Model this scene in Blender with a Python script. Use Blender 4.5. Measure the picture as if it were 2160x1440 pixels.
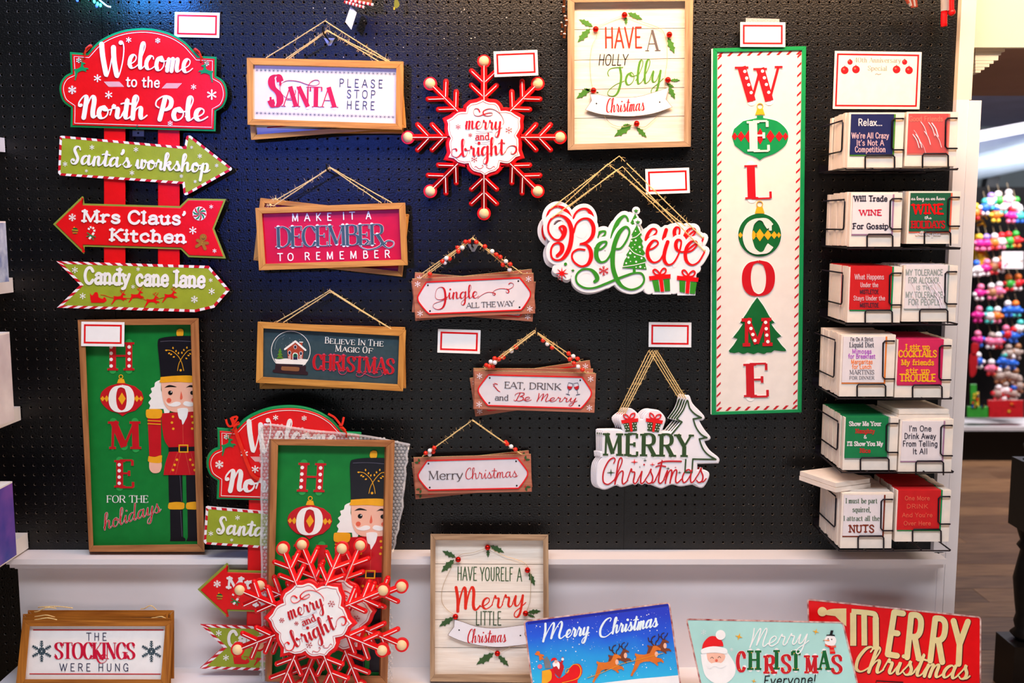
import bpy, math, random
from math import sin, cos, pi, radians, hypot, atan2
from mathutils import Vector, Matrix
from mathutils.geometry import tessellate_polygon
random.seed(7)
scn = bpy.context.scene
for o in list(bpy.data.objects): bpy.data.objects.remove(o)
# ------------------------------------------------------------------ camera
FP = 2100.0; TH = radians(6.7); CAM = Vector((0, -2.533, 1.5))
cd = bpy.data.cameras.new('camera'); cam = bpy.data.objects.new('camera', cd)
scn.collection.objects.link(cam); scn.camera = cam
cam.location = CAM; cam.rotation_euler = (pi/2-TH, 0, 0)
cd.sensor_width = 36; cd.lens = FP/2160*36; cd.clip_start = .05; cd.clip_end = 60
cd.dof.use_dof = True; cd.dof.focus_distance = 2.47; cd.dof.aperture_fstop = 2.8
# ------------------------------------------------------------------ world, exposure
scn.view_settings.view_transform = 'Standard'; scn.view_settings.look = 'None'
scn.view_settings.gamma = 1; scn.view_settings.use_curve_mapping = False
scn.view_settings.exposure = 0.0
w = bpy.data.worlds.new('world'); scn.world = w; w.use_nodes = True
w.node_tree.nodes['Background'].inputs[0].default_value = (.86, .88, 1, 1)
w.node_tree.nodes['Background'].inputs[1].default_value = .07
# ------------------------------------------------------------------ lights of the shop, with added fills
def area(name, loc, target, sx, sy, power, col):
    l = bpy.data.lights.new(name, 'AREA'); l.shape = 'RECTANGLE'; l.size = sx; l.size_y = sy
    l.energy = power; l.color = col
    o = bpy.data.objects.new(name, l); scn.collection.objects.link(o); o.location = loc
    o.rotation_euler = (Vector(target)-Vector(loc)).to_track_quat('-Z', 'Y').to_euler()
    return o
def spot(name, loc, target, power, col, size, blend=1, rad=.05):
    l = bpy.data.lights.new(name, 'SPOT'); l.energy = power; l.color = col
    l.spot_size = radians(size); l.spot_blend = blend; l.shadow_soft_size = rad
    o = bpy.data.objects.new(name, l); scn.collection.objects.link(o); o.location = loc
    o.rotation_euler = (Vector(target)-Vector(loc)).to_track_quat('-Z', 'Y').to_euler()
area('ceiling_lamp', (.3, -2.3, 3.8), (.1, 0, 1.2), 2.6, .8, 54, (1, .955, .95))
area('front_fill', (.0, -2.1, 3.8), (.0, 0, .3), 3.8, .5, 96, (.84, .90, 1))  # added cool fill for the lower signs and base, no fixture of the shop
area('low_fill', (.1, -1.7, .62), (.1, 0, .35), 2.4, .3, 5, (.90, .94, 1))  # added low fill that lifts the white base, like bounce off the floor
area('warm_strip_lamp', (.45, -.5, 2.42), (.4, 0, 1.75), 1.5, .12, 23, (1, .50, .16))
area('post_lamp', (1.6, -.6, 2.55), (1.35, .2, 1.7), .3, .2, 5, (1, .72, .38))

def point(name, loc, power, col, rad=.02):
    l = bpy.data.lights.new(name, 'POINT'); l.energy = power; l.color = col; l.shadow_soft_size = rad
    o = bpy.data.objects.new(name, l); scn.collection.objects.link(o); o.location = loc
point('string_light_cyan', (-.955, -.13, 2.09), 3.2, (.04, .33, 1)); point('string_light_blue', (-.86, -.12, 2.085), 3, (.04, .25, 1))
point('string_light_teal', (-1.07, -.10, 2.08), .12, (.02, 1, .6))
spot('blue_spotlight', (-1.15, -3.8, 2.15), (-.5, 0, 1.70), 300, (.07, .16, 1), 15, 1, .12)
area('far_room_fill', (3.4, 3.0, 2.6), (3.4, 3.9, .6), 2.5, .5, 110, (1, .97, 1))  # unseen fill, added so the far room and soffit get light
area('far_ceiling_lamp', (3.6, 4.4, 1.75), (3.9, 5.6, 2.7), 1.6, .6, 16, (.85, .9, 1))  # unseen fill aimed upward, added to brighten the far ceiling and duct
# ------------------------------------------------------------------ geometry helpers
RIGHT = Vector((1, 0, 0)); UPV = Vector((0, sin(TH), cos(TH))); FWD = Vector((0, cos(TH), -sin(TH)))
def ray(px, py): return RIGHT*((px-1080)/FP) - UPV*((py-720)/FP) + FWD
def P(px, py, d=0.0):
    r = ray(px, py); t = (-d-CAM.y)/r.y
    return CAM + r*t
def C(ox, oy, s):
    def f(txt):
        return path(txt, lambda x, y: (ox+x/s, oy+y/s))
    f.p = lambda x, y: (ox+x/s, oy+y/s)
    f.s = s
    return f
def smooth(pts, n=5, closed=False):
    if len(pts) < 3: return list(pts)
    out = []; m = len(pts); k = m if closed else m-1
    for i in range(k):
        if closed: a, b, c, d = pts[(i-1) % m], pts[i], pts[(i+1) % m], pts[(i+2) % m]
        else:
            a = pts[i-1] if i else pts[0]; b = pts[i]; c = pts[i+1]; d = pts[i+2] if i+2 < m else pts[-1]
        for j in range(n):
            t = j/n; t2 = t*t; t3 = t2*t
            out.append(tuple(.5*(2*b[q]+(c[q]-a[q])*t+(2*a[q]-5*b[q]+4*c[q]-d[q])*t2+(3*b[q]-a[q]-3*c[q]+d[q])*t3) for q in range(len(b))))
    if not closed: out.append(tuple(pts[-1]))
    return out
def path(txt, f=lambda x, y: (x, y)):
    segs = txt.split('~'); out = []
    for i, s in enumerate(segs):
        p = [tuple(float(v) for v in q.split(',')) for q in s.split()]
        if i % 2 and len(p) > 2: p = smooth(p, 4)
        for q in p:
            if not out or hypot(q[0]-out[-1][0], q[1]-out[-1][1]) > 1e-4: out.append(q)
    return [f(*q) for q in out]
def circ(x, y, r, n=20, ry=None, a0=0):
    ry = ry or r
    return [(x+r*cos(a0+2*pi*i/n), y+ry*sin(a0+2*pi*i/n)) for i in range(n)]
def sarea(p): return sum(p[i-1][0]*p[i][1]-p[i][0]*p[i-1][1] for i in range(len(p)))/2
def offset(p, d):
    """grow (d>0) or shrink (d<0) a closed outline"""
    n = len(p); s = 1 if sarea(p) > 0 else -1; out = []
    for i in range(n):
        a, b, c = p[i-1], p[i], p[(i+1) % n]
        u = (b[0]-a[0], b[1]-a[1]); v = (c[0]-b[0], c[1]-b[1])
        lu = hypot(*u) or 1; lv = hypot(*v) or 1
        n1 = (u[1]/lu, -u[0]/lu); n2 = (v[1]/lv, -v[0]/lv)
        m = (n1[0]+n2[0], n1[1]+n2[1]); q = m[0]**2+m[1]**2
        k = 2/max(q, .55)
        out.append((b[0]+m[0]*k*d*s/1, b[1]+m[1]*k*d*s/1) if False else (b[0]+m[0]*d*s*k, b[1]+m[1]*d*s*k))
    return out
def quadpt(q, u, v):
    a = (q[0][0]*(1-u)+q[1][0]*u, q[0][1]*(1-u)+q[1][1]*u); b = (q[3][0]*(1-u)+q[2][0]*u, q[3][1]*(1-u)+q[2][1]*u)
    return (a[0]*(1-v)+b[0]*v, a[1]*(1-v)+b[1]*v)
def rrect(x, y, w, h, ang):
    """rectangle from its top left corner, turned by ang degrees (clockwise positive)"""
    a = radians(ang); e = (cos(a), sin(a)); f = (-sin(a), cos(a))
    return [(x, y), (x+w*e[0], y+w*e[1]), (x+w*e[0]+h*f[0], y+w*e[1]+h*f[1]), (x+h*f[0], y+h*f[1])]
# ------------------------------------------------------------------ materials
MT = {}
def lin(h):
    h = h.lstrip('#'); return tuple((c/12.92 if c <= .04045 else ((c+.055)/1.055)**2.4) for c in (int(h[i:i+2], 16)/255 for i in (0, 2, 4)))
def mat(name, hexc, rough=.5, var=.06, scale=40, bump=0, bscale=200, metal=0, spec=.28, stretch=None, hex2=None, coat=0, emit=0, trans=0, alpha=1):
    if name in MT: return MT[name]
    m = bpy.data.materials.new(name); m.use_nodes = True; nt = m.node_tree; N = nt.nodes; L = nt.links
    b = N['Principled BSDF']; c = lin(hexc)
    b.inputs['Roughness'].default_value = rough; b.inputs['Metallic'].default_value = metal
    b.inputs['Specular IOR Level'].default_value = spec
    b.inputs['Coat Weight'].default_value = coat
    b.inputs['Transmission Weight'].default_value = trans
    b.inputs['Alpha'].default_value = alpha
    tc = N.new('ShaderNodeTexCoord'); mp = N.new('ShaderNodeMapping'); L.new(tc.outputs['Object'], mp.inputs[0])
    if stretch: mp.inputs['Scale'].default_value = stretch
    nz = N.new('ShaderNodeTexNoise'); nz.inputs['Scale'].default_value = scale; nz.inputs['Detail'].default_value = 4
    L.new(mp.outputs[0], nz.inputs['Vector'])
    cr = N.new('ShaderNodeValToRGB'); e = cr.color_ramp.elements
    c2 = lin(hex2) if hex2 else tuple(min(1, v*(1+var)+var*.02) for v in c); c1 = c if hex2 else tuple(v*(1-var) for v in c)
    e[0].position = .3; e[1].position = .7; e[0].color = (*c1, 1); e[1].color = (*c2, 1)
    L.new(nz.outputs['Fac'], cr.inputs[0]); L.new(cr.outputs[0], b.inputs['Base Color'])
    if emit:
        b.inputs['Emission Color'].default_value = (*c, 1); b.inputs['Emission Strength'].default_value = emit
    if bump:
        n2 = N.new('ShaderNodeTexNoise'); n2.inputs['Scale'].default_value = bscale; n2.inputs['Detail'].default_value = 3
        L.new(mp.outputs[0], n2.inputs['Vector'])
        bp = N.new('ShaderNodeBump'); bp.inputs['Strength'].default_value = bump; bp.inputs['Distance'].default_value = .002
        L.new(n2.outputs['Fac'], bp.inputs['Height']); L.new(bp.outputs[0], b.inputs['Normal'])
    MT[name] = m; return m
def wood(name, h1, h2, axis, rough=.55):
    st = {'x': (4, 40, 60), 'z': (60, 40, 4)}[axis]
    return mat(name+'_'+axis, h1, rough, hex2=h2, scale=2.2, stretch=st, bump=.25, bscale=4)
red = mat('red_paint', '#e00a12', .38, .05, bump=.12, bscale=160)
dred = mat('deep_red_paint', '#c0101e', .4, .05)
crim = mat('crimson_panel', '#c60a34', .42, .05)
white = mat('white_paint', '#f1efee', .42, .03, bump=.06)
cream = mat('cream_panel', '#e6ded8', .4, .03)
pale = mat('pale_grey_panel', '#dcd8e2', .45, .03)
green = mat('emerald_paint', '#0a8a4c', .4, .06)
grn = mat('leaf_green_paint', '#2f8a22', .45, .06)
dgrn = mat('forest_green_paint', '#06602a', .45, .08)
panelgrn = mat('green_panel', '#087a30', .45, .07)
olive = mat('olive_paint', '#98a62c', .5, .08, bump=.15, bscale=200)
olive2 = mat('olive_edge', '#8d9a3a', .5, .08)
stripew = mat('stripe_white', '#f4eef4', .4, .02)
striper = mat('stripe_red', '#c81226', .4, .04)
gold = mat('gold_paint', '#eda81c', .45, .06)
slate = mat('slate_paint', '#3a5564', .5, .06)
slatep = mat('slate_panel', '#2f4650', .55, .1, scale=90)
greytxt = mat('grey_print', '#5d5458', .5, .05)
navytxt = mat('navy_print', '#27264a', .5, .05)
blackp = mat('black_paint', '#0b0a0c', .4, .05)
brownp = mat('snow_globe_brown', '#2d1620', .5, .05)
sage = mat('sage_green_print', '#35562c', .5, .08)
holly = mat('holly_green', '#3f7a26', .5, .15, scale=60)
lime = mat('lime_green_print', '#4f8a28', .5, .08)
skin = mat('skin_print', '#f0b9a2', .5, .03)
cheek = mat('cheek_print', '#e0644c', .5, .03)
hatblk = mat('hat_black', '#12101a', .35, .05)
oliveprint = mat('forest_print', '#2e4a26', .5, .06)
oakx = wood('oak', '#a96d2c', '#d69a4c', 'x'); oakz = wood('oak', '#a96d2c', '#d69a4c', 'z')
brnx = wood('brown_pine', '#8e5630', '#b57a4a', 'x'); brnz = wood('brown_pine', '#8e5630', '#b57a4a', 'z')
ambx = wood('amber_pine', '#8a4e14', '#b87428', 'x'); ambz = wood('amber_pine', '#8a4e14', '#b87428', 'z')
grx = wood('grey_wood', '#8a6c52', '#b89a7a', 'x'); grz = wood('grey_wood', '#8a6c52', '#b89a7a', 'z')
boardm = wood('reddish_board', '#a35e48', '#bd7860', 'x')
plankm = mat('whitewashed_plank', '#f3ebe0', .55, hex2='#e2d6c8', scale=2, stretch=(6, 40, 90), bump=.2, bscale=3)
jute = mat('jute', '#f0cc8c', .8, .25, scale=300, bump=.6, bscale=500)
juteh = mat('jute_fibre', '#e6c084', .9, .2)
wirem = mat('thin_wire', '#c9b08a', .4, .1, metal=.6)
steel = mat('dark_steel', '#2a2a2e', .35, .1, metal=.8)
zinc = mat('zinc_plate', '#8e8e92', .4, .1, metal=.7)
beadr = mat('red_bead', '#e3260f', .22, .04, coat=.6); beadw = mat('white_bead', '#f2eef2', .25, .03, coat=.4)
bellr = mat('red_bell', '#d81208', .18, .05, metal=.75)
ballw = mat('turned_wood', '#f3d9ac', .4, hex2='#e6c590', scale=6, stretch=(1, 1, 8))
card = mat('white_card', '#f6f4f6', .5, .02)
ribm = mat('red_ribbon', '#e8280c', .35, .15)
pkw = mat('paper_napkin', '#efe2d6', .5, .05)
# ------------------------------------------------------------------ scene objects
COL = scn.collection
class Sheet:
    """a flat thing's own frame: x right, z up, -y out of its face; origin set at a traced point"""
    def __init__(s, name, px, py, d, label=None, cat=None, group=None, lean=0, yaw=0, roll=0, kind=None):
        s.o = P(px, py, d); s.R = Matrix.Rotation(yaw, 3, 'Z') @ Matrix.Rotation(-lean, 3, 'X') @ Matrix.Rotation(roll, 3, 'Y')
        s.Ri = s.R.transposed(); s.N = s.R @ Vector((0, -1, 0))
        r = bpy.data.objects.new(name, None); COL.objects.link(r); s.root = r
        r.empty_display_size = .02
        r.location = s.o; r.rotation_euler = s.R.to_euler()
        tag(r, label, cat, group, kind)
        a = s.loc(px, py, 0); b = s.loc(px+1, py, 0); s.k = (b-a).length
    def loc(s, px, py, n=0.0):
        r = ray(px, py); t = (s.o + s.N*n - CAM).dot(s.N)/r.dot(s.N)
        return s.Ri @ (CAM + r*t - s.o)
def tag(o, label=None, cat=None, group=None, kind=None):
    if label: o['label'] = label
    if cat: o['category'] = cat
    if group: o['group'] = group
    if kind: o['kind'] = kind
    return o
def link(name, vs, fs, mi, mats, sm=False, parent=None):
    me = bpy.data.meshes.new(name); me.from_pydata(vs, [], fs)
    for m in mats: me.materials.append(m)
    if len(mats) > 1: me.polygons.foreach_set('material_index', mi)
    if sm: me.polygons.foreach_set('use_smooth', [True]*len(fs))
    me.update(); o = bpy.data.objects.new(name, me); COL.objects.link(o)
    if parent is not None: o.parent = parent
    return o
class MB:
    def __init__(s, sh=None): s.v = []; s.f = []; s.mi = []; s.m = []; s.sh = sh
    def mid(s, m):
        if m not in s.m: s.m.append(m)
        return s.m.index(m)
    def face(s, idx, m): s.f.append(idx); s.mi.append(m)
    def prism(s, pts, n0, n1, m, holes=None, back=False, ch=0):
        """traced outline pts raised from n0 to n1 above the sheet"""
        L = s.sh.loc; mi = s.mid(m)
        if sarea(pts) < 0: pts = pts[::-1]
        loops = [pts]+(holes or [])
        flat = [q for l in loops for q in l]
        base = len(s.v)
        top = flat if not ch else [q for l in [offset(pts, -ch)]+(holes or []) for q in l]
        s.v += [tuple(L(x, y, n1)) for x, y in top]
        mid0 = len(s.v)
        if ch:
            s.v += [tuple(L(x, y, n1-ch*s.sh.k*.8)) for x, y in flat]
        bot = len(s.v)
        s.v += [tuple(L(x, y, n0)) for x, y in flat]
        if len(pts) == 4 and not holes: s.face((base, base+3, base+2, base+1), mi)
        else:
            for t in tessellate_polygon([[Vector((x, -y, 0)) for x, y in l] for l in loops]): s.face(tuple(base+i for i in t), mi)
        if back: s.face(tuple(range(bot, bot+len(pts))), mi)
        o = 0
        for l in loops:
            n = len(l)
            for i in range(n):
                j = (i+1) % n
                if ch:
                    s.face((base+o+i, base+o+j, mid0+o+j, mid0+o+i), mi); s.face((mid0+o+i, mid0+o+j, bot+o+j, bot+o+i), mi)
                else: s.face((base+o+i, base+o+j, bot+o+j, bot+o+i), mi)
            o += n
    def disc(s, x, y, r, n0, n1, m, n=10, ry=None): s.prism(circ(x, y, r, n, ry), n0, n1, m)
    def ribbon(s, pts, ws, n0, n1, m, cap=True):
        q = [pts[0]]; w = [ws[0]]
        for p, a in zip(pts[1:], ws[1:]):
            if hypot(p[0]-q[-1][0], p[1]-q[-1][1]) > 1e-3: q.append(p); w.append(a)
        if len(q) < 2: return
        L = s.sh.loc; mi = s.mid(m); b = len(s.v); n = len(q)
        s.c = (getattr(s, 'c', 0)+1) % 9; n1 += s.c*1.6e-5; tp = n1
        for i in range(n):
            n1 = tp+1.2e-4*i/n
            a = q[max(0, i-1)]; c = q[min(n-1, i+1)]
            dx, dy = c[0]-a[0], c[1]-a[1]; l = hypot(dx, dy) or 1; h = w[i]/2
            nx, ny = -dy/l*h, dx/l*h
            for sg in (1, -1):
                for nn in (n1, n0): s.v.append(tuple(L(q[i][0]+nx*sg, q[i][1]+ny*sg, nn)))
        for i in range(n-1):
            k = b+4*i
            s.face((k, k+2, k+6, k+4), mi); s.face((k, k+4, k+5, k+1), mi); s.face((k+2, k+3, k+7, k+6), mi)
        s.face((b, b+1, b+3, b+2), mi); k = b+4*(n-1); s.face((k, k+2, k+3, k+1), mi)
        if cap:
            for i in (0, n-1):
                if w[i]*s.sh.k > .0006: s.disc(q[i][0], q[i][1], w[i]/2, n0, tp+1.2e-4*i/n+7e-6, m, 10)
    def line(s, pts, w, n0, n1, m, cap=True, closed=False):
        if closed: pts = pts+[pts[0], pts[1]]
        s.ribbon(pts, [w]*len(pts), n0, n1, m, cap and not closed)
    def poly(s, pts, w, n0, n1, m):
        for a, b in zip(pts[:-1], pts[1:]): s.line([a, b], w, n0, n1, m)
    def swash(s, pts, w0, w1, n0, n1, m):
        """a pen stroke: thin at both ends, thick where it runs down"""
        pts = smooth(pts, 5); n = len(pts); ws = []
        for i in range(n):
            a = pts[max(0, i-1)]; c = pts[min(n-1, i+1)]; l = hypot(c[0]-a[0], c[1]-a[1]) or 1
            k = max(0, (c[1]-a[1])/l); ws.append(w0+(w1-w0)*k)
        ws = [(ws[max(0, i-2)]+ws[max(0, i-1)]+ws[i]+ws[min(n-1, i+1)]+ws[min(n-1, i+2)])/5 for i in range(n)]
        s.ribbon(pts, ws, n0, n1, m)
    def tube3(s, pts, r, m, n=6, r1=None):
        mi = s.mid(m); b = len(s.v); pts = [Vector(p) for p in pts]; k = len(pts)
        for i, p in enumerate(pts):
            t = (pts[min(k-1, i+1)]-pts[max(0, i-1)]).normalized()
            a = t.cross(Vector((0, 1, .13))).normalized(); c = t.cross(a)
            rr = r if r1 is None else r+(r1-r)*i/(k-1)
            for j in range(n): s.v.append(tuple(p+(a*cos(2*pi*j/n)+c*sin(2*pi*j/n))*rr))
        for i in range(k-1):
            for j in range(n):
                j2 = (j+1) % n; s.face((b+i*n+j, b+i*n+j2, b+(i+1)*n+j2, b+(i+1)*n+j), mi)
        s.face(tuple(range(b, b+n)), mi); s.face(tuple(range(b+(k-1)*n, b+k*n)), mi)
    def tube(s, pts, r, m, n=6, sm=0):
        if sm: pts = smooth(pts, sm)
        s.tube3([s.sh.loc(*p) for p in pts], r, m, n)
    def ball(s, c, r, m, ns=12, nr=7, ry=1, rz=1, full=True):
        """ball (or a half ball facing out) at local point c"""
        mi = s.mid(m); b = len(s.v); c = Vector(c); top = pi if full else pi/2
        for i in range(nr+1):
            a = top*i/nr
            for j in range(ns):
                t = 2*pi*j/ns; s.v.append((c.x+r*sin(a)*cos(t), c.y-r*cos(a)*ry, c.z+r*sin(a)*sin(t)*rz))
        for i in range(nr):
            for j in range(ns):
                j2 = (j+1) % ns; s.face((b+i*ns+j, b+i*ns+j2, b+(i+1)*ns+j2, b+(i+1)*ns+j), mi)
    def box(s, a, b, m):
        mi = s.mid(m); k = len(s.v)
        s.v += [(x, y, z) for x in (a[0], b[0]) for y in (a[1], b[1]) for z in (a[2], b[2])]
        for f in ((0, 1, 3, 2), (4, 6, 7, 5), (0, 4, 5, 1), (2, 3, 7, 6), (0, 2, 6, 4), (1, 5, 7, 3)): s.face(tuple(k+i for i in f), mi)
    def build(s, name, parent=None, sm=False, **kw):
        if not s.f: return None
        if parent is None and s.sh: parent = s.sh.root
        o = link(name, s.v, s.f, s.mi, s.m, sm, parent); tag(o, **kw); return o
def hexa(m, p8, mm):
    """box from 8 points: back 4 then front 4"""
    mi = m.mid(mm); k = len(m.v); m.v += [tuple(p) for p in p8]
    for f in ((3, 2, 1, 0), (4, 5, 6, 7), (0, 1, 5, 4), (1, 2, 6, 5), (2, 3, 7, 6), (3, 0, 4, 7)): m.face(tuple(k+i for i in f), mi)
def copytree(root, px, py, d, roll=0, lean=0, yaw=0, label=None, scale=1, off=None):
    c = root.copy(); COL.objects.link(c)
    c.location = P(px, py, d) if off is None else root.location+Vector(off)
    c.rotation_euler = (Matrix.Rotation(yaw, 3, 'Z') @ Matrix.Rotation(-lean, 3, 'X') @ Matrix.Rotation(roll, 3, 'Y')).to_euler()
    if label: c['label'] = label
    for ch in [x for x in bpy.data.objects if x.parent == root]:
        e = ch.copy(); COL.objects.link(e); e.parent = c
        for g in [x for x in bpy.data.objects if x.parent == ch]:
            h = g.copy(); COL.objects.link(h); h.parent = e
    return c
# ------------------------------------------------------------------ lettering
CAPS = dict(
A=".62;-0,0 .31,1 bt;-.31,1 .62,0 eT;-.12,.34 .5,.34", B=".55;-.08,0 .08,1 be;~.08,1 .3,1 .44,.9 .44,.64 .3,.54 .08,.54;~.08,.54 .34,.54 .52,.42 .52,.13 .34,0 .08,0",
C=".56;~.54,.78 .42,.97 .26,1 .1,.84 .03,.5 .1,.16 .26,0 .42,.03 .54,.22 b", D=".6;-.08,0 .08,1 be;~.08,1 .28,1 .5,.82 .56,.5 .5,.18 .28,0 .08,0",
E=".5;-.08,0 .08,1 be;-.08,1 .46,1 e;-.08,.52 .36,.52 e;-.08,0 .48,0 e", F=".48;-.08,0 .08,1 be;-.08,1 .46,1 e;-.08,.52 .36,.52 e",
G=".6;~.54,.78 .42,.97 .26,1 .1,.84 .03,.5 .1,.16 .26,0 .42,.03 .54,.14 b;-.54,.42 .54,0 bT;-.36,.42 .56,.42", H=".62;-.08,0 .08,1 be;-.54,0 .54,1 be;-.08,.52 .54,.52",
I=".16;-.08,0 .08,1 be", J=".4;~.32,1 .32,.25 .22,.02 .08,.02 .02,.16 b", K=".58;-.08,0 .08,1 be;-.52,1 .1,.4 bt;-.22,.52 .56,0 eT", L=".48;-.08,0 .08,1 be;-.08,0 .46,0 e",
M=".76;-.08,0 .1,1 bt;-.1,1 .38,.08 bT;-.38,.08 .66,1 t;-.66,1 .68,0 beT", N=".64;-.08,0 .08,1 bet;-.08,1 .56,0 T;-.56,0 .56,1 et",
O=".64;~.32,1 .16,.93 .06,.75 .03,.5 .06,.25 .16,.07 .32,0 .48,.07 .58,.25 .61,.5 .58,.75 .48,.93 .32,1", P=".52;-.08,0 .08,1 be;~.08,1 .34,1 .49,.88 .49,.62 .34,.48 .08,.48",
R=".58;-.08,0 .08,1 be;~.08,1 .34,1 .49,.88 .49,.62 .34,.5 .08,.5;-.3,.5 .55,0 eT", S=".5;~.46,.8 .38,.96 .25,1 .1,.92 .06,.76 .14,.6 .34,.45 .45,.3 .44,.12 .3,0 .14,.02 .03,.2 be",
T=".56;-.28,0 .28,1 be;-0,1 .56,1 be", U=".6;-.08,1 .08,.3 b;~.08,.35 .12,.1 .3,0 .46,.08 .52,.35;-.52,.3 .52,1 et", V=".6;-0,1 .3,0 bT;-.3,0 .6,1 et",
W=".86;-0,1 .22,0 bT;-.22,0 .43,.9 t;-.43,.95 .63,0 bT;-.63,0 .86,1 et", Y=".58;-0,1 .29,.46 bT;-.29,.46 .58,1 et;-.29,.48 .29,0 e")
CAPS['0'] = CAPS['O']; CAPS['4'] = ".5;-.36,0 .36,1 bT;-.36,1 .0,.3 t;-0,.3 .5,.3"
LOW = dict(
a=".46;~.08,.54 .2,.66 .34,.64 .41,.5 .41,.3;-.41,.4 .41,.0 e;~.41,.38 .2,.38 .05,.25 .08,.06 .2,0 .34,.06 .41,.2", b=".5;-.08,1 .08,0 b;~.08,.5 .22,.65 .36,.62 .46,.45 .46,.2 .36,.03 .22,0 .08,.14",
c=".45;~.42,.5 .34,.64 .24,.66 .08,.52 .05,.33 .1,.12 .24,0 .34,.02 .43,.14", d=".5;-.42,1 .42,0 be;~.42,.5 .3,.65 .16,.63 .05,.45 .05,.2 .15,.03 .3,0 .42,.14",
e=".46;-.06,.35 .43,.35;~.43,.35 .42,.52 .33,.65 .22,.66 .08,.52 .05,.33 .1,.1 .24,0 .36,.03 .43,.14", f=".3;~.3,.95 .22,1.02 .13,.95 .12,.75;-.12,.8 .12,0 e;-0,.62 .26,.62",
g=".5;~.42,.5 .3,.65 .16,.63 .05,.45 .05,.2 .15,.03 .3,0 .42,.14;~.42,.64 .42,.1 .38,-.2 .22,-.28 .06,-.2", h=".5;-.08,1 .08,0 be;~.08,.46 .2,.63 .32,.64 .4,.52 .41,.35;-.41,.4 .41,0 e",
i=".2;-.1,.66 .1,0 be;..1,.9", k=".46;-.08,1 .08,0 be;-.4,.66 .1,.3 bt;-.2,.38 .43,0 eT", l=".2;-.1,1 .1,0 be",
m=".74;-.08,.66 .08,0 be;~.08,.46 .18,.63 .28,.64 .35,.52 .36,.35;-.36,.4 .36,0 e;~.36,.46 .46,.63 .56,.64 .63,.52 .64,.35;-.64,.4 .64,0 e", n=".5;-.08,.66 .08,0 be;~.08,.46 .2,.63 .32,.64 .4,.52 .41,.35;-.41,.4 .41,0 e",
o=".5;~.25,.66 .1,.58 .04,.33 .1,.08 .25,0 .4,.08 .46,.33 .4,.58 .25,.66", p=".5;-.08,.66 .08,-.28 be;~.08,.5 .22,.65 .36,.62 .46,.45 .46,.2 .36,.03 .22,0 .08,.14",
q=".5;-.42,.66 .42,-.28 be;~.42,.5 .3,.65 .16,.63 .05,.45 .05,.2 .15,.03 .3,0 .42,.14", r=".34;-.08,.66 .08,0 be;~.08,.42 .16,.6 .26,.66 .34,.62",
s=".41;~.36,.54 .28,.65 .16,.66 .07,.56 .1,.42 .24,.34 .36,.24 .36,.1 .26,0 .13,.01 .04,.12", t=".33;-.13,.86 .13,.15;~.13,.2 .15,.04 .24,0 .32,.05;-0,.62 .3,.62",
u=".5;-.08,.66 .08,.25 b;~.08,.3 .12,.06 .22,0 .34,.05 .41,.22;-.41,.66 .41,0 be", v=".44;-.02,.66 .22,0 bT;-.22,0 .42,.66 et", w=".68;-.02,.66 .18,0 bT;-.18,0 .34,.64 t;-.34,.64 .5,0 T;-.5,0 .66,.66 et",
x=".44;-.02,.66 .42,0 beT;-.4,.66 .02,0 bet", z=".42;-.04,.64 .38,.64;-.38,.64 .04,.02 T;-.04,.02 .4,.02", y=".46;-.02,.66 .23,.02 bT;~.44,.66 .23,.02 .14,-.22 .02,-.26 b")
for k_, v_ in {"'": ".14;~.08,1 .09,.9 .03,.78", ",": ".14;~.08,.06 .09,-.04 .03,-.16", ".": ".14;..07,.03", "!": ".16;-.08,1 .08,.3;..08,.03", " ": ".26",
               "&": ".5;~.48,.02 .14,.7 .16,.92 .28,.98 .34,.84 .1,.4 .08,.12 .22,0 .38,.1 .48,.4"}.items(): CAPS[k_] = LOW[k_] = v_
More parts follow.
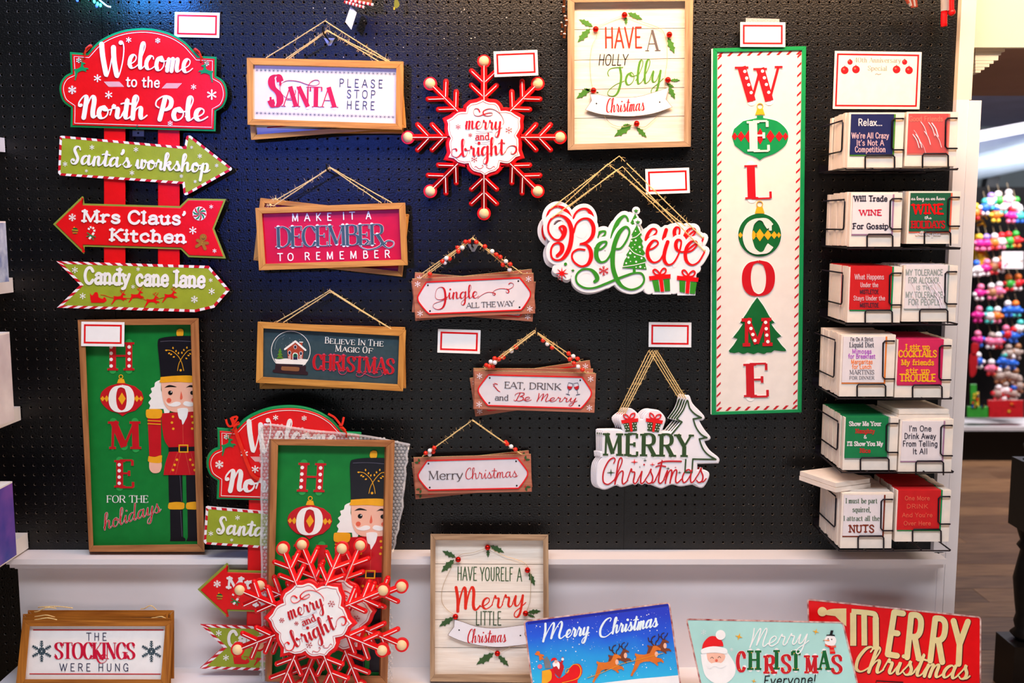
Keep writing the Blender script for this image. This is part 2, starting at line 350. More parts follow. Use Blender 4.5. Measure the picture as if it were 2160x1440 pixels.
SL = dict(f=".32;~0,.14 .14,.5 .26,.88 .2,1 .13,.9 .1,.4 .07,-.3 .02,-.45 .02,-.25 .14,.06 .32,.14",
a=".58;~.37,.42 .27,.5 .12,.4 .05,.18 .12,.01 .25,.08 .37,.3 .41,.48;~.41,.49 .38,.22 .41,.03 .48,.01 .6,.14", b=".5;~0,.14 .14,.5 .25,.85 .2,1 .11,.9 .08,.5 .1,.1 .2,0 .33,.1 .38,.3 .31,.46 .26,.38 .4,.34 .52,.36",
c=".44;~.36,.4 .32,.5 .2,.48 .08,.3 .08,.1 .18,0 .32,.04 .46,.16", d=".58;~.37,.42 .27,.5 .12,.4 .05,.18 .12,.01 .25,.08 .37,.3 .43,.7 .46,1;~.46,1 .41,.5 .39,.15 .42,.01 .5,.02 .6,.14",
e=".44;~0,.12 .14,.16 .3,.28 .33,.43 .23,.5 .1,.38 .07,.14 .18,0 .32,.04 .46,.16", g=".56;~.37,.42 .27,.5 .12,.4 .05,.18 .12,.01 .25,.08 .37,.3 .41,.48;~.41,.49 .38,.1 .34,-.32 .22,-.5 .1,-.42 .14,-.24 .36,-.04 .58,.14",
h=".54;~0,.14 .14,.5 .25,.85 .2,1 .11,.88 .08,.5 .05,0;~.06,.1 .16,.38 .28,.5 .34,.42 .33,.15 .37,.01 .44,.02 .56,.14", i=".3;~0,.14 .09,.34 .14,.48 .12,.2 .14,.03 .21,.01 .32,.14;..2,.72",
k=".52;~0,.14 .14,.5 .25,.85 .2,1 .11,.88 .08,.5 .05,0;~.06,.12 .16,.38 .3,.5 .34,.38 .2,.27 .14,.26;~.16,.27 .26,.2 .34,.03 .42,.01 .54,.14", l=".28;~0,.14 .14,.48 .24,.82 .2,1 .11,.9 .07,.45 .09,.06 .16,0 .3,.14",
m=".7;~0,.14 .08,.4 .12,.48 .09,.2 .08,0;~.09,.1 .17,.4 .26,.5 .3,.4 .28,.18 .27,0;~.28,.1 .36,.4 .45,.5 .5,.42 .48,.15 .52,.01 .6,.02 .72,.14", n=".52;~0,.14 .08,.4 .12,.48 .09,.2 .08,0;~.09,.1 .17,.4 .27,.5 .33,.42 .31,.15 .35,.01 .42,.02 .54,.14",
o=".46;~.26,.5 .12,.42 .06,.2 .12,.02 .24,0 .36,.14 .38,.34 .28,.5 .21,.44 .32,.34 .5,.38", p=".52;~0,.14 .12,.4 .16,.48 .11,0 .05,-.5;~.1,.12 .2,.42 .32,.5 .4,.38 .37,.12 .26,0 .15,.06;~.24,.01 .4,.02 .54,.14",
r=".42;~0,.14 .07,.42 .12,.58 .15,.46 .26,.44 .27,.3 .25,.1 .3,.01 .36,.02 .44,.14", s=".42;~0,.14 .13,.36 .2,.56 .2,.44 .3,.24 .28,.05 .15,0 .06,.08;~.26,.03 .35,.03 .44,.14",
t=".34;~0,.14 .12,.45 .2,.88 .16,.5 .13,.12 .18,0 .26,.02 .36,.14;~-.03,.63 .12,.67 .36,.63", v=".48;~0,.14 .07,.42 .12,.48 .12,.2 .18,0 .3,.15 .37,.44 .31,.5 .32,.4 .5,.38",
w=".62;~0,.14 .06,.42 .1,.48 .1,.15 .16,0 .26,.1 .33,.46;~.33,.48 .31,.15 .37,0 .48,.12 .55,.42 .49,.5 .49,.4 .64,.38", y=".52;~0,.14 .08,.42 .12,.48 .1,.15 .16,.02 .28,.1 .39,.46;~.41,.48 .37,0 .31,-.35 .2,-.5 .09,-.42 .13,-.24 .34,-.06 .54,.14",
u=".52;~0,.14 .08,.42 .12,.48 .1,.15 .16,.02 .28,.1 .37,.46;~.38,.48 .35,.2 .38,.02 .44,.01 .54,.14")
SC = dict(
W=".66;~.02,.94 .05,.6 .12,.2 .18,0 .26,.25 .36,.82;~.36,.84 .38,.45 .46,.02 .52,.02 .62,.4 .66,.8 .62,1 .57,.98", N=".68;~.1,.55 .02,.52 .04,.7 .2,.95 .29,.88 .25,.4 .2,0;~.21,.1 .34,.6 .48,.95 .57,.8 .52,.25 .56,.02 .7,.14",
P=".56;~.32,.9 .25,.5 .16,0;~.12,.5 .02,.6 .06,.82 .3,1 .52,.86 .5,.55 .32,.4 .22,.44", S=".52;~.46,.82 .4,.98 .26,.98 .17,.8 .26,.56 .36,.3 .26,.04 .1,0 .02,.14 .08,.26 .16,.2",
J=".46;~.06,.7 .02,.85 .15,.96 .5,.98;~.38,.97 .36,.5 .3,-.2 .16,-.4 .02,-.3 .1,-.12 .3,0 .48,.14", C=".52;~.44,.8 .48,.93 .4,1 .22,.88 .06,.5 .08,.12 .24,0 .38,.04 .54,.18",
M=".8;~.05,.98 .08,.5 .05,0;~.06,.05 .18,.6 .31,.95 .36,.8 .32,.1;~.33,.1 .44,.6 .58,.95 .64,.75 .59,.2 .66,0 .82,.16", B=".56;~.26,.95 .2,.5 .14,.05 .04,.02 0,.14;~.02,.62 0,.8 .2,1 .46,.98 .5,.75 .3,.54;~.3,.54 .5,.46 .52,.15 .3,-.02 .14,.1")
SL[' '] = SC[' '] = ".3"; SL["'"] = ".12;~.1,.95 .1,.85 .04,.75"; SL['!'] = ".2;-.14,1 .1,.3;..08,.05"
_G = {}
def glyph(tab, ch):
    k = (id(tab), ch)
    if k in _G: return _G[k]
    p = tab[ch].split(';'); st = []
    for q in p[1:]:
        kind = q[0]; w = q[1:].split(); fl = ''
        if w[-1][-1].isalpha(): fl = w.pop()
        st.append((kind, [tuple(float(v) for v in a.split(',')) for a in w], fl))
    _G[k] = (float(p[0]), st); return _G[k]
def text(mb, txt, x0, y0, x1, y1, H, wt, m, n0, n1, font='sans', thin=None, halo=None, slant=0, track=.12, dots=None, bold=1):
    """txt lettered from (x0,y0) to (x1,y1) along its baseline, capital height H (all in traced units)"""
    scr = font == 'script'; segs = []; x = 0
    for i, ch in enumerate(txt):
        if scr: tab = SC if ch in SC and ch != ' ' else SL
        else: tab = LOW if (ch in LOW and ch.islower()) else CAPS
        w, st = glyph(tab, ch)
        for kd, pts, fl in st: segs.append((kd, [(x+a, b) for a, b in pts], fl+('L' if tab is LOW else '')))
        x += w + (0 if scr else track)
    if not scr: x -= track
    L = hypot(x1-x0, y1-y0); ex, ey = (x1-x0)/L, (y1-y0)/L; ux, uy = ey, -ex
    sx = (L-wt*.6)/x; x0 += ex*wt*.3; y0 += ey*wt*.3
    T = lambda p: (x0+ex*(p[0]*sx+slant*p[1]*H)+ux*p[1]*H, y0+ey*(p[0]*sx+slant*p[1]*H)+uy*p[1]*H)
    thin = thin if thin is not None else wt*(.3 if scr else .25)
    layers = [(0, n0, n1, m)]
    if halo: layers = [(halo[0], n0, halo[1], halo[2]), (0, halo[1], n1, m)]
    for grow, a0, a1, mm in layers:
        for kd, pts, fl in segs:
            if kd == '.':
                c = T(pts[0]); mb.disc(c[0], c[1], wt*.62+grow, a0, a1, mm, 10); continue
            if kd == '~': q = smooth([T(p) for p in pts], 4 if H > 14 else 3)
            else: q = [T(p) for p in pts]
            n = len(q)
            if font == 'sans' or (font == 'slab'):
                ww = [wt]*n
                if font == 'slab' and 't' in fl: ww = [wt*.8]*n
            elif font == 'serif':
                ww = []
                for i in range(n):
                    a = q[max(0, i-1)]; c = q[min(n-1, i+1)]
                    dx = (c[0]-a[0])*ex+(c[1]-a[1])*ey; dy = (c[0]-a[0])*ux+(c[1]-a[1])*uy; ph = atan2(dy, dx)
                    k = abs(sin(ph-(radians(4) if kd == '~' else 0)))
                    k = k**1.6
                    if 't' in fl: k = .12
                    if 'T' in fl: k = 1
                    ww.append(thin+(wt-thin)*k)
            else:
                ww = []
                for i in range(n):
                    a = q[max(0, i-1)]; c = q[min(n-1, i+1)]; l = hypot(c[0]-a[0], c[1]-a[1]) or 1
                    dn = -((c[0]-a[0])*ux+(c[1]-a[1])*uy)/l; dn = min(1, max(0, dn*1.15+.05))
                    ww.append(thin+(wt-thin)*dn)
                ww = [(ww[max(0, i-1)]+ww[i]*2+ww[min(n-1, i+1)])/4 for i in range(n)]
            rnd = font in ('sans', 'script', 'slab')
            mb.ribbon(q, [v+2*grow for v in ww], a0, a1, mm, cap=rnd or grow > 0)
            if font in ('serif', 'slab'):
                bt = (thin*1.1 if font == 'serif' else wt*.85)+2*grow; sl = (.075 if font == 'serif' else .07)*H
                for end, flag in ((0, 'b'), (-1, 'e')):
                    if flag not in fl: continue
                    p = q[end]; o = q[1] if end == 0 else q[-2]; lp = pts[end]
                    dx = (p[0]-o[0])*ex+(p[1]-o[1])*ey; dy = (p[0]-o[0])*ux+(p[1]-o[1])*uy
                    wv = ww[end]
                    if abs(dy) > abs(dx)*.8 and kd == '-':
                        h = wv/2+sl+grow; s_ = -1 if dy > 0 else 1
                        c = (p[0]+ux*s_*bt/2*(.8), p[1]+uy*s_*bt/2*.8)
                        hr = h if not ('L' in fl and end == 0 and lp[1] > .5) or 'T' in fl or 't' in fl else wv/2+grow
                        mb.ribbon([(c[0]-ex*h, c[1]-ey*h), (c[0]+ex*hr, c[1]+ey*hr)], [bt, bt], a0, a1, mm, cap=font == 'slab')
                    elif font == 'serif':
                        yy = lp[1]; up, dw = (.0, .2) if yy > .75 else ((.2, 0) if yy < .3 else (.1, .1))
                        if kd == '~': up, dw = (.1, .12)
                        tw = max(thin*1.4, wt*.3)+2*grow
                        mb.ribbon([(p[0]+ux*(up*H+grow), p[1]+uy*(up*H+grow)), (p[0]-ux*(dw*H+grow), p[1]-uy*(dw*H+grow))], [tw, tw], a0, a1, mm, cap=False)
    return T
def flake(mb, x, y, r, n0, n1, m, style=0, w=None, rot=0):
    w = w or r*.16
    for i in range(6):
        a = pi/3*i+pi/6+rot; c, s_ = cos(a), sin(a)
        if style == 0: mb.ribbon([(x, y), (x+c*r, y+s_*r)], [w*1.1, w*2.6], n0, n1, m); continue
        mb.line([(x+c*r*.08, y+s_*r*.08), (x+c*r, y+s_*r)], w, n0, n1, m)
        for q, l in ((.62, .34), (.34, .22)) if style == 2 else ((.55, .36),):
            for g in (-1, 1):
                b = a+g*pi/4; mb.line([(x+c*r*q, y+s_*r*q), (x+c*r*q+cos(b)*r*l, y+s_*r*q+sin(b)*r*l)], w*.85, n0, n1, m)
def star(mb, x, y, r, n0, n1, m, k=5, q=.4, rot=-pi/2):
    mb.prism([(x+(r if i % 2 == 0 else r*q)*cos(rot+pi*i/k), y+(r if i % 2 == 0 else r*q)*sin(rot+pi*i/k)) for i in range(2*k)], n0, n1, m)
def leaf(mb, x0, y0, x1, y1, n0, n1, m, wd=.42):
    """spiky holly leaf from its stem (x0,y0) to its tip (x1,y1)"""
    prof = [(0, .03), (.12, .3), (.16, .62), (.26, .48), (.36, .7), (.42, 1), (.52, .62), (.62, .6), (.7, .86), (.76, .4), (.86, .3), (1, 0)]
    L = hypot(x1-x0, y1-y0); e = ((x1-x0)/L, (y1-y0)/L); f = (-e[1], e[0]); h = L*wd/2
    pts = [(x0+e[0]*L*a+f[0]*h*b, y0+e[1]*L*a+f[1]*h*b) for a, b in prof]+[(x0+e[0]*L*a-f[0]*h*b, y0+e[1]*L*a-f[1]*h*b) for a, b in prof[-2::-1]]
    mb.prism(pts, n0, n1, m)
DEER = "0,.02 .06,.0 .1,.08 .2,.2 .3,.36 .42,.4 .6,.4 .72,.34 .8,.26 .84,.28 .8,.36 .92,.38 .98,.33 1,.37 .94,.46 .8,.5 .76,.58 .78,.7 .84,.72 .92,.7 .93,.75 .84,.82 .76,.86 .72,.9 .71,.84 .66,.74 .6,.64 .44,.6 .26,.62 .17,.66 .16,.6 .2,.55 .16,.4 .1,.22"
ANT = ["~.74,.85 .66,.95 .7,1.08 .78,1.12", "~.69,.96 .6,.98 .58,1.08", "~.78,.85 .8,.95 .86,1.0 .9,1.1"]
def deer(mb, x, y, w, h, n0, n1, m, flip=False, ma=None, ang=0):
    """leaping reindeer, x,y = lower left corner of its box"""
    ca, sa = cos(ang), sin(ang)
    def f(a, b):
        a = (1-a if flip else a)*w; b = b/1.1*h; return (x+a*ca+b*sa, y+a*sa-b*ca)
    mb.prism(path(DEER, f), n0, n1, m)
    for q in ANT: mb.line(path(q, f), w*.028, n0, n1, ma or m)
def flk(s, x, y, r, n0, n1, m, k=0, name='snowflake_print', **kw):
    b = MB(s); flake(b, x, y, r, n0, n1, m, k, **kw); b.build(name)
# ================================================================== the setting
pegm = mat('pegboard_black', '#030304', .32, .1, bump=.6, bscale=240, spec=.4, scale=12)
holein = mat('hole_edge', '#4a4038', .4, .2, spec=.6)
wht = mat('white_trim_paint', '#e8e3e6', .4, .03, scale=6)
crm = mat('cream_beam_paint', '#f0e2cc', .5, .04, scale=4)
brn = mat('brown_soffit', '#a8826f', .7, .06, scale=5)
def struct(mb, name, parent=None): 
    o = mb.build(name, parent)
    if parent is None: o['kind'] = 'structure'
    return o
XR = P(2013, 180, 0).x; XS1 = P(218, 100, 0).x; XS2 = P(1322, 700, 0).x
ZL = P(1080, 1159, 0).z
mb = MB(); mb.box((-2.2, .012, 0), (XR, .03, 2.75), blackp); wall = struct(mb, 'wall_back')
def peg_panel(x0, x1, z0, z1, ax, az, holes):
    mb = MB(); a = mb.mid(pegm); b = mb.mid(holein); pt = .0254
    i0 = math.ceil((x0-ax)/pt+.5); i1 = math.floor((x1-ax)/pt-.5); j0 = math.ceil((z0-az)/pt+.5); j1 = math.floor((z1-az)/pt-.5)
    V = mb.v; h = pt/2; ang = [(cos(pi*k/6), sin(pi*k/6)) for k in range(12)]
    for i in range(i0, i1+1):
        for j in range(j0, j1+1):
            cx, cz = ax+i*pt, az+j*pt; k = len(V)
            if not holes(cx, cz):
                V += [(cx-h, 0, cz-h), (cx+h, 0, cz-h), (cx+h, 0, cz+h), (cx-h, 0, cz+h)]; mb.face((k, k+1, k+2, k+3), a); continue
            V += [(cx+u*h, 0, cz+v*h) for u, v in ((1, 0), (1, 1), (0, 1), (-1, 1), (-1, 0), (-1, -1), (0, -1), (1, -1))]
            V += [(cx+c*.0036, 0, cz+s*.0036) for c, s in ang]; V += [(cx+c*.0027, .0012, cz+s*.0027) for c, s in ang]
            V += [(cx+c*.0027, .006, cz+s*.0027) for c, s in ang]
            for q in range(4):
                c = k+8+q*3
                mb.face((k+2*q, k+2*q+1, k+(2*q+2) % 8, k+8+(q*3+3) % 12, k+8+q*3+2, k+8+q*3+1, k+8+q*3), a)
            for r in range(12):
                r2 = (r+1) % 12
                mb.face((k+8+r, k+8+r2, k+20+r2, k+20+r), b); mb.face((k+20+r, k+20+r2, k+32+r2, k+32+r), a)
    gx0, gx1, gz0, gz1 = ax+i0*pt-h, ax+i1*pt+h, az+j0*pt-h, az+j1*pt+h
    for p, q, r, s in ((x0, gx0, z0, z1), (gx1, x1, z0, z1), (gx0, gx1, z0, gz0), (gx0, gx1, gz1, z1)):
        k = len(V); V += [(p, 0, r), (q, 0, r), (q, 0, s), (p, 0, s)]; mb.face((k, k+1, k+2, k+3), a)
    k = len(V); V += [(x0, 0, z0), (x0, .012, z0), (x0, .012, z1), (x0, 0, z1), (x1, 0, z0), (x1, .012, z0), (x1, .012, z1), (x1, 0, z1)]
    mb.face((k, k+1, k+2, k+3), a); mb.face((k+4, k+5, k+6, k+7), a)
    return mb.build('pegboard_panel', wall)
g = P(858.3, 4.7, 0); g1 = P(103.7, 24.1, 0); XL = P(50, 1200, 0).x
zb = P(0, 1440, 0).z
peg_panel(-2.2, XS1-.0012, 0, 2.75, g1.x, g1.z, lambda x, z: (z > ZL-.05 or (x < XL+.05 and z > zb-.05)) and z < 2.09 and x > -1.36)
peg_panel(XS1, XS2-.0006, ZL-.06, 2.75, g.x, g.z, lambda x, z: ZL-.05 < z < 2.09)
peg_panel(XS2, XR, ZL-.06, 2.75, g.x, g.z, lambda x, z: ZL-.05 < z < 2.09)
# white base: ledge, panel, bottom shelf
XE = P(1978, 1175, .03).x
ZS = P(480, 1407, .03).z
mb = MB(); mb.box((XL, -.03, ZS), (XE, .0, ZL-.012), wht); base = struct(mb, 'wall_back_wainscot')
mb = MB(); mb.box((XL-.006, -.075, ZL-.014), (XE+.004, 0, ZL), wht); mb.box((XL-.002, -.066, ZL-.026), (XE, -.03, ZL-.014), wht); mb.box((XL, -.045, ZL-.036), (XE-.002, -.03, ZL-.026), wht)
struct(mb, 'trim_1')
mb = MB(); mb.box((XL-.02, -.62, ZS-.04), (XR+.01, 0, ZS), wht); mb.box((XL, -.58, 0), (XR, -.56, ZS-.04), wht); struct(mb, 'trim_2')
# corner post
XP = P(2070, 212, .02).x; ZP = P(2070, 212, .02).z; XP2 = P(2056, 80, .02).x
mb = MB(); mb.box((XR-.001, -.02, 0), (XP-.03, .1, ZP+.002), wht); mb.box((XP-.03, -.022, 0), (XP, .1, ZP), wht); struct(mb, 'trim_3')
mb = MB(); mb.box((XR-.001, -.02, ZP+.002), (XP2, .1, 2.75), crm); struct(mb, 'trim_4')
mb = MB(); mb.box((XE, -.032, 0), (XE+.018, .0, ZL), wht); mb.box((XE+.018, -.026, 0), (XR, 0, ZL), wht); struct(mb, 'trim_5')
# beam and soffit
zs = P(2100, 100, -.1).z
mb = MB(); mb.box((XR, .1, zs), (4.5, .12, 2.75), crm); struct(mb, 'wall_right_beam')
mb = MB(); mb.box((XR, .121, zs), (5.5, 1.07, zs+.02), brn); struct(mb, 'ceiling_soffit')
mb = MB(); a = P(2060, 102, -.12)
for u, v0, v1 in ((60, 100, 109), (52, 109, 116), (46, 116, 127), (36, 127, 134), (27, 134, 141), (17, 141, 147), (9, 147, 153)):
    q0 = P(2058, v0, -.12); q1 = P(2060+u, v1, -.12); mb.box((q0.x, .121, q1.z), (q1.x, .2, q0.z-.0005), crm)
struct(mb, 'trim_6')
# floors and far room
flm = [mat('floor_plank_'+n, a, .5, hex2=b, scale=3, stretch=(2.2, 22, 1), bump=.2, bscale=6) for n, a, b in (('warm', '#6a4a34', '#96704f'), ('mid', '#5c4130', '#86644a'), ('dark', '#54392b', '#78583f'))]
shopfl = mat('shop_floor_laminate', '#a08468', .5, hex2='#b89a7c', scale=3, stretch=(2.2, 22, 1))
mb = MB(); mb.box((-4, -4.5, -.05), (8, 13, -.004), shopfl); fl = struct(mb, 'floor')
x_cuts = [1.35, 5.2]; yy = .25; k = 0
while yy < 4.0:
    cut = 1.9+((k*.73) % 1.7)
    for q0, q1 in ((1.3, cut), (cut, 5.2)):
        mb = MB(); mb.box((q0+.001, yy+.001, -.004), (q1-.001, yy+.149, random.uniform(0, .0008)), flm[(k*2+(q0 > 1.3)) % 3]); mb.build('plank', fl)
    yy += .15; k += 1
mb = MB(); mb.box((-3, -4.5, 3.9), (8, .1, 3.95), wht); struct(mb, 'ceiling')
farw = mat('far_wall_paint', '#c4d8dc', .7, .05, scale=3); farc = mat('far_ceiling_paint', '#b9b6dd', .8, .12, scale=3)
mb = MB(); mb.box((1, 10, 0), (9, 10.1, 2.8), farw); struct(mb, 'wall_far')
mb = MB(); mb.box((1, 1.07, 2.7), (9, 10, 2.8), farc); struct(mb, 'ceiling_far')
yb = 3.95
mb = MB(); mb.box((2.3, yb, .22), (5, yb+.1, 1.74), blackp); mb.box((2.3, yb-.05, 0), (5, yb+.1, .205), blackp); struct(mb, 'wall_far_display')
mb = MB(); z0 = P(2100, 885, -yb+.3).z; mb.box((2.3, yb-.3, .205), (5, yb+.02, .232), wht); mb.box((2.35, yb-.24, .0), (5, yb-.05, .205), blackp); struct(mb, 'trim_7')
# ductwork
ductm = mat('galvanised_duct', '#c6d2de', .35, .1, metal=.55, scale=4)
d = bpy.data.objects.new('air_duct', None); COL.objects.link(d); tag(d, 'fat silvery spiral air duct under the ceiling of the far room', 'duct')
a = P(1990, 352, -5.2); b = P(2290, 283, -4.6); d.location = a
mb = MB(); mb.tube3([(0, 0, 0), b-a], .15, ductm, 28); mb.build('duct_pipe', d, sm=False)
mb = MB()
for i in range(40):
    t = i/40; c = (b-a)*t; e = (b-a).normalized()*.008; mb.tube3([c-e, c, c+e], .152, ductm, 28); 
rb = mb.build('duct_rib', d); rb['kind'] = 'stuff'
mb = MB(); a = P(2030, 305, -4.5); b = P(2290, 255, -4.5); mb.box((0, 0, 0), ((b-a).length, .08, .07), wht)
o = mb.build('white_pipe', None); o.location = a; o.rotation_euler = (0, -atan2(b.z-a.z, b.x-a.x), 0); tag(o, 'straight white pipe run just above the spiral air duct', 'pipe')
mb = MB(); a = P(2094, 389, -5); mb.box((-.045, 0, -.07), (.045, .09, .07), blackp); o = mb.build('loudspeaker'); o.location = a; o.rotation_euler = (0, .15, 0); tag(o, 'black box loudspeaker high on the pale far wall', 'speaker')
# left shelves (a side run of shelving comes toward the camera)
XLs = P(45, 870, .0).x
shm = mat('shelf_white', '#eeeae4', .45, .03); shelfz = []
for i, (yt, ybm, nm) in enumerate(((290, 320, 'short stretch of white shelf board at the upper left edge'), (586, 617, 'white shelf board at the left edge carrying the blue diamond-patterned box'),
                               (859, 888, 'white shelf board at the left edge under the grey-white box'), (1127, 1160, 'lowest white shelf board at the left edge, under the purple and blue box'))):
    zt = P(45, yt, .02).z; zbm = P(45, ybm, .02).z; shelfz.append(zt)
    mb = MB(); mb.box((-1.9, -.75, zbm), (XLs, -.004, zt), shm); o = mb.build('wall_shelf'); tag(o, nm, 'shelf', 'white shelves on the left side wall')
mb = MB(); mb.box((-1.92, -1.2, 0), (-1.9, 0, 2.6), blackp); struct(mb, 'wall_left')
# goods on the left shelves
m1 = mat('blue_diamond_print', '#2a4a9a', .4, hex2='#cfe0ee', scale=24); m2 = mat('grey_stripe_print', '#c9c0c6', .5, hex2='#efeaea', scale=10, stretch=(8, 1, 1))
m3 = mat('purple_blue_print', '#203c9a', .4, hex2='#8a5ab8', scale=9)
for (px, yt, zb_, mm, lab) in ((12, 470, shelfz[1], m1, 'tall blue and white diamond-patterned box on the left shelf'), (20, 703, shelfz[2], m2, 'tall grey-white striped box on the left shelf'), (26, 1018, shelfz[3], m3, 'purple and blue printed box on the lowest left shelf')):
    a = P(px, yt, .18); mb = MB(); mb.box((a.x-.25, -.3, zb_), (a.x, -.18, a.z), mm)
    mb.box((a.x-.25, -.3, a.z), (a.x, -.18, a.z+.004), white); o = mb.build('gift_box'); tag(o, lab, 'box')
# ================================================================== generic builders
def hook(px, py, dpt=.075, plate=True, lab=None, up=14):
    """pegboard hook: back plate, prong coming forward, tip turned up"""
    s = Sheet('peg_hook', px, py, 0, lab, 'hook'); m = MB(s)
    if plate: m.prism([(px-12, py-6), (px+12, py-6), (px+3, py+10), (px-3, py+10)], .0, .002, zinc); m.build('hook_plate')
    m = MB(s); r = .0022
    A = s.loc(px, py, .001); pts = [A, A+Vector((0, -dpt*.4, .001)), A+Vector((0, -dpt*.85, .003)), A+Vector((0, -dpt*.98, .008)), A+Vector((0, -dpt, .018))]
    m.tube3(pts, r, steel, 8); m.ball(pts[-1], r*1.2, steel, 8, 5); m.build('hook_prong'); return s
def twine(s, pts, r=.0013, fuzz=10, name='twine', m=None):
    """jute cord through (px,py,n) points, with loose fibres"""
    m = m or MB(s); w = [s.loc(*p) for p in pts]
    q = []
    for a, b in zip(w[:-1], w[1:]):
        L = (b-a).length; k = max(2, int(L/.02))
        for i in range(k): q.append(a.lerp(b, i/k)+Vector((0, 0, random.uniform(-.0004, .0004)-.003*sin(pi*i/k)*L)))
    q.append(w[-1]); m.tube3(q, r, jute, 6)
    mi = m.mid(juteh)
    for _ in range(fuzz):
        i = random.randrange(len(q)-1); p = q[i].lerp(q[i+1], random.random()); a = random.uniform(0, 2*pi); L = random.uniform(.004, .012); c = random.uniform(-1.3, 1.3)
        pr = None; wd = .00025
        for t in range(5):
            d_ = Vector((cos(a), random.uniform(-.15, .05), sin(a))); n = Vector((-sin(a), 0, cos(a)))*wd; k = len(m.v)
            m.v += [tuple(p+n+Vector((0, -r, 0))), tuple(p-n+Vector((0, -r, 0)))]
            if t: m.face((k-2, k-1, k+1, k), mi)
            p = p+d_*L/4; a += c/3
    return m
def price_card(px, py, w, h, ang, d, lab, bord=True, tint=None):
    q = rrect(px, py, w, h, ang); s = Sheet('price_card', px+w/2, py+h/2, d, lab, 'card', 'white price cards with a red border')
    m = MB(s); m.prism(q, 0, .0006, card, back=True); m.build('card_sheet')
    m = MB(s); k = 5.5/w; kh = 5.5/h; t = 3.8/w; th = 3.8/h
    o = [quadpt(q, u, v) for u, v in ((k, kh), (1-k, kh), (1-k, 1-kh), (k, 1-kh))]; i_ = [quadpt(q, u, v) for u, v in ((k+t, kh+th), (k+t, 1-kh-th), (1-k-t, 1-kh-th), (1-k-t, kh+th))]
    m.prism(o, .0006, .0008, red, holes=[i_]); m.build('red_border'); return s
def frame_parts(s, O, I, n1, wx, wz, n0=0, pan=None, pn=.006):
    """four mitred rails and the sunk panel"""
    for i in range(4):
        j = (i+1) % 4; a, b, c, d_ = O[i], O[j], I[j], I[i]; L = hypot(b[0]-a[0], b[1]-a[1]); e = ((b[0]-a[0])/L*.18, (b[1]-a[1])/L*.18)
        q = [(a[0]+e[0], a[1]+e[1]), (b[0]-e[0], b[1]-e[1]), (c[0]-e[0], c[1]-e[1]), (d_[0]+e[0], d_[1]+e[1])]
        m = MB(s); m.prism(q, n0, n1, wx if i % 2 == 0 else wz, ch=.35, back=True); m.build('frame_rail')
    if pan:
        m = MB(s); m.prism(offset(I, 1.2), n0+.001, pn, pan, back=True); m.build('panel')
def cen(q): return sum(a[0] for a in q)/len(q), sum(a[1] for a in q)/len(q)
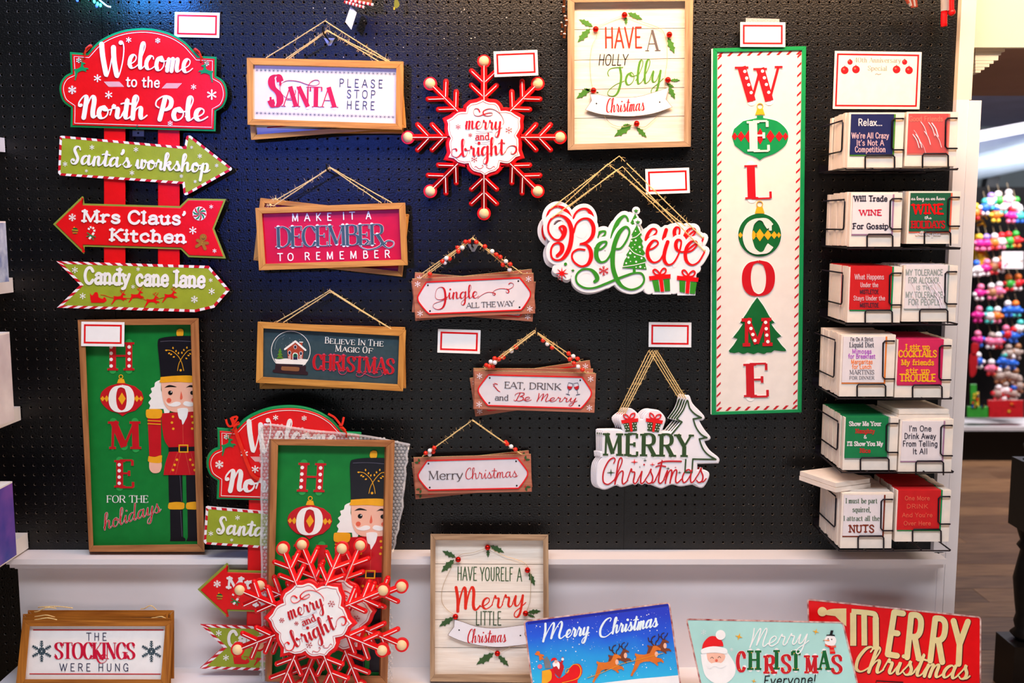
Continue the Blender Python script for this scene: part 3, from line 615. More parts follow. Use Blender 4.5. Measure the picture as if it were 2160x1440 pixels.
# ================================================================== direction sign (to the pole)
A = C(100, 0, 3.6); B = C(100, 380, 4.8)
def polesign():
    s = Sheet('direction_sign', 302, 380, .012, 'large red and green direction sign hanging at upper left, all its boards in view', 'sign', 'north pole direction signs')
    for x0, x1 in ((219.3, 264.5), (333.2, 379)):
        m = MB(s); m.prism([(x0, 262), (x1, 262), (x1, 564), (x0, 564)], 0, .010, red, back=True, ch=1.2); m.build('post')
    out = A("175,965 178,845 ~ 178,818 118,770 92,690 100,625 135,575 178,552 ~ 170,395 303,405 ~ 303,405 380,322 460,272 560,234 660,217 760,215 860,230 960,265 1050,322 1110,385 1145,425 ~ 1285,432 1283,578 ~ 1283,578 1335,612 1362,670 1365,740 1335,810 1282,845 ~ 1277,998")
    m = MB(s); m.prism(out, .010, .018, green, back=True, ch=.8); m.build('top_board')
    m = MB(s); m.prism(offset(out, -4.4), .018, .0205, red, ch=.9); m.build('red_face')
    m = MB(s); l = offset(out, -8.6); m.line(l, 1.15, .0205, .0212, white, closed=True); m.build('white_outline')
    n0, n1 = .0205, .0235
    for t, a in (('W', (395, 577, 592, 577, 258, 38)), ('elcome', (600, 512, 1105, 552, 200, 30))):
        m = MB(s); q = A.p(a[0], a[1])+A.p(a[2], a[3]); text(m, t, *q, a[4]/3.6, a[5]/3.6, white, n0, n1, 'script', thin=2.2 if t != 'W' else 2.4); m.build('lettering')
    m = MB(s); text(m, 'to the', *A.p(595, 655), *A.p(852, 663), 76/3.6, 3.1, white, n0, n1); m.build('lettering')
    for t, a in (('North', (222, 892, 762, 900, 172, 36)), ('Pole', (806, 905, 1222, 915, 178, 36))):
        m = MB(s); q = A.p(a[0], a[1])+A.p(a[2], a[3]); text(m, t, *q, a[4]/3.6, a[5]/3.6, white, n0, n1, 'script', thin=3); m.build('lettering')
    m = MB(s)
    for x0, y0, f in ((432, 620, 1), (880, 632, -1)):
        for i in range(11):
            x = x0+i*11; p = [A.p(x if f > 0 else x+28, y0), A.p(x+36 if f > 0 else x-8, y0+38)]; m.line(p, .9, n0, n0+.0008, white)
    m.build('hatched_stripes')
    m = MB(s)
    for x, y, r, k in ((617, 303, 18, 0), (838, 308, 20, 1), (238, 458, 20, 1), (1210, 482, 20, 1), (380, 594, 25, 0), (188, 682, 32, 2), (465, 720, 25, 0), (1110, 660, 18, 0), (1248, 718, 33, 0), (932, 936, 20, 1)):
        flk(s, *A.p(x, y), r/3.6, n0, n0+.0015, white, k)
    m.build('snowflakes')
    for x, y, f, an in ((208, 612, False, -.35), (1250, 640, True, .3)):
        m = MB(s); deer(m, *(A.p(x, y) if not f else A.p(x-118, y-52)), 36, 40, n0, n0+.0018, green, f, ang=an); m.build('reindeer_print')
    # orange red ribbon loops
    for x, y, g in ((283, 442, -1), (1165, 470, 1)):
        m = MB(s); p = A.p(x, y); u, v = p
        m.disc(u, v, 1.8, n0, n0+.0004, blackp)
        m.tube([(u, v, .022), (u-g*.5, v-10, .028), (u-g*1, v-16, .03), (u-g*7, v-24, .03), (u-g*14, v-26, .026), (u-g*8, v-19, .022), (u-g*1, v-12, .024), (u+g*3, v-10, .02)], .0016, ribm, 6, sm=4)
        m.tube([(u-g*2, v-20, .028), (u-g*12, v-28, .02), (u-g*16, v-22, .012)], .002, ribm, 6, sm=4); m.build('ribbon_loop')
    def arrow(out, border, face, inset, name, n=.016):
        m = MB(s); m.prism(out, .010, n-.001, border if not isinstance(border, tuple) else border[0], back=True); m.build(name)
        if isinstance(border, tuple):
            m = MB(s); p = out+[out[0]]; inn = offset(out, -inset); inn += [inn[0]]; pos = 0; seg = 11.2; 
            for (a, b), (c, d_) in zip(zip(p[:-1], p[1:]), zip(inn[:-1], inn[1:])):
                L = hypot(b[0]-a[0], b[1]-a[1]); t = 0
                while t < L-1e-3:
                    k = int(pos/seg+1e-6); st = min(L-t, (k+1)*seg-pos); 
                    if st < 1e-3: pos += 1e-3; t += 1e-3; continue
                    u, v = t/L, (t+st)/L; g_ = lambda w_, e, f: (e[0]+(f[0]-e[0])*w_, e[1]+(f[1]-e[1])*w_)
                    m.prism([g_(u, a, b), g_(v, a, b), g_(v, c, d_), g_(u, c, d_)], n-.001, n+.0006, border[k % 2]); pos += st; t += st
            m.build('candy_stripe_border')
            m = MB(s); m.prism(offset(out, -inset), n-.001, n+.0002, face, ch=.1); m.build('green_face')
        else:
            m = MB(s); m.prism(offset(out, -inset), n-.001, n+.0014, face, ch=1); m.build('red_face')
    a1 = [(126, 287.5), (130, 286), (389, 309), (393, 288), (396, 285.5), (402, 286), (488, 353), (489.5, 356), (488, 359), (395, 411), (390, 411.5), (387, 407), (385, 388), (127, 370), (122.5, 365)]
    arrow(a1, (stripew, striper), olive, 5, 'arrow_board')
    m = MB(s); text(m, "Santa's", *A.p(168, 1240), *A.p(640, 1272), 132/3.6, 6.2, white, .0162, .019, 'script', thin=2.7); m.build('lettering')
    m = MB(s); text(m, "workshop", *A.p(662, 1276), *A.p(1236, 1308), 128/3.6, 5.8, white, .0162, .019, 'script', thin=2.6); m.build('lettering')
    m = MB(s)
    for x, y, r, k in ((338, 1118, 16, 0), (672, 1135, 16, 0), (134, 1245, 16, 0), (296, 1297, 11, 0), (642, 1312, 16, 0), (1095, 1118, 12, 1), (1157, 1185, 15, 0), (1285, 1256, 14, 1), (1017, 1337, 14, 1), (1122, 1378, 11, 0)): flk(s, *A.p(x, y), r/3.6, .0162, .0172, white, k)
    m.build('snowflakes')
    a2 = B("57,445 352,162 366,168 375,235 1340,262 1422,183 1810,190 1690,490 1808,792 1428,778 1350,700 378,672 374,742 366,744")
    arrow(a2, olive2, red, 4, 'arrow_board')
    n0 = .0174
    for t, a in (('Mrs', (345, 420, 742, 432, 116)), ("Claus'", (810, 436, 1405, 446, 122)), ('Kitchen', (628, 610, 1405, 634, 118))):
        m = MB(s); text(m, t, *B.p(a[0], a[1]), *B.p(a[2], a[3]), a[4]/4.8, 5.6, white, n0, n0+.0026, 'slab'); m.build('lettering')
    m = MB(s); x, y = B.p(1540, 337); m.disc(x, y, 14.8, n0, n0+.001, white, 24)
    for i in range(10):
        a = 2*pi*i/10; q = [(x+cos(a+t*.9)*t*14, y+sin(a+t*.9)*t*14) for t in (.06, .35, .7, 1)]; m.ribbon(q, [.3, 2.2, 3.4, 3.2 if i % 2 else 2], n0+.001, n0+.0016, striper if i % 2 else green, cap=False)
    m.build('peppermint_print')
    m = MB(s); gb = mat('gingerbread_print', '#9c6a1e', .5); x, y = B.p(1568, 632); m.disc(x+2, y-11, 7.6, n0, n0+.0014, gb, 16)
    for dx, dy, L in ((-10, -5, 1), (11, 1, 1), (-12, 8, 1), (6, 13, 1)): m.line([(x, y), (x+dx, y+dy)], 6.6, n0, n0+.0013, gb)
    for dx, dy in ((0, -13), (4, -13), (0, -1), (-1, 3)): m.disc(x+dx, y+dy, .7, n0+.0014, n0+.0018, gold, 6)
    m.line(smooth([(x-1, y-9), (x+2, y-7.5), (x+5, y-9)]), .7, n0+.0014, n0+.0018, blackp); m.build('gingerbread_print')
    m = MB(s); x, y = B.p(280, 512); m.disc(x, y, 6.6, n0, n0+.0012, dgrn, 16); m.line([(x-6, y-2), (x+6, y-1)], 1.6, n0+.0012, n0+.0015, gold); m.line([(x-6, y+2), (x+6, y+2.6)], 1.4, n0+.0012, n0+.0015, red); m.line([(x-5, y+4.5), (x+5, y+4.5)], 1, n0+.0012, n0+.0015, gold); m.disc(x-2, y-7.5, 1.4, n0, n0+.0012, gold); m.build('bauble_print')
    m = MB(s); cp = smooth([B.p(415, 500), B.p(430, 478), B.p(455, 478), B.p(475, 500), B.p(470, 530), B.p(445, 565), B.p(415, 605)], 3)
    for i in range(len(cp)-1): m.line([cp[i], cp[i+1]], 4.6, n0, n0+.0014, white if i % 3 != 2 else red, cap=False)
    for dx, dy in ((-8, -6), (9, 3), (5, 9), (-9, 2)): x, y = B.p(442, 560); m.line([(x, y), (x+dx, y+dy)], 2, n0+.0014, n0+.002, green)
    m.build('candy_cane_print')
    m = MB(s)
    for x, y, r, k in ((252, 376, 38, 2), (1658, 268, 18, 0), (1472, 508, 33, 0), (1692, 714, 18, 0)): flk(s, *B.p(x, y), r/4.8, n0, n0+.001, white, k)
    m.build('snowflakes')
    a3 = B("90,818 1635,865 1848,1110 1690,1290 1500,1335 95,1290 330,1060")
    arrow(a3, (striper, stripew), olive, 5.6, 'arrow_board')
    n0 = .0162
    for t, a in (('Candy', (365, 1042, 838, 1058, 158)), ('cane', (888, 1062, 1228, 1070, 158)), ('lane', (1280, 1074, 1598, 1084, 160))):
        m = MB(s); text(m, t, *B.p(a[0], a[1]), *B.p(a[2], a[3]), a[4]/4.8, 6.4, white, n0, n0+.0024, 'slab'); m.build('lettering')
    for x, y in ((645, 1258), (820, 1238), (978, 1288), (1160, 1238)):
        m = MB(s); deer(m, *B.p(x, y), 33, 31, n0, n0+.001, red); m.build('reindeer_print')
    m = MB(s); m.prism(B("~ 430,1140 450,1165 470,1150 480,1135 505,1135 515,1160 520,1185 560,1200 575,1180 600,1215 570,1240 ~ 445,1240 435,1200"), n0, n0+.001, red); m.line(B("~ 540,1160 580,1165 640,1185 680,1190"), 1, n0, n0+.001, red)
    m.line(B("680,1195 760,1190 830,1195 900,1190 960,1195 1010,1220 1080,1210 1180,1185"), .8, n0, n0+.001, red); m.build('sleigh_print')
    m = MB(s)
    for x, y, r, k in ((278, 908, 27, 0), (357, 1172, 27, 0), (867, 1078, 18, 0), (918, 900, 18, 0), (1653, 1012, 18, 0), (1663, 1125, 28, 0), (1488, 1206, 36, 2)): flk(s, *B.p(x, y), r/4.8, n0, n0+.001, white, k)
    m.build('snowflakes')
    return s
pole = polesign()
# second one, standing on the bottom shelf behind the nutcracker sign
p2 = copytree(pole.root, 604, 1152, .075, label='second red and green direction sign, standing on the bottom shelf half hidden by bubble wrap', lean=.0)
s2 = Sheet('ribbon_frame', 604, 1152, .075); q_ = C(400, 830, 4.3645)
for rp in ([(383, 218), (400, 260), (430, 360), (480, 500), (530, 640), (580, 750), (640, 790)], [(335, 235), (345, 275), (365, 300), (395, 290), (440, 215), (385, 222)], [(1275, 185), (1330, 215), (1370, 260), (1400, 290), (1420, 215)]):
    m = MB(s2); pt = smooth([q_.p(*a) for a in rp], 4); m.ribbon(pt, [7.5 if rp[0][0] == 383 else 4.5]*len(pt), .026, .0268, ribm, cap=False); o = m.build('red_ribbon'); o.parent = p2
bpy.data.objects.remove(s2.root)
sb = Sheet('hanging_bracket', 292, 280, .001, 'small grey metal bracket plate between the red posts of the upper left sign', 'bracket')
m = MB(sb); m.prism([(279, 274), (304, 274), (304, 288), (279, 288)], 0, .002, zinc, back=True, ch=.5); m.build('bracket_plate')
m = MB(sb); m.disc(291.5, 280.5, 2.4, .002, .0022, blackp); m.tube([(289, 274, .003), (288.5, 266, .034), (290, 264, .036)], .0016, zinc, 8); m.build('bracket_prong')
# ================================================================== oak framed hanging signs
def oak(name, lab, O, I, d, pan, th=.016, wx=oakx, wz=oakz, cat='sign', group=None, pn=.006):
    s = Sheet(name, *cen(O), d, lab, cat, group); frame_parts(s, O, I, th, wx, wz, 0, pan, pn); return s
def backframe(lab, Q, d, pan=None, rail=10.5, wx=oakx, wz=oakz, group=None):
    return oak('framed_sign', lab, Q, offset(Q, -rail), d, pan or white, wx=wx, wz=wz, group=group)
K = C(500, 0, 4.645); T1 = .0063
G1 = 'oak framed hanging signs, stack under the top hook'
s = backframe("rearmost framed sign hanging level behind the SANTA sign, oak rail showing at lower right", K("165,655 1632,655 1632,1308 165,1308"), .004, group=G1)
s = backframe("framed sign tilted behind the SANTA sign, white panel with red line at lower left", [K.p(x, y) for x, y in rrect(88, 728, 1525, 645, -4.5)], .024, group=G1)
m = MB(s); m.line([K.p(295, 1249), K.p(1300, 1170)], 2.2, T1, T1+.0005, crim, cap=False); m.build('red_line')
O = K("95,565 1632,603 1618,1272 102,1222"); s1 = oak('framed_sign', "oak framed white hanging sign reading SANTA PLEASE STOP HERE", O, K("158,632 1560,668 1555,1210 158,1165"), .044, cream, group=G1)
m = MB(s1)
for r in ((195, 687, 1538, 725), (195, 1107, 1527, 1147)):
    for i in range(34):
        t = i/33; x, y = K.p(r[0]+(r[2]-r[0])*t, r[1]+(r[3]-r[1])*t)
        for a in range(4): c, q = cos(pi*a/4+.1)*4, sin(pi*a/4+.1)*4; m.line([(x-c, y-q), (x+c, y+q)], .45, T1-.0004, T1, slate, cap=False)
m.build('star_rows')
m = MB(s1); n1 = T1+.0016; hl = (.9, T1+.0006, white)
text(m, 'S', *K.p(300, 1040), *K.p(450, 1042), 305/4.645, 15, crim, T1-.0005, n1, 'serif', thin=2, halo=hl)
text(m, 'ANTA', *K.p(442, 1040), *K.p(968, 1050), 195/4.645, 9.5, crim, T1-.0005, n1, 'serif', thin=1.2, halo=hl, track=.03); m.build('lettering')
m = MB(s1); m.swash(K("568,880 574,905 555,945 500,965 445,925 420,865 440,815 500,788 600,796 700,830 765,838 805,815 795,785 755,785 712,815 690,880 690,1040"), .8, 1.3, T1, n1, crim); m.build('flourish')
for t, a in (('PLEASE', (1000, 848, 1427, 859)), ('STOP', (1075, 956, 1353, 963)), ('HERE', (1073, 1064, 1348, 1072))):
    m = MB(s1); text(m, t, *K.p(*a[:2]), *K.p(*a[2:]), 76/4.645, 1.5, navytxt, T1-.0005, T1+.0014, track=.42, halo=(.7, T1+.0005, white)); m.build('lettering')
m = MB(s1); th = .03
for p in (((285, 566), (862, 205), (1495, 603)), ((478, 575), (885, 295), (1392, 603)), ((505, 575), (888, 305), (1475, 603))):
    a, b, c = [K.p(*q) for q in p]; twine(s1, [(*a, .012), (*b, th), (*c, .012)], .0013, 60, m=m)
m.build('twine')
hook(*K.p(905, 400), .085, lab='steel peg hook holding the twine of the SANTA sign', up=40)
# ---- december
D = C(500, 330, 5.3325); G2 = 'oak framed hanging signs, second stack'
s = backframe("framed sign tilted clockwise behind the DECEMBER sign, showing at upper left and lower right", [D.p(x, y) for x, y in rrect(262, 465, 1685, 706, 6.3)], .012, pan=crim, group=G2)
O = D("205,578 1892,518 1922,1222 247,1280"); s = oak('framed_sign', "oak framed crimson hanging sign reading MAKE IT A DECEMBER TO REMEMBER", O, D("280,640 1822,590 1848,1160 320,1207"), .034, crim, group=G2)
for t, a in (('MAKE', (615, 727, 1065, 717)), ('IT', (1188, 709, 1328, 705)), ('A', (1450, 701, 1508, 700)), ('TO', (455, 1172, 637, 1168)), ('REMEMBER', (758, 1162, 1722, 1134))):
    m = MB(s); text(m, t, *D.p(*a[:2]), *D.p(*a[2:]), 80/5.3325, 2.3, white, T1-.0005, T1+.0016, track=.75 if len(t) > 2 else .6); m.build('lettering')
m = MB(s); text(m, 'DECEMBER', *D.p(437, 1020), *D.p(1665, 985), 226/5.3325, 6.6, slate, T1-.0005, T1+.002, 'serif', thin=1.3, halo=(.55, T1+.0012, white), track=.0); m.build('lettering')
m = MB(s)
for g_, a_, b_, mm in ((1.6, T1-.0005, T1+.0012, white), (0, T1+.001, T1+.0019, slate)): m.swash(D("1590,900 1640,985 1700,1028 1755,1005 1760,960 1700,945 1640,985 1560,1030 1470,1045 1400,1020 1375,975 1400,935 1450,928 1475,955 1445,985"), 1.2+g_, 4+g_, a_, b_, mm)
m.build('flourish')
m = MB(s)
for p in (((405, 562), (1045, 120), (1742, 520)), ((440, 490), (1050, 130), (1625, 522))):
    a, b, c = [D.p(*q) for q in p]; twine(s, [(*a, .01), (*b, .035), (*c, .01)], .0013, 34, m=m)
m.build('twine')
for q in ((375, 545), (432, 478)):
    m = MB(s); c = s.loc(*D.p(*q), .012); m.ball(c, .0032, jute, 8, 5); twine(s, [(*D.p(q[0]-40, q[1]), .012), (*D.p(q[0]+30, q[1]+8), .012)], .001, 14, m=m); m.build('twine_knot')
hook(*D.p(1075, 190), .08, plate=False, lab='dark peg hook holding the twine of the DECEMBER sign')
# ---- believe in the magic
E = C(500, 590, 5.4); G3 = 'oak framed hanging signs, third stack'
s = backframe("framed sign behind the snow globe sign, thin oak edge showing below and at right", E("250,492 1915,538 1925,1235 258,1242"), .012, pan=slatep, group=G3)
O = E("235,475 1925,570 1890,1270 215,1172"); s = oak('framed_sign', "oak framed slate grey sign with printed snow globe, reading BELIEVE IN THE MAGIC OF CHRISTMAS", O, E("300,552 1848,640 1828,1190 296,1105"), .034, slatep, group=G3)
for t, a in (('B', (998, 722, 1048, 724)), ('ELIEVE', (1052, 725, 1345, 740)), ('I', (1375, 742, 1400, 743)), ('N', (1402, 743, 1465, 746)), ('T', (1490, 750, 1545, 753)), ('HE', (1550, 753, 1670, 758)), ('M', (1113, 815, 1190, 818)), ('AGIC', (1195, 819, 1395, 829)), ('O', (1428, 832, 1485, 834)), ('F', (1492, 835, 1550, 838))):
    m = MB(s); text(m, t, *E.p(*a[:2]), *E.p(*a[2:]), (72 if len(t) == 1 and t not in 'NF' else 56)/5.4, 1.9, white, T1-.0005, T1+.0014, 'serif', thin=.6, track=.1); m.build('lettering')
pk = mat('pink_edge', '#c8466a', .5)
m = MB(s)
for t, a in (('CHRI', (858, 1020, 1230, 1030)), ('STMAS', (1240, 1042, 1790, 1072))): text(m, t, *E.p(*a[:2]), *E.p(*a[2:]), 170/5.4, 5.2, dred, T1-.0005, T1+.0018, 'serif', thin=1.3, halo=(.5, T1+.001, pk), track=.06)
m.build('lettering')
m = MB(s)
for q in ("1150,1000 1165,1060 1205,1080 1245,1055 1245,1010 1200,998 1180,1030 1215,1040", "1470,1050 1440,1080 1400,1105 1360,1090 1370,1060 1420,1060 1470,1075 1540,1105 1610,1105 1655,1080 1640,1030", "1640,1020 1600,1025 1590,1005 1615,995"): m.swash(E(q), .8, 1.6, T1, T1+.0014, pk)
m.build('flourish')
x, y = E.p(612, 805); m = MB(s); m.line(circ(x, y, 41, 36), 1.3, T1-.0005, T1+.001, white, closed=True); m.swash([E.p(430, 790), E.p(440, 720), E.p(480, 660), E.p(545, 628)], .5, 3, T1, T1+.0006, mat('glass_glint', '#8fa3ae', .4)); m.build('globe_print')
m = MB(s); m.prism(E("425,897 ~ 425,897 480,905 560,895 640,910 720,900 815,908 ~ 775,968 700,962 450,955"), T1-.0005, T1+.0012, white); m.build('snow_print')
m = MB(s); m.prism(E("440,952 788,980 782,1040 ~ 782,1040 805,1050 808,1075 795,1083 ~ 600,1072 420,1055 ~ 405,1045 410,1025 432,1018"), T1-.0005, T1+.0012, brownp); m.prism(E("~ 510,985 600,988 700,995 710,1015 695,1040 600,1036 515,1030 502,1008 510,985"), T1+.0012, T1+.0016, mat('bronze_plate', '#8a5a3a', .4)); m.build('globe_base_print')
m = MB(s); brick = mat('brick_print', '#a84028', .5, .15, scale=200)
m.prism(E("570,790 665,705 760,800 745,912 580,905"), T1-.0005, T1+.001, brick); m.prism(E("715,710 748,712 740,760 715,740"), T1-.0005, T1+.001, brick)
m.poly(E("545,790 665,700 780,800"), 4, T1+.001, T1+.0018, white); m.line(E("712,708 748,710"), 2, T1+.001, T1+.0016, white); m.build('house_print')
m = MB(s)
for q in ((598, 830), (728, 838), (663, 765)): m.disc(*E.p(*q), 3.4, T1+.001, T1+.0013, white, 10, 4.6); m.disc(*E.p(*q), 2.6, T1+.0013, T1+.0016, navytxt, 10, 3.6)
m.prism(E("632,908 632,870 ~ 632,850 645,832 663,828 685,835 695,852 ~ 695,912"), T1+.001, T1+.0014, white); m.prism(E("640,908 640,870 ~ 640,855 650,842 663,838 680,845 688,856 ~ 688,910"), T1+.0014, T1+.0017, navytxt)
m.line(circ(*E.p(662, 860), 3, 12), 1.4, T1+.0017, T1+.0022, green, closed=True)
for x in (600, 725):
    for i in range(3): m.line([E.p(x-14, 905-i*16), E.p(x+12, 893-i*16)], 1.2, T1+.001, T1+.0014, white)
m.build('house_details')
m = MB(s)
for i, (yy_, hw) in enumerate(((775, 22), (810, 32), (845, 42))): m.prism(E(f"490,{yy_} {490+hw},{yy_+50} {490-hw},{yy_+50}"), T1-.0005, T1+.001+i*.0001, lime)
for q in ((480, 820), (500, 850), (470, 870), (515, 880), (490, 885)): m.disc(*E.p(*q), .8, T1+.0012, T1+.0016, dred, 6)
m.build('tree_print')
m = MB(s)
for _ in range(24):
    a, r = random.uniform(pi, 2*pi), random.uniform(8, 36); m.disc(E.p(612, 805)[0]+cos(a)*r, E.p(612, 805)[1]+sin(a)*r, random.uniform(.25, .55), T1-.0003, T1+.0004, white, 5)
m.build('snow_dots')
m = MB(s)
for p in (((455, 480), (1060, 118), (1755, 558)), ((528, 485), (1065, 135), (1750, 558))):
    a, b, c = [E.p(*q) for q in p]; twine(s, [(*a, .01), (*b, .03), (*c, .01)], .0013, 26, m=m)
m.build('twine')
hook(*E.p(1040, 150), .07, plate=False, lab='dark peg hook holding the twine of the snow globe sign')
# ================================================================== the stockings (bottom left)
R = C(20, 1260, 5.684); G4 = 'amber framed signs leaning in a stack on the bottom shelf'
def lean(O, I, d, lab, pan=white, ln=.16):
    s = Sheet('framed_sign', *cen(O), d, lab, 'sign', G4, lean=ln); frame_parts(s, O, I, .018, ambx, ambz, 0, pan); return s
def cord(s, a, b, lift):
    m = MB(s); p, q = R.p(*a), R.p(*b); m.tube([(p[0]-8, p[1]+1, .004), (p[0], p[1], .01), ((p[0]+q[0])/2, min(p[1], q[1])-lift, .016), (q[0], q[1], .008)], .0014, jute, 6, sm=5); m.build('twine')
s = lean(R("220,150 1975,150 1975,1300 205,1300"), offset(R("220,150 1975,150 1975,1300 205,1300"), -11), .07, 'rearmost amber framed sign of the bottom left stack, leaning furthest back'); cord(s, (390, 112), (760, 125), 1); cord(s, (1620, 130), (1770, 155), 6)
q = R("160,195 1905,170 1935,1330 130,1330"); s = lean(q, offset(q, -11), .095, 'second amber framed sign from the back of the bottom left stack, tilted slightly'); cord(s, (345, 165), (560, 130), 2)
q = R("158,232 1940,245 1935,1350 105,1350"); s = lean(q, offset(q, -11), .12, 'amber framed sign directly behind the STOCKINGS sign'); cord(s, (350, 222), (545, 235), 2); cord(s, (1750, 240), (1900, 262), 2)
s = lean(R("158,268 1965,278 1905,1180 62,1180"), R("245,343 1868,343 1815,980 190,978"), .145, 'front amber framed white sign reading THE STOCKINGS WERE HUNG'); cord(s, (350, 260), (570, 266), 3)
for t, a in (('THE', (922, 512, 1165, 512)), ('WERE', (600, 878, 972, 880)), ('HUNG', (1062, 880, 1428, 880))):
    m = MB(s); text(m, t, *R.p(*a[:2]), *R.p(*a[2:]), 88/5.684, 1.6, navytxt, T1-.0005, T1+.0014, track=.4, halo=(.6, T1+.0004, white)); m.build('lettering')
m = MB(s); text(m, 'STOCKINGS', *R.p(533, 733), *R.p(1510, 735), 194/5.684, 6.2, crim, T1-.0005, T1+.0018, 'serif', thin=1.1, halo=(.8, T1+.0006, white), track=.05); m.build('lettering')
m = MB(s); m.swash(R("1030,640 1050,730 1085,782 1140,775 1172,730 1160,690 1115,685 1095,720 1120,745 1135,715"), .9, 4.2, T1, T1+.0017, crim); m.build('flourish')
for a, b in (((283, 387), (1846, 388)), ((240, 914), (1813, 917))): m = MB(s); m.line([R.p(*a), R.p(*b)], 2, T1-.0005, T1+.0008, dred, cap=False); m.build('red_line')
for q in ((386, 642), (1702, 644)):
    m = MB(s); x, y = R.p(*q)
    for hh, mm, ww in ((0, white, 3.2), (.0007, mat('teal_print', '#1c3a48', .5), 1.7)):
        for i in range(6):
            a = pi/3*i+pi/6; c, d_ = cos(a), sin(a); m.line([(x+c*3, y+d_*3), (x+c*22, y+d_*22)], ww, T1-.0005, T1+.0006+hh, mm)
            for r_, l in ((20, 0), (15.5, 5), (11, 5.5), (6, 4)):
                for g_ in (-1, 1): b_ = a+g_*pi/5; l2 = l or 0; m.line([(x+c*(r_-2), y+d_*(r_-2)), (x+c*(r_-2)+cos(b_)*(l2 or 4), y+d_*(r_-2)+sin(b_)*(l2 or 4))], ww*.85, T1-.0005, T1+.0006+hh, mm)
            a += pi/6; m.line([(x+cos(a)*2, y+sin(a)*2), (x+cos(a)*8, y+sin(a)*8)], ww*.8, T1-.0005, T1+.0006+hh, mm)
    m.build('snowflake_print')
# ================================================================== merry and bright snowflakes
F_ = C(840, 90, 3.692); W_ = C(940, 190, 7.576)
def bigflake():
    cx, cy = F_.p(668, 737); s = Sheet('snowflake_sign', cx, cy, .02, 'red and white snowflake sign with wooden knobs hanging on the pegboard, reading merry and bright', 'sign', 'merry and bright snowflake signs')
    k = 1/3.692
    def rbar(a, b, w, nm, par=None):
        m = MB(s); L = s.loc; r = w*s.k/2
        m.tube3([L(*a, .004), L(*b, .004)], r, red, 12); m.ball(L(*b, .004), r, red, 12, 8); o = m.build(nm, sm=True)
        if par: o.parent = par
        m = MB(s); l_ = hypot(b[0]-a[0], b[1]-a[1]); t = (l_-w*.1)/l_
        m.line([a, (a[0]+(b[0]-a[0])*t, a[1]+(b[1]-a[1])*t)], 1.5, .004+r*.9, .004+r*1.06, white); m.build('white_line', o); return o
    R0 = 592
    for i in range(8):
        a = -pi/2+pi/4*i; c, d = cos(a), sin(a); X = lambda r, q=0: (cx+(c*r-d*q)*k, cy+(d*r+c*q)*k)
        arm = rbar(X(290), X(R0-10), 50*k, 'arm')
        for r in (312, 425):
            for g_ in (-1, 1): rbar(X(r), X(r+92, g_*98), 42*k, 'branch')
        m = MB(s); p = X(R0); m.disc(*p, 53*k, 0, .010, red, 24); o = m.build('ball_cup', arm)
        m = MB(s); m.ball(s.loc(*p, .006), 42*k*s.k, ballw, 20, 8, ry=.9, full=False); m.build('wooden_knob', arm, sm=True)
    P1 = W_("595,128 ~ 620,165 690,195 790,205 850,260 880,335 ~ 960,330 1050,350 1120,400 1195,440 ~ 1185,500 1190,600 1165,660 1125,728 ~ 1160,780 1165,880 1160,960 1190,1050 ~ 1120,1070 1060,1130 990,1170 870,1150 ~ 850,1240 800,1290 700,1320 625,1365 ~ 560,1320 450,1290 390,1230 370,1165 ~ 300,1175 200,1150 130,1090 45,1075 ~ 80,1000 60,900 60,830 85,770 ~ 50,710 35,620 40,540 18,480 ~ 100,440 180,370 250,350 325,350 ~ 340,270 400,215 500,195 570,165")
    m = MB(s); m.prism(offset(P1, 7.5), -.002, .007, red, ch=2.2, back=True); m.build('red_backing')
    m = MB(s); m.prism(P1, .007, .0105, white, ch=.5); m.build('plaque')
    m = MB(s); m.line(offset(P1, -3.4), .7, .0105, .0112, dred, closed=True); m.build('plaque_outline')
    m = MB(s); n0, n1 = .0104, .0126; h = (.9, .0115, white)
    text(m, 'merry', *W_.p(300, 612), *W_.p(905, 628), 245/7.576, 4.3, dred, n0, n1, 'script', thin=.8, halo=h); m.build('lettering')
    m = MB(s); m.swash(W_("912,550 930,500 890,400 800,320 700,295 610,330 605,385 660,410 735,400 745,365 700,360 620,380 540,410 470,400 445,345 470,295 520,300 545,345"), .6, 3, n0, n1, red); m.build('flourish')
    m = MB(s); text(m, 'and', *W_.p(470, 793), *W_.p(702, 788), 108/7.576, 2.4, dred, n0, n1, 'serif', thin=.6); m.build('lettering')
    for q in ("~ 700,650 600,668 500,650 480,660 490,688 600,690 700,668 750,670", "~ 700,660 750,650 760,668 745,690", "~ 720,850 640,860 500,850 455,820 480,805 600,835 700,815 735,820"): m = MB(s); m.line(W_(q), .6, n0, n1-.001, pale); m.build('scroll_line')
    m = MB(s); text(m, 'bright', *W_.p(240, 1062), *W_.p(960, 1020), 275/7.576, 5.2, dred, n0, n1, 'script', thin=.8, halo=h); m.build('lettering')
    for q in ("270,990 200,1065 130,1060 90,1000 110,945 160,935 175,965", "950,1000 990,920 1050,885 1115,900 1130,960 1090,1015 1045,1010 1050,980"): m = MB(s); m.swash(W_(q), .7, 4, n0, n1, red); m.build('flourish')
    for q in ("~ 465,1240 480,1215 540,1255 600,1225 590,1195 580,1215", "~ 785,1240 770,1215 710,1255 650,1225 660,1195 670,1215"): m = MB(s); m.line(W_(q), .8, n0, n1-.001, dred); m.build('flourish')
    for x, y, r in ((200, 585, 42), (1010, 640, 58), (395, 718, 34), (458, 1105, 52)): flk(s, *W_.p(x, y), r/7.576, n0, n1-.0012, dred, 1, w=.55)
    return s
bf = bigflake()
f2 = copytree(bf.root, 699, 1295, .185, roll=radians(22.5), lean=.16, label='rear red and white snowflake sign in the stack on the bottom shelf, mostly hidden')
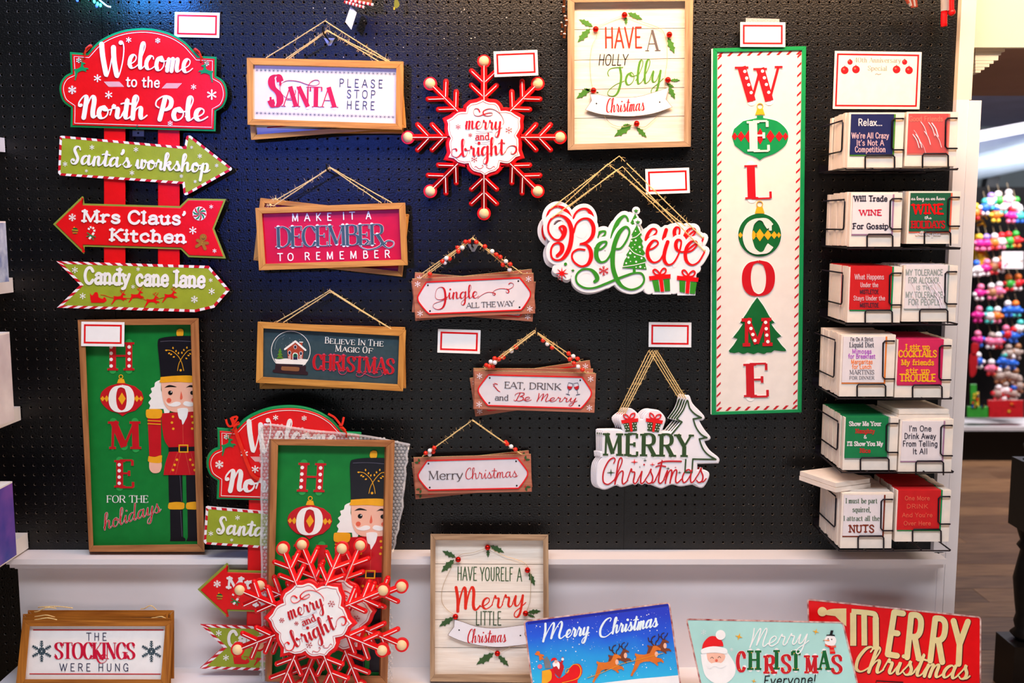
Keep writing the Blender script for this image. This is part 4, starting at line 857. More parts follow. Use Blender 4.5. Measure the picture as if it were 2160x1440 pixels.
f3 = copytree(bf.root, 656, 1305, .222, roll=radians(-22), lean=.16, label='front red and white snowflake sign leaning against the nutcracker sign on the bottom shelf')
# ================================================================== framed plank signs with holly
def bell(s, x, y, r, n):
    m = MB(s); c = s.loc(x, y, n+r*s.k*.8); R_ = r*s.k; m.ball(c, R_, bellr, 16, 10); m.tube3([c+Vector((-R_*.8, -R_*.62, 0)), c+Vector((0, -R_*1.0, R_*.1)), c+Vector((R_*.8, -R_*.62, 0))], R_*.1, blackp, 6); o = m.build('jingle_bell', sm=True)
def planks(s, I, ys, n):
    """ys: seam heights as fractions down the opening"""
    ys = [-.02]+ys+[1.02]
    for a, b in zip(ys[:-1], ys[1:]):
        e = .0018; q = [quadpt(I, -.012, a+e), quadpt(I, 1.012, a+e), quadpt(I, 1.012, b-e), quadpt(I, -.012, b-e)]
        m = MB(s); m.prism(q, .001, n+random.uniform(0, .0004), plankm, ch=.3); m.build('plank')
    m = MB(s); m.prism(offset(I, .5), 0, .003, mat('seam_brown', '#7a6654', .7), back=True); m.build('backing')
bannerm = mat('banner_white', '#e6e4ea', .45, .03); rust = mat('rusty_edge', '#5a3020', .7, .3, scale=200)
def banner(s, top, c, wordbox, H):
    m = MB(s); m.prism(offset(top, .7), .016, .0172, rust, back=True); m.prism(top, .0172, .018, bannerm); m.build('banner')
    m = MB(s); text(m, 'Christmas', *wordbox, H, 2.6, dred, .0179, .0186, 'script', thin=.9, slant=.12); m.build('lettering')
G_ = C(1170, 0, 4.3645)
O = G_("118,-14 1276,-8 1253,1350 120,1382"); I = G_("182,22 1200,10 1192,1300 182,1325")
s = Sheet('framed_plank_sign', *cen(O), .004, 'large plank sign high on the pegboard, grey-gold frame, reading HAVE A HOLLY Jolly Christmas', 'sign'); frame_parts(s, O, I, .028, grx, grz)
planks(s, I, [.193, .409, .617, .82], .008)
n0, n1 = .0082, .0092
brush = mat('bright_red_print', '#d8260e', .5, .08)
for t, a, mm, ft in (('HAVE', (458, 440, 806, 436, 185, 3.4), brush, 'sans'), ('A', (845, 468, 956, 466, 192, 5.2), greytxt, 'serif')):
    m = MB(s); text(m, t, *G_.p(*a[:2]), *G_.p(*a[2:4]), a[4]/4.3645, a[5], mm, n0, n1, ft); m.build('lettering')
m = MB(s); text(m, 'HOLLY', *G_.p(400, 600), *G_.p(670, 598), 98/4.3645, 1.8, blackp, n0, n1, slant=.12); m.build('lettering')
m = MB(s)
m.swash(G_("498,700 488,670 510,635 560,622 628,620"), 1.8, 3.6, n0, n1, lime); m.swash(G_("600,622 612,700 602,790 575,860 535,885 490,870 500,830 560,780 640,745"), 1.4, 5, n0, n1, lime)
text(m, 'olly', *G_.p(632, 782), *G_.p(1000, 752), 215/4.3645, 4.6, lime, n0, n1, 'script', thin=1.6, slant=.15); m.build('lettering')
banner(s, G_("328,868 ~ 328,868 400,870 500,890 600,898 760,892 900,855 1050,805 ~ 1022,912 1080,985 ~ 1080,985 900,1045 690,1070 500,1058 400,1045 285,1010 ~ 342,925"), None, (*G_.p(470, 1035), *G_.p(830, 1015)), 128/4.3645)
for x, y in ((385, 953), (967, 940)): m = MB(s); m.disc(*G_.p(x, y), 1.6, .018, .0184, blackp); m.build('banner_hole')
LV = ((675, 118, 808, 178), (655, 150, 658, 230), (350, 242, 224, 178), (328, 262, 212, 388), (1042, 345, 1103, 492), (1066, 738, 1154, 738), (1030, 770, 1100, 800), (1050, 790, 1108, 912), (328, 815, 200, 905), (330, 838, 270, 812), (385, 845, 405, 850), (708, 1148, 548, 1255), (700, 1150, 628, 1150), (755, 1172, 847, 1265))
for a in LV: m = MB(s); leaf(m, *G_.p(*a[:2]), *G_.p(*a[2:]), n0, n1+.001, holly); m.build('holly_leaf')
for x, y in ((643, 138), (378, 268), (1056, 318), (1043, 735), (357, 832), (755, 1138)): bell(s, *G_.p(x, y), 6.2, .009)
for q in ("643,138 500,190 400,250 385,340 345,420 325,560 330,700 350,830", "650,138 800,200 930,245 1000,290 1030,400 1035,560 1015,700 1015,800", "450,1060 520,1140 620,1168 715,1150 820,1170 900,1110 1000,1020"):
    m = MB(s); m.tube([(*p, .0135) for p in G_(q)], .0006, wirem, 5, sm=5); m.build('bell_wire')
# ---- have yourself a merry little
S_ = C(880, 1110, 4.363)
O = S_("122,68 1206,74 1215,1440 118,1425"); I = S_("168,125 1160,130 1160,1358 162,1358")
s = Sheet('framed_plank_sign', *cen(O), .085, 'plank sign leaning on the white base, reading HAVE YOURELF A Merry LITTLE Christmas', 'sign', lean=.09); frame_parts(s, O, I, .026, grx, grz)
planks(s, I, [.178, .385, .593, .802], .008)
for t, a in (('HAVE', (368, 494, 550, 496, 122)), ('YOURELF', (578, 498, 882, 500, 122)), ('A', (918, 504, 964, 504, 122)), ('LITTLE', (538, 904, 774, 906, 122))):
    m = MB(s); text(m, t, *S_.p(*a[:2]), *S_.p(*a[2:4]), a[4]/4.363, 1.9, sage if t != 'LITTLE' else oliveprint, n0, n1, track=.16); m.build('lettering')
m = MB(s); text(m, 'M', *S_.p(352, 782), *S_.p(585, 765), 225/4.363, 6.4, brush, n0, n1, 'script', thin=3.4); text(m, 'erry', *S_.p(580, 762), *S_.p(1000, 728), 200/4.363, 4.9, brush, n0, n1, 'script', thin=2, slant=.12); m.build('lettering')
banner(s, S_("345,858 ~ 345,858 420,880 520,915 640,935 760,935 880,920 1005,905 ~ 985,990 1030,1080 ~ 1030,1080 900,1095 740,1108 560,1090 400,1050 285,1000 ~ 300,975 340,925"), None, (*S_.p(456, 1070), *S_.p(820, 1062)), 125/4.363)
for x, y in ((386, 953), (950, 1003)): m = MB(s); m.disc(*S_.p(x, y), 1.6, .018, .0184, blackp); m.build('banner_hole')
for a in ((672, 178, 800, 240), (652, 205, 652, 285), (355, 285, 232, 225), (340, 305, 222, 420), (1030, 425, 1082, 545), (1018, 790, 1138, 778), (1015, 810, 1085, 835), (335, 835, 203, 920), (705, 1165, 545, 1270), (745, 1185, 842, 1285)): m = MB(s); leaf(m, *S_.p(*a[:2]), *S_.p(*a[2:]), n0, n1+.001, sage); m.build('holly_leaf')
for x, y in ((648, 193), (377, 304), (1015, 402), (997, 800), (352, 830), (738, 1168)): bell(s, *S_.p(x, y), 6, .009)
for q in ("648,193 520,240 400,260 330,350 240,540 225,680 270,760 352,820", "655,193 800,270 900,300 990,340 1040,420 1045,560 1035,700 1000,790", "450,1060 600,1090 738,1160 830,1120 940,1090"): m = MB(s); m.tube([(*p, .0135) for p in S_(q)], .0006, wirem, 5, sm=5); m.build('bell_wire')
# ================================================================== WELCOME board
I_ = C(1480, 20, 3.271); J_ = C(1480, 440, 3.2)
O = [(1504, 102), (1700.6, 97.5), (1691, 869.5), (1501, 875)]
s = Sheet('welcome_board', *cen(O), .006, 'tall narrow white board with a green edge and candy stripe border, reading WELCOME downwards', 'sign')
m = MB(s); m.prism([(O[0][0]-3.5, O[0][1]+1.5), (O[0][0]+2, O[0][1]), (O[3][0]+2, O[3][1]), (O[3][0]-2.2, O[3][1]-2)], 0, .011, cream, back=True); m.build('side_edge')
I = [(1513, 110), (1691.5, 106), (1682.5, 863), (1510.5, 868)]
for i in range(4):
    j = (i+1) % 4; m = MB(s); m.prism([O[i], O[j], I[j], I[i]], 0, .0135, green if i != 9 else grn, ch=.8, back=True); m.build('green_edge')
m = MB(s); m.prism(offset(I, .5), 0, .009, cream, back=True); m.build('panel'); n0 = .009
m = MB(s)
for i in range(37):
    v = (i+.35)/37.3
    for e, sg in ((0, 1), (1, -1)):
        a = quadpt(I, e, v); x0 = a[0]+(1 if sg > 0 else -9.5); m.prism([(x0, a[1]+5.5), (x0+8.5, a[1]-3), (x0+8.5, a[1]+1.8), (x0, a[1]+10.3)], n0-.001, n0+.0004, dred)
for i in range(9):
    for e in (0, 1):
        a = quadpt(I, (i+.12)/8.6, e); yy_ = a[1]+(1 if e == 0 else -9); m.prism([(a[0]-3, yy_+8), (a[0]+5, yy_), (a[0]+11, yy_), (a[0]+3, yy_+8)], n0-.001, n0+.0004, dred)
m.build('candy_stripe')['kind'] = 'stuff'
n1 = n0+.0028; H_ = (1.1, n0+.0012, white)
def letter(s, ch, f, x0, x1, y0, y1, top, wt, mm, dots=(), halo=H_, thin=2.4, nm='letter', lift=0, dm=None, dr=3.4):
    m = MB(s); a, b = f.p(x0, y0), f.p(x1, y1); text(m, ch, *a, *b, (y0-top)/f.s, wt, mm, n0+lift-.0005, n1+lift, 'serif', thin=thin, halo=halo and (halo[0], n0+lift+.0012, halo[2])); 
    for p in dots: m.disc(*f.p(*p), dr, n1+lift, n1+lift+.0012, dm or white, 14)
    return m.build(nm)
letter(s, 'W', I_, 262, 553, 633, 628, 395, 18, dred, [(298, 427), (311, 473), (325, 519), (342, 573), (420, 425), (433, 471), (447, 517), (463, 571)], thin=4)
def bauble(s, f, cx, cy, rx, ry, tip, capx, capy, ringy, body, dia, dcol, halo=True):
    out = [f.p(cx+rx*cos(a), cy+ry*sin(a)) for a in [pi*2*i/40 for i in range(40)]]
    if tip:
        out = f(f"{cx-22},{cy-ry-8} {cx+22},{cy-ry-8} ~ {cx+22},{cy-ry+8} {cx+rx*.6},{cy-ry*.78} {cx+rx*.92},{cy-ry*.38} {cx+rx},{cy} {cx+rx*.9},{cy+ry*.45} {cx+rx*.55},{cy+ry*.85} {cx+rx*.16},{cy+ry*1.06} {cx},{tip} ~ {cx},{tip} {cx-rx*.16},{cy+ry*1.06} {cx-rx*.55},{cy+ry*.85} {cx-rx*.9},{cy+ry*.45} {cx-rx},{cy} {cx-rx*.92},{cy-ry*.38} {cx-rx*.6},{cy-ry*.78} {cx-22},{cy-ry+8} ~")
    m = MB(s); m.prism(offset(out, 1.3), n0-.0005, n0+.0013, white); m.prism(out, n0, n1, body, ch=.4); m.build('bauble')
    m = MB(s); w = capx; m.prism([f.p(cx-w*.6, capy[0]), f.p(cx+w*.6, capy[0]), f.p(cx+w, capy[1]), f.p(cx-w, capy[1])], n0, n1+.0004, gold); m.line([f.p(cx+w*.62*cos(a), ringy+w*.62*sin(a)) for a in [2*pi*i/14 for i in range(14)]], 1.5, n0, n1, gold, closed=True); m.build('bauble_cap')
    for x, hw, hh in dia: m = MB(s); m.prism([f.p(x-hw, cy), f.p(x, cy-hh), f.p(x+hw, cy), f.p(x, cy+hh)], n1-.0004, n1+.0008, dcol); m.build('diamond')
bauble(s, I_, 403, 875, 195, 135, 1040, 33, (685, 726), 668, green, ((228, 19, 28), (272, 26, 36), (325, 28, 44), (404, 32, 56), (475, 30, 44), (535, 27, 36), (579, 19, 28)), dred)
letter(s, 'E', I_, 322, 484, 978, 974, 772, 17, cream, lift=.0022, halo=None, thin=4)
letter(s, 'L', I_, 302, 500, 1306, 1300, 1075, 17, dred, thin=3.4)
bauble(s, J_, 392, 178, 145, 145, None, 33, (-10, 32), -30, dgrn, ((262, 15, 20), (350, 22, 32), (393, 30, 42), (447, 26, 34), (490, 21, 26), (521, 14, 20)), gold)
letter(s, 'C', J_, 282, 492, 300, 296, 75, 20, cream, lift=.0022, halo=None, thin=4)
letter(s, 'O', J_, 275, 492, 583, 583, 356, 19, dred, thin=4)
m = MB(s); T_ = J_("375,598 ~ 375,598 420,660 460,730 492,768 ~ 470,778 ~ 470,778 500,820 538,860 ~ 508,875 ~ 508,875 540,920 568,950 560,962 490,955 ~ 490,955 470,970 440,970 ~ 440,970 420,980 380,970 ~ 380,970 350,982 310,970 ~ 310,970 280,980 250,968 ~ 250,968 220,975 190,970 183,958 215,920 242,878 ~ 212,868 ~ 212,868 250,820 278,778 ~ 260,768 ~ 260,768 300,710 340,645 375,598 ~")
m.prism(offset(T_, 1.3), n0-.0005, n0+.0013, white); m.prism(T_, n0, n1, dgrn, ch=.4); m.build('tree_shape')
letter(s, 'M', J_, 272, 476, 928, 924, 742, 12.5, dred, [(320, 767), (333, 808), (346, 849), (360, 889), (432, 767), (436, 810), (440, 853), (447, 897)], lift=.002, halo=None, thin=6.5, dr=3.6)
letter(s, 'E', J_, 290, 468, 1270, 1266, 1048, 17, dred, thin=4)
# ================================================================== small hanging plaques
flw = mat('snowflake_lilac', '#e2d3dc', .5, .03)
def plaque_board(lab, Q, d, group, pl=None, marks=None, f=None, L=None, th=.0055):
    s = Sheet('hanging_plaque', *cen(Q), d, lab, 'sign', group); m = MB(s); m.prism(Q, 0, th, boardm, back=True, ch=.3); m.build('board')
    m = MB(s); m.line([(a[0], a[1]-.2) for a in Q[:2]], .7, th-.001, th+.0002, jute, cap=False); m.build('top_edge')
    W = lambda u, v: quadpt(Q, u, v)
    P_ = pl or [W(*uv) for uv in path(".115,.1 .885,.1 ~ .885,.1 .915,.22 .96,.42 .968,.5 .96,.6 .915,.8 .885,.9 ~ .115,.9 ~ .115,.9 .085,.8 .04,.6 .032,.5 .04,.42 .085,.22 .115,.1 ~")]
    m = MB(s); m.prism(P_, th-.001, th+.0012, pale); m.build('plaque_face')
    m = MB(s); m.line(P_, 2.7, th-.001, th+.0026, red, closed=True); m.build('red_rim')
    k = 1
    for u, v in ((.041, .14), (.957, .14), (.041, .88), (.957, .88)):
        if marks: 
            m = MB(s); x, y = W(u, v); sx = -1 if u < .5 else 1; sy = 1 if v > .5 else -1
            leaf(m, x-sx*2, y-sy*1, x+sx*9, y+sy*0, th, th+.0006, sage, .6); leaf(m, x-sx*2, y-sy*1, x-sx*0, y+sy*9, th, th+.0006, sage, .6)
            for a in ((0, 0), (-1.5, 1), (-1, -1.4)): m.disc(x-sx*2+a[0], y-sy*1+a[1], 1.1, th, th+.0009, dred, 8)
            m.build('holly_print')
        else: flk(s, *W(u, v), 5.4, th, th+.0008, flw, 0)
    for u, v in ((.125, .18), (.872, .18), (.125, .83), (.872, .83)):
        m = MB(s); m.disc(*W(u, v), 1.9, th+.001, th+.0018, blackp); m.build('screw_hole')
    return s
def beads(s, lst, r=.0058):
    for x, y, n, c in lst: m = MB(s); m.ball(s.loc(x, y, n), r, beadr if c else beadw, 16, 10); m.build('bead', sm=True)
def strands(s, f, lst, fz=30, ne=.008, na=.04, r=.0012):
    m = MB(s)
    for p in lst: twine(s, [(*f.p(*p[0]), ne), (*f.p(*p[1]), na), (*f.p(*p[2]), ne)], r, fz, m=m)
    m.build('twine')
KK = C(850, 480, 6.857)
G5 = 'jingle plaques hanging in a stack'
rq = lambda f, *a: [f.p(*q) for q in rrect(*a)]
s = plaque_board('rearmost reddish-brown plaque of the jingle stack, turned anticlockwise', rq(KK, 121, 777, 1750, 575, -5.8), .014, G5)
s = plaque_board('middle reddish-brown plaque of the jingle stack, turned clockwise', rq(KK, 175, 648, 1750, 575, 4.5), .022, G5)
strands(s, KK, [((285, 655), (1010, 145), (1560, 620))], 30)
s = plaque_board('front plaque with red rim in the jingle stack, reading Jingle ALL THE WAY', KK("133,740 1888,658 1912,1240 183,1312"), .031, G5)
n0, n1 = .0064, .0078
m = MB(s); m.swash(KK("640,1005 560,1040 490,1030 468,990 485,900 540,860 590,880 612,960 608,1080 570,1160 500,1182 440,1150 450,1100 540,1065 640,1030"), .7, 4.4, n0, n1, dred)
text(m, 'ingle', *KK.p(640, 1030), *KK.p(1100, 1015), 190/6.857, 3.2, dred, n0, n1, 'script', thin=.7); m.build('lettering')
for q in ("1080,1025 1130,980 1220,935 1300,938 1335,955 1322,975 1300,960 1312,918 1380,885 1450,880 1530,888 1590,855 1598,815 1560,797 1530,815", "1500,885 1530,910 1525,940 1500,938 1490,920"): m = MB(s); m.swash(KK(q), .8, 2.6, n0, n1, dred); m.build('flourish')
for t, a in (('ALL', (918, 1160, 1108, 1152)), ('THE', (1135, 1150, 1345, 1142)), ('WAY', (1370, 1142, 1612, 1128))): m = MB(s); text(m, t, *KK.p(*a[:2]), *KK.p(*a[2:]), 74/6.857, 1.5, greytxt, n0, n1, 'serif', thin=.5, track=.06); m.build('lettering')
strands(s, KK, [((270, 718), (1005, 150), (1720, 658)), ((320, 710), (1015, 165), (1600, 640))], 60)
c1, c0 = 1, 0
beads(s, [(*KK.p(x, y), n, c) for x, y, n, c in ((905, 205, .036, 1), (965, 200, .038, 1), (860, 290, .034, 0), (800, 345, .032, 1), (790, 290, .026, 1), (628, 442, .028, 0), (570, 487, .026, 1), (675, 450, .024, 1), (605, 505, .022, 0), (390, 672, .014, 1), (1060, 210, .038, 1), (1185, 272, .034, 1), (1290, 342, .032, 0), (1350, 390, .03, 1), (1408, 425, .03, 1), (1488, 487, .028, 0), (1552, 530, .026, 1), (1445, 538, .022, 1), (1542, 610, .018, 0))])
hook(*KK.p(1016, 280), .085, lab='steel peg hook holding the beaded twine of the jingle plaques')
LL = C(900, 680, 5.684); G6 = 'eat and drink plaques hanging in a stack'
s = plaque_board('rear plaque of the eat and drink stack, turned steeply so its upper right corner shows', rq(LL, 516, 667, 1455, 465, -8.5), .012, G6)
s = plaque_board('plaque hanging level inside the eat and drink stack, thin top edge showing', rq(LL, 560, 548, 1435, 475, 0.3), .020, G6)
s = plaque_board('plaque directly behind the front one of the eat and drink stack, tilted slightly', rq(LL, 572, 563, 1445, 475, 1.6), .028, G6)
strands(s, LL, [((690, 545), (1290, 95), (1840, 465)), ((700, 560), (1300, 110), (1900, 600))], 50)
s = plaque_board('front plaque with red rim reading EAT, DRINK and Be Merry', LL("575,577 2031,612 2011,1081 570,1035"), .037, G6)
for t, a, w_ in (('EAT,', (930, 785, 1182, 795), 2.2), ('DRINK', (1228, 796, 1612, 807), 2.2)): m = MB(s); text(m, t, *LL.p(*a[:2]), *LL.p(*a[2:]), 76/5.684, w_, greytxt, n0, n1, 'serif', thin=.7, track=.07); m.build('lettering')
m = MB(s); text(m, 'and', *LL.p(815, 930), *LL.p(982, 934), 68/5.684, 1.9, greytxt, n0, n1, 'serif', thin=.6, track=.08); m.build('lettering')
m = MB(s); text(m, 'Be', *LL.p(1040, 938), *LL.p(1250, 942), 98/5.684, 1.9, dred, n0, n1, 'script', thin=.9, slant=.25); m.build('lettering')
m = MB(s); text(m, 'Merry', *LL.p(1310, 944), *LL.p(1800, 952), 96/5.684, 1.9, dred, n0, n1, 'script', thin=.9, slant=.25); m.build('lettering')
m = MB(s); cp = smooth([LL.p(*q) for q in ((805, 765), (812, 738), (838, 732), (852, 750))], 3)+[LL.p(852, 752)]
for i, q in enumerate([(808, 762), (806, 742), (822, 732), (840, 736), (822, 775), (834, 790), (846, 805), (860, 818), (870, 824)]): x, y = LL.p(*q); m.line([(x-1.6, y-.8), (x+1.6, y+.8)], 1.3, n0, n1, dred)
m.build('candy_cane_print')
for x0, tilt in ((1718, .25), (1795, -.2)):
    m = MB(s); x, y = LL.p(x0, 765); g_ = lambda a, b: (x+a*cos(tilt)-b*sin(tilt), y+a*sin(tilt)+b*cos(tilt))
    m.line([g_(*q) for q in smooth([(-4.4, -7), (-5.2, 0), (-3.6, 5.5), (0, 7.5), (3.6, 5.5), (5.2, 0), (4.4, -7)])], .7, n0, n1, navytxt); m.line([g_(-4.4, -7), g_(4.4, -7)], .6, n0, n1, navytxt)
    m.prism([g_(*q) for q in ((-5, .5), (5, -.5), (3.6, 5), (0, 7), (-3.6, 5))], n0, n1-.0004, dred); m.line([g_(0, 7.5), g_(0, 17)], .8, n0, n1, navytxt); m.line([g_(-4, 17.5), g_(4, 17.5)], 1, n0, n1, navytxt); m.build('wine_glass_print')
strands(s, LL, [((700, 565), (1310, 115), (1905, 600))], 40)
beads(s, [(*LL.p(x, y), n, c) for x, y, n, c in ((815, 430, .016, 1), (865, 440, .024, 1), (768, 470, .014, 0), (818, 480, .022, 0), (715, 512, .012, 1), (750, 528, .018, 1), (795, 528, .010, 1), (1072, 298, .02, 1), (1017, 342, .018, 0), (920, 420, .014, 1), (1395, 215, .03, 1), (1447, 257, .028, 0), (1503, 300, .026, 1), (1702, 372, .014, 1), (1757, 405, .012, 0), (1810, 435, .012, 1), (1715, 440, .018, 1), (1767, 490, .022, 1), (1816, 530, .02, 0), (1868, 568, .018, 1))])
hook(*LL.p(1308, 130), .085, plate=False, lab='dark peg hook holding the beaded twine of the eat and drink plaques')
MM = C(850, 870, 7.2); G7 = 'merry christmas plaques hanging as a pair'
s = plaque_board('rear plaque behind the lowest small plaque, turned anticlockwise', rq(MM, 134, 757, 1785, 560, -5.9), .014, G7, marks=1)
strands(s, MM, [((310, 650), (1050, 115), (1790, 630))], 20)
s = plaque_board('lowest small plaque with printed holly corners, reading Merry Christmas', MM("160,680 1943,630 1957,1200 190,1237"), .023, G7, marks=1)
m = MB(s); text(m, 'Merry', *MM.p(383, 1018), *MM.p(915, 1008), 130/7.2, 2.5, greytxt, n0, n1, 'serif', thin=.8, track=.05); m.build('lettering')
m = MB(s); text(m, 'Christmas', *MM.p(945, 1010), *MM.p(1745, 975), 168/7.2, 1.7, dred, n0, n1, 'script', thin=.9); m.build('lettering')
strands(s, MM, [((295, 665), (1060, 110), (1800, 632))], 30)
beads(s, [(*MM.p(x, y), n, c) for x, y, n, c in ((475, 535, .02, 1), (408, 577, .018, 0), (345, 615, .016, 1), (460, 595, .010, 1), (405, 635, .009, 0), (1580, 475, .016, 1), (1643, 515, .016, 0), (1708, 560, .014, 1), (1560, 450, .012, 1))])
hook(*MM.p(1060, 160), .07, plate=False, lab='dark peg hook holding the twine of the lowest small plaques')
# ================================================================== Believe
H = C(1120, 330, 4.5); wb = mat('sign_white_relief', '#eceaf2', .45, .02)
def believe():
    s = Sheet('believe_sign', *H.p(870, 900), .064, 'front white cut-out sign with red and green script reading Believe and two presents', 'sign', 'cut-out Believe signs hanging in a stack')
    ST = []  # strokes: points, thin, thick, colour
    def st(q, a, b, m_, first=True): ST.append((smooth(H(q), 5), a, b, m_))
    R_, G = red, grn
    st("300,735 285,700 270,675 300,660 322,690 310,750 270,790 215,780 170,720 165,650 195,590 250,560 310,570 360,620 385,700 382,790 360,880 310,960 250,985 200,960 190,890 215,835 265,820 295,850 290,900 250,940", 3.2, 9.5, R_)
    st("405,720 430,640 480,595 540,590 580,630 595,690 580,760 530,810 470,830", 3.4, 8.5, R_)
    st("470,830 530,840 565,890 570,960 540,1020 480,1042 420,1010 390,960 400,910 450,880 510,885", 3.4, 8.5, R_)
    st("610,870 660,880 710,840 715,810 680,810 640,840 620,900 625,960 660,1000 710,990 750,940 780,880 850,870 905,800 935,720 920,675 890,670 840,720 800,810 780,900 775,1010 790,1100 830,1190 880,1240 960,1262 1040,1230 1075,1170 1050,1110 980,1105 900,1130 820,1160 700,1210 600,1245 510,1245 440,1200 430,1130 480,1075 560,1070 610,1110 630,1160 605,1185", 3.2, 9.5, G)
    st("1100,890 1160,870 1205,830 1195,800 1160,800 1120,850 1105,910 1120,970 1165,1005 1220,985 1260,920 1290,850 1300,810", 2.8, 7.5, R_)
    st("1298,810 1270,900 1265,980 1300,1025 1350,1010 1395,940 1420,860 1425,800 1395,790 1375,830 1385,880 1430,905 1480,890 1530,850 1560,830", 2.8, 7.8, R_)
    st("1475,910 1530,890 1575,840 1565,805 1520,810 1480,860 1465,930 1480,995 1530,1028 1590,1000 1635,930 1650,895", 2.8, 7.5, R_)
    blob = [(294, 1110, 17), (330, 1020, 10), (690, 1080, 20), (985, 860, 34), (985, 700, 26), (985, 980, 40), (1015, 620, 15), (1225, 1180, 40), (1485, 1190, 40), (1225, 1100, 32), (1480, 1100, 32), (1640, 905, 11), (400, 1080, 12), (700, 960, 40), (1100, 1090, 22), (1350, 1180, 26), (560, 1060, 26), (250, 800, 36), (480, 720, 30), (480, 950, 34), (600, 1150, 24), (950, 1180, 34), (1180, 920, 26), (1400, 940, 26), (1530, 930, 26), (860, 760, 22), (300, 900, 30), (850, 1000, 40), (1290, 1060, 20), (660, 900, 18), (840, 1120, 28), (1560, 1060, 24), (1350, 1010, 24), (250, 1070, 22), (340, 1130, 20), (380, 1090, 20), (300, 1060, 24), (1355, 1255, 24), (1130, 1180, 24), (1120, 1260, 22), (720, 1190, 30), (1000, 1220, 30)]
    for gw, a0, a1 in ((15, 0, .0068), (12.4, .0068, .0085)):
        m = MB(s)
        for pts, a, b, mm in ST: m.ribbon(pts, [6+gw]*len(pts), a0, a1, wb)
        m.prism(H('210,650 560,600 640,790 720,800 860,720 990,640 1080,800 1180,830 1600,830 1620,1000 1560,1150 1545,1290 1400,1280 1345,1250 1310,1290 1180,1290 1130,1200 1000,1200 700,1220 520,1230 420,1180 400,1080 250,1010 190,850'), a0, a1-.0003, wb)
        for x, y, r in blob: m.disc(*H.p(x, y), r/4.5*1.6+(gw-12.4)/2+2, a0, a1+random.uniform(0, 2e-4), wb, 20)
        for q in ((1155, 1120, 1330, 1290), (1390, 1120, 1560, 1300)): m.prism([H.p(q[0]-20, q[1]), H.p(q[2]+10, q[1]), H.p(q[2], q[3]+18), H.p(q[0], q[3]+18)], a0, a1+.00013, wb)
        m.build('backing_board' if a0 == 0 else 'raised_rim')
    n0, n1 = .0084, .0108
    for pts, a, b, mm in ST:
        m = MB(s); n = len(pts); ws = []
        for i in range(n):
            p, q = pts[max(0, i-1)], pts[min(n-1, i+1)]; l = hypot(q[0]-p[0], q[1]-p[1]) or 1; ws.append(a+(b-a)*max(0, min(1, abs((q[1]-p[1])/l)*1.1))**1.5 if q[1] > p[1] else a+(b-a)*.15)
        for _ in range(3): ws = [(ws[max(0, i-1)]+ws[i]+ws[min(n-1, i+1)])/3 for i in range(n)]
        m.ribbon(pts, ws, n0, n1, mm); e = pts[-1]; m.build('letter')
    m = MB(s); m.prism(H("1005,648 955,740 968,745 950,790 925,850 945,855 930,895 905,930 920,938 890,980 868,1055 1098,1070 1080,1000 1095,985 1065,935 1085,915 1055,870 1068,860 1050,820 1062,800 1035,760 1048,745"), n0, n1, grn); m.prism(H("968,1062 992,1062 995,1100 968,1100"), n0, n1, grn); m.build('tree_shape')
    m = MB(s); star(m, *H.p(1015, 622), 5, n0, n1, grn); m.build('tree_star')
    for q in ("~ 950,775 1000,760 1048,715", "~ 930,860 980,915 1075,950", "~ 870,1045 980,1030 1085,1005"): m = MB(s); m.line(H(q), 1.6, n1, n1+.0006, white); m.build('garland_line')
    m = MB(s)
    for x, y, r in ((992, 708, 7), (955, 800, 8), (995, 795, 10), (985, 835, 6), (965, 862, 6), (1032, 858, 11), (998, 885, 6), (942, 917, 12), (1035, 905, 6), (985, 952, 8), (925, 958, 10), (1050, 965, 10), (945, 995, 6), (998, 998, 10), (904, 1012, 9), (1038, 1046, 11), (1080, 1055, 6), (998, 1050, 6)): m.disc(*H.p(x, y), r/4.5, n1, n1+.0006, white, 8)
    m.build('tree_dots')
    m = MB(s); star(m, *H.p(294, 1108), 13, n0, n1, red, 8, .3); m.build('star_shape')
    m = MB(s); star(m, *H.p(398, 1080), 3.6, n0, n1, grn); m.build('small_star'); m = MB(s); m.disc(*H.p(328, 1020), 3.4, n0, n1, grn, 12); m.build('dot')
    flk(s, *H.p(690, 1082), 10.5, n0, n1, red, 2, w=.8)
    for x, y, rt in ((1228, 1175, -.08), (1485, 1190, .12)):
        g_ = lambda a, b: H.p(x+a*cos(rt)-b*sin(rt), y+a*sin(rt)+b*cos(rt))
        m = MB(s); m.prism([g_(-78, -5), g_(-20, -5), g_(-12, 105), g_(-62, 100)], n0, n1, grn); m.prism([g_(30, -5), g_(90, -5), g_(85, 105), g_(35, 105)], n0, n1, grn); m.build('present_box')
        m = MB(s); m.prism([g_(-105, -48), g_(102, -52), g_(98, -12), g_(-102, -8)], n0, n1+.0004, red); m.prism([g_(-12, -10), g_(25, -10), g_(28, 108), g_(-5, 108)], n0, n1+.0004, red)
        for q in ([g_(-4, -52), g_(-40, -60), g_(-62, -95), g_(-40, -108), g_(-10, -80), g_(-2, -52)], [g_(6, -52), g_(45, -62), g_(62, -95), g_(42, -112), g_(12, -85), g_(4, -52)]): m.line(smooth(q, 4), 3.2, n0, n1+.0004, red)
        m.build('present_ribbon')
    m = MB(s)
    twine(s, [(*H.p(192, 585), .010), (*H.p(868, 95), .03), (*H.p(1655, 905), .010)], .0013, 60, m=m)
    m.build('twine')
    return s
bl = believe()
ori = bl.root
ox = lambda px, py, d: P(px, py, d)
B0 = H.p(870, 900)
def stk(root, dx, dy, d, roll, lab): return copytree(root, B0[0]+dx, B0[1]+dy, d, roll=roll, label=lab)
stk(ori, -2, -23, .047, radians(-1.5), 'second cut-out Believe sign, just behind the front one and showing above it')
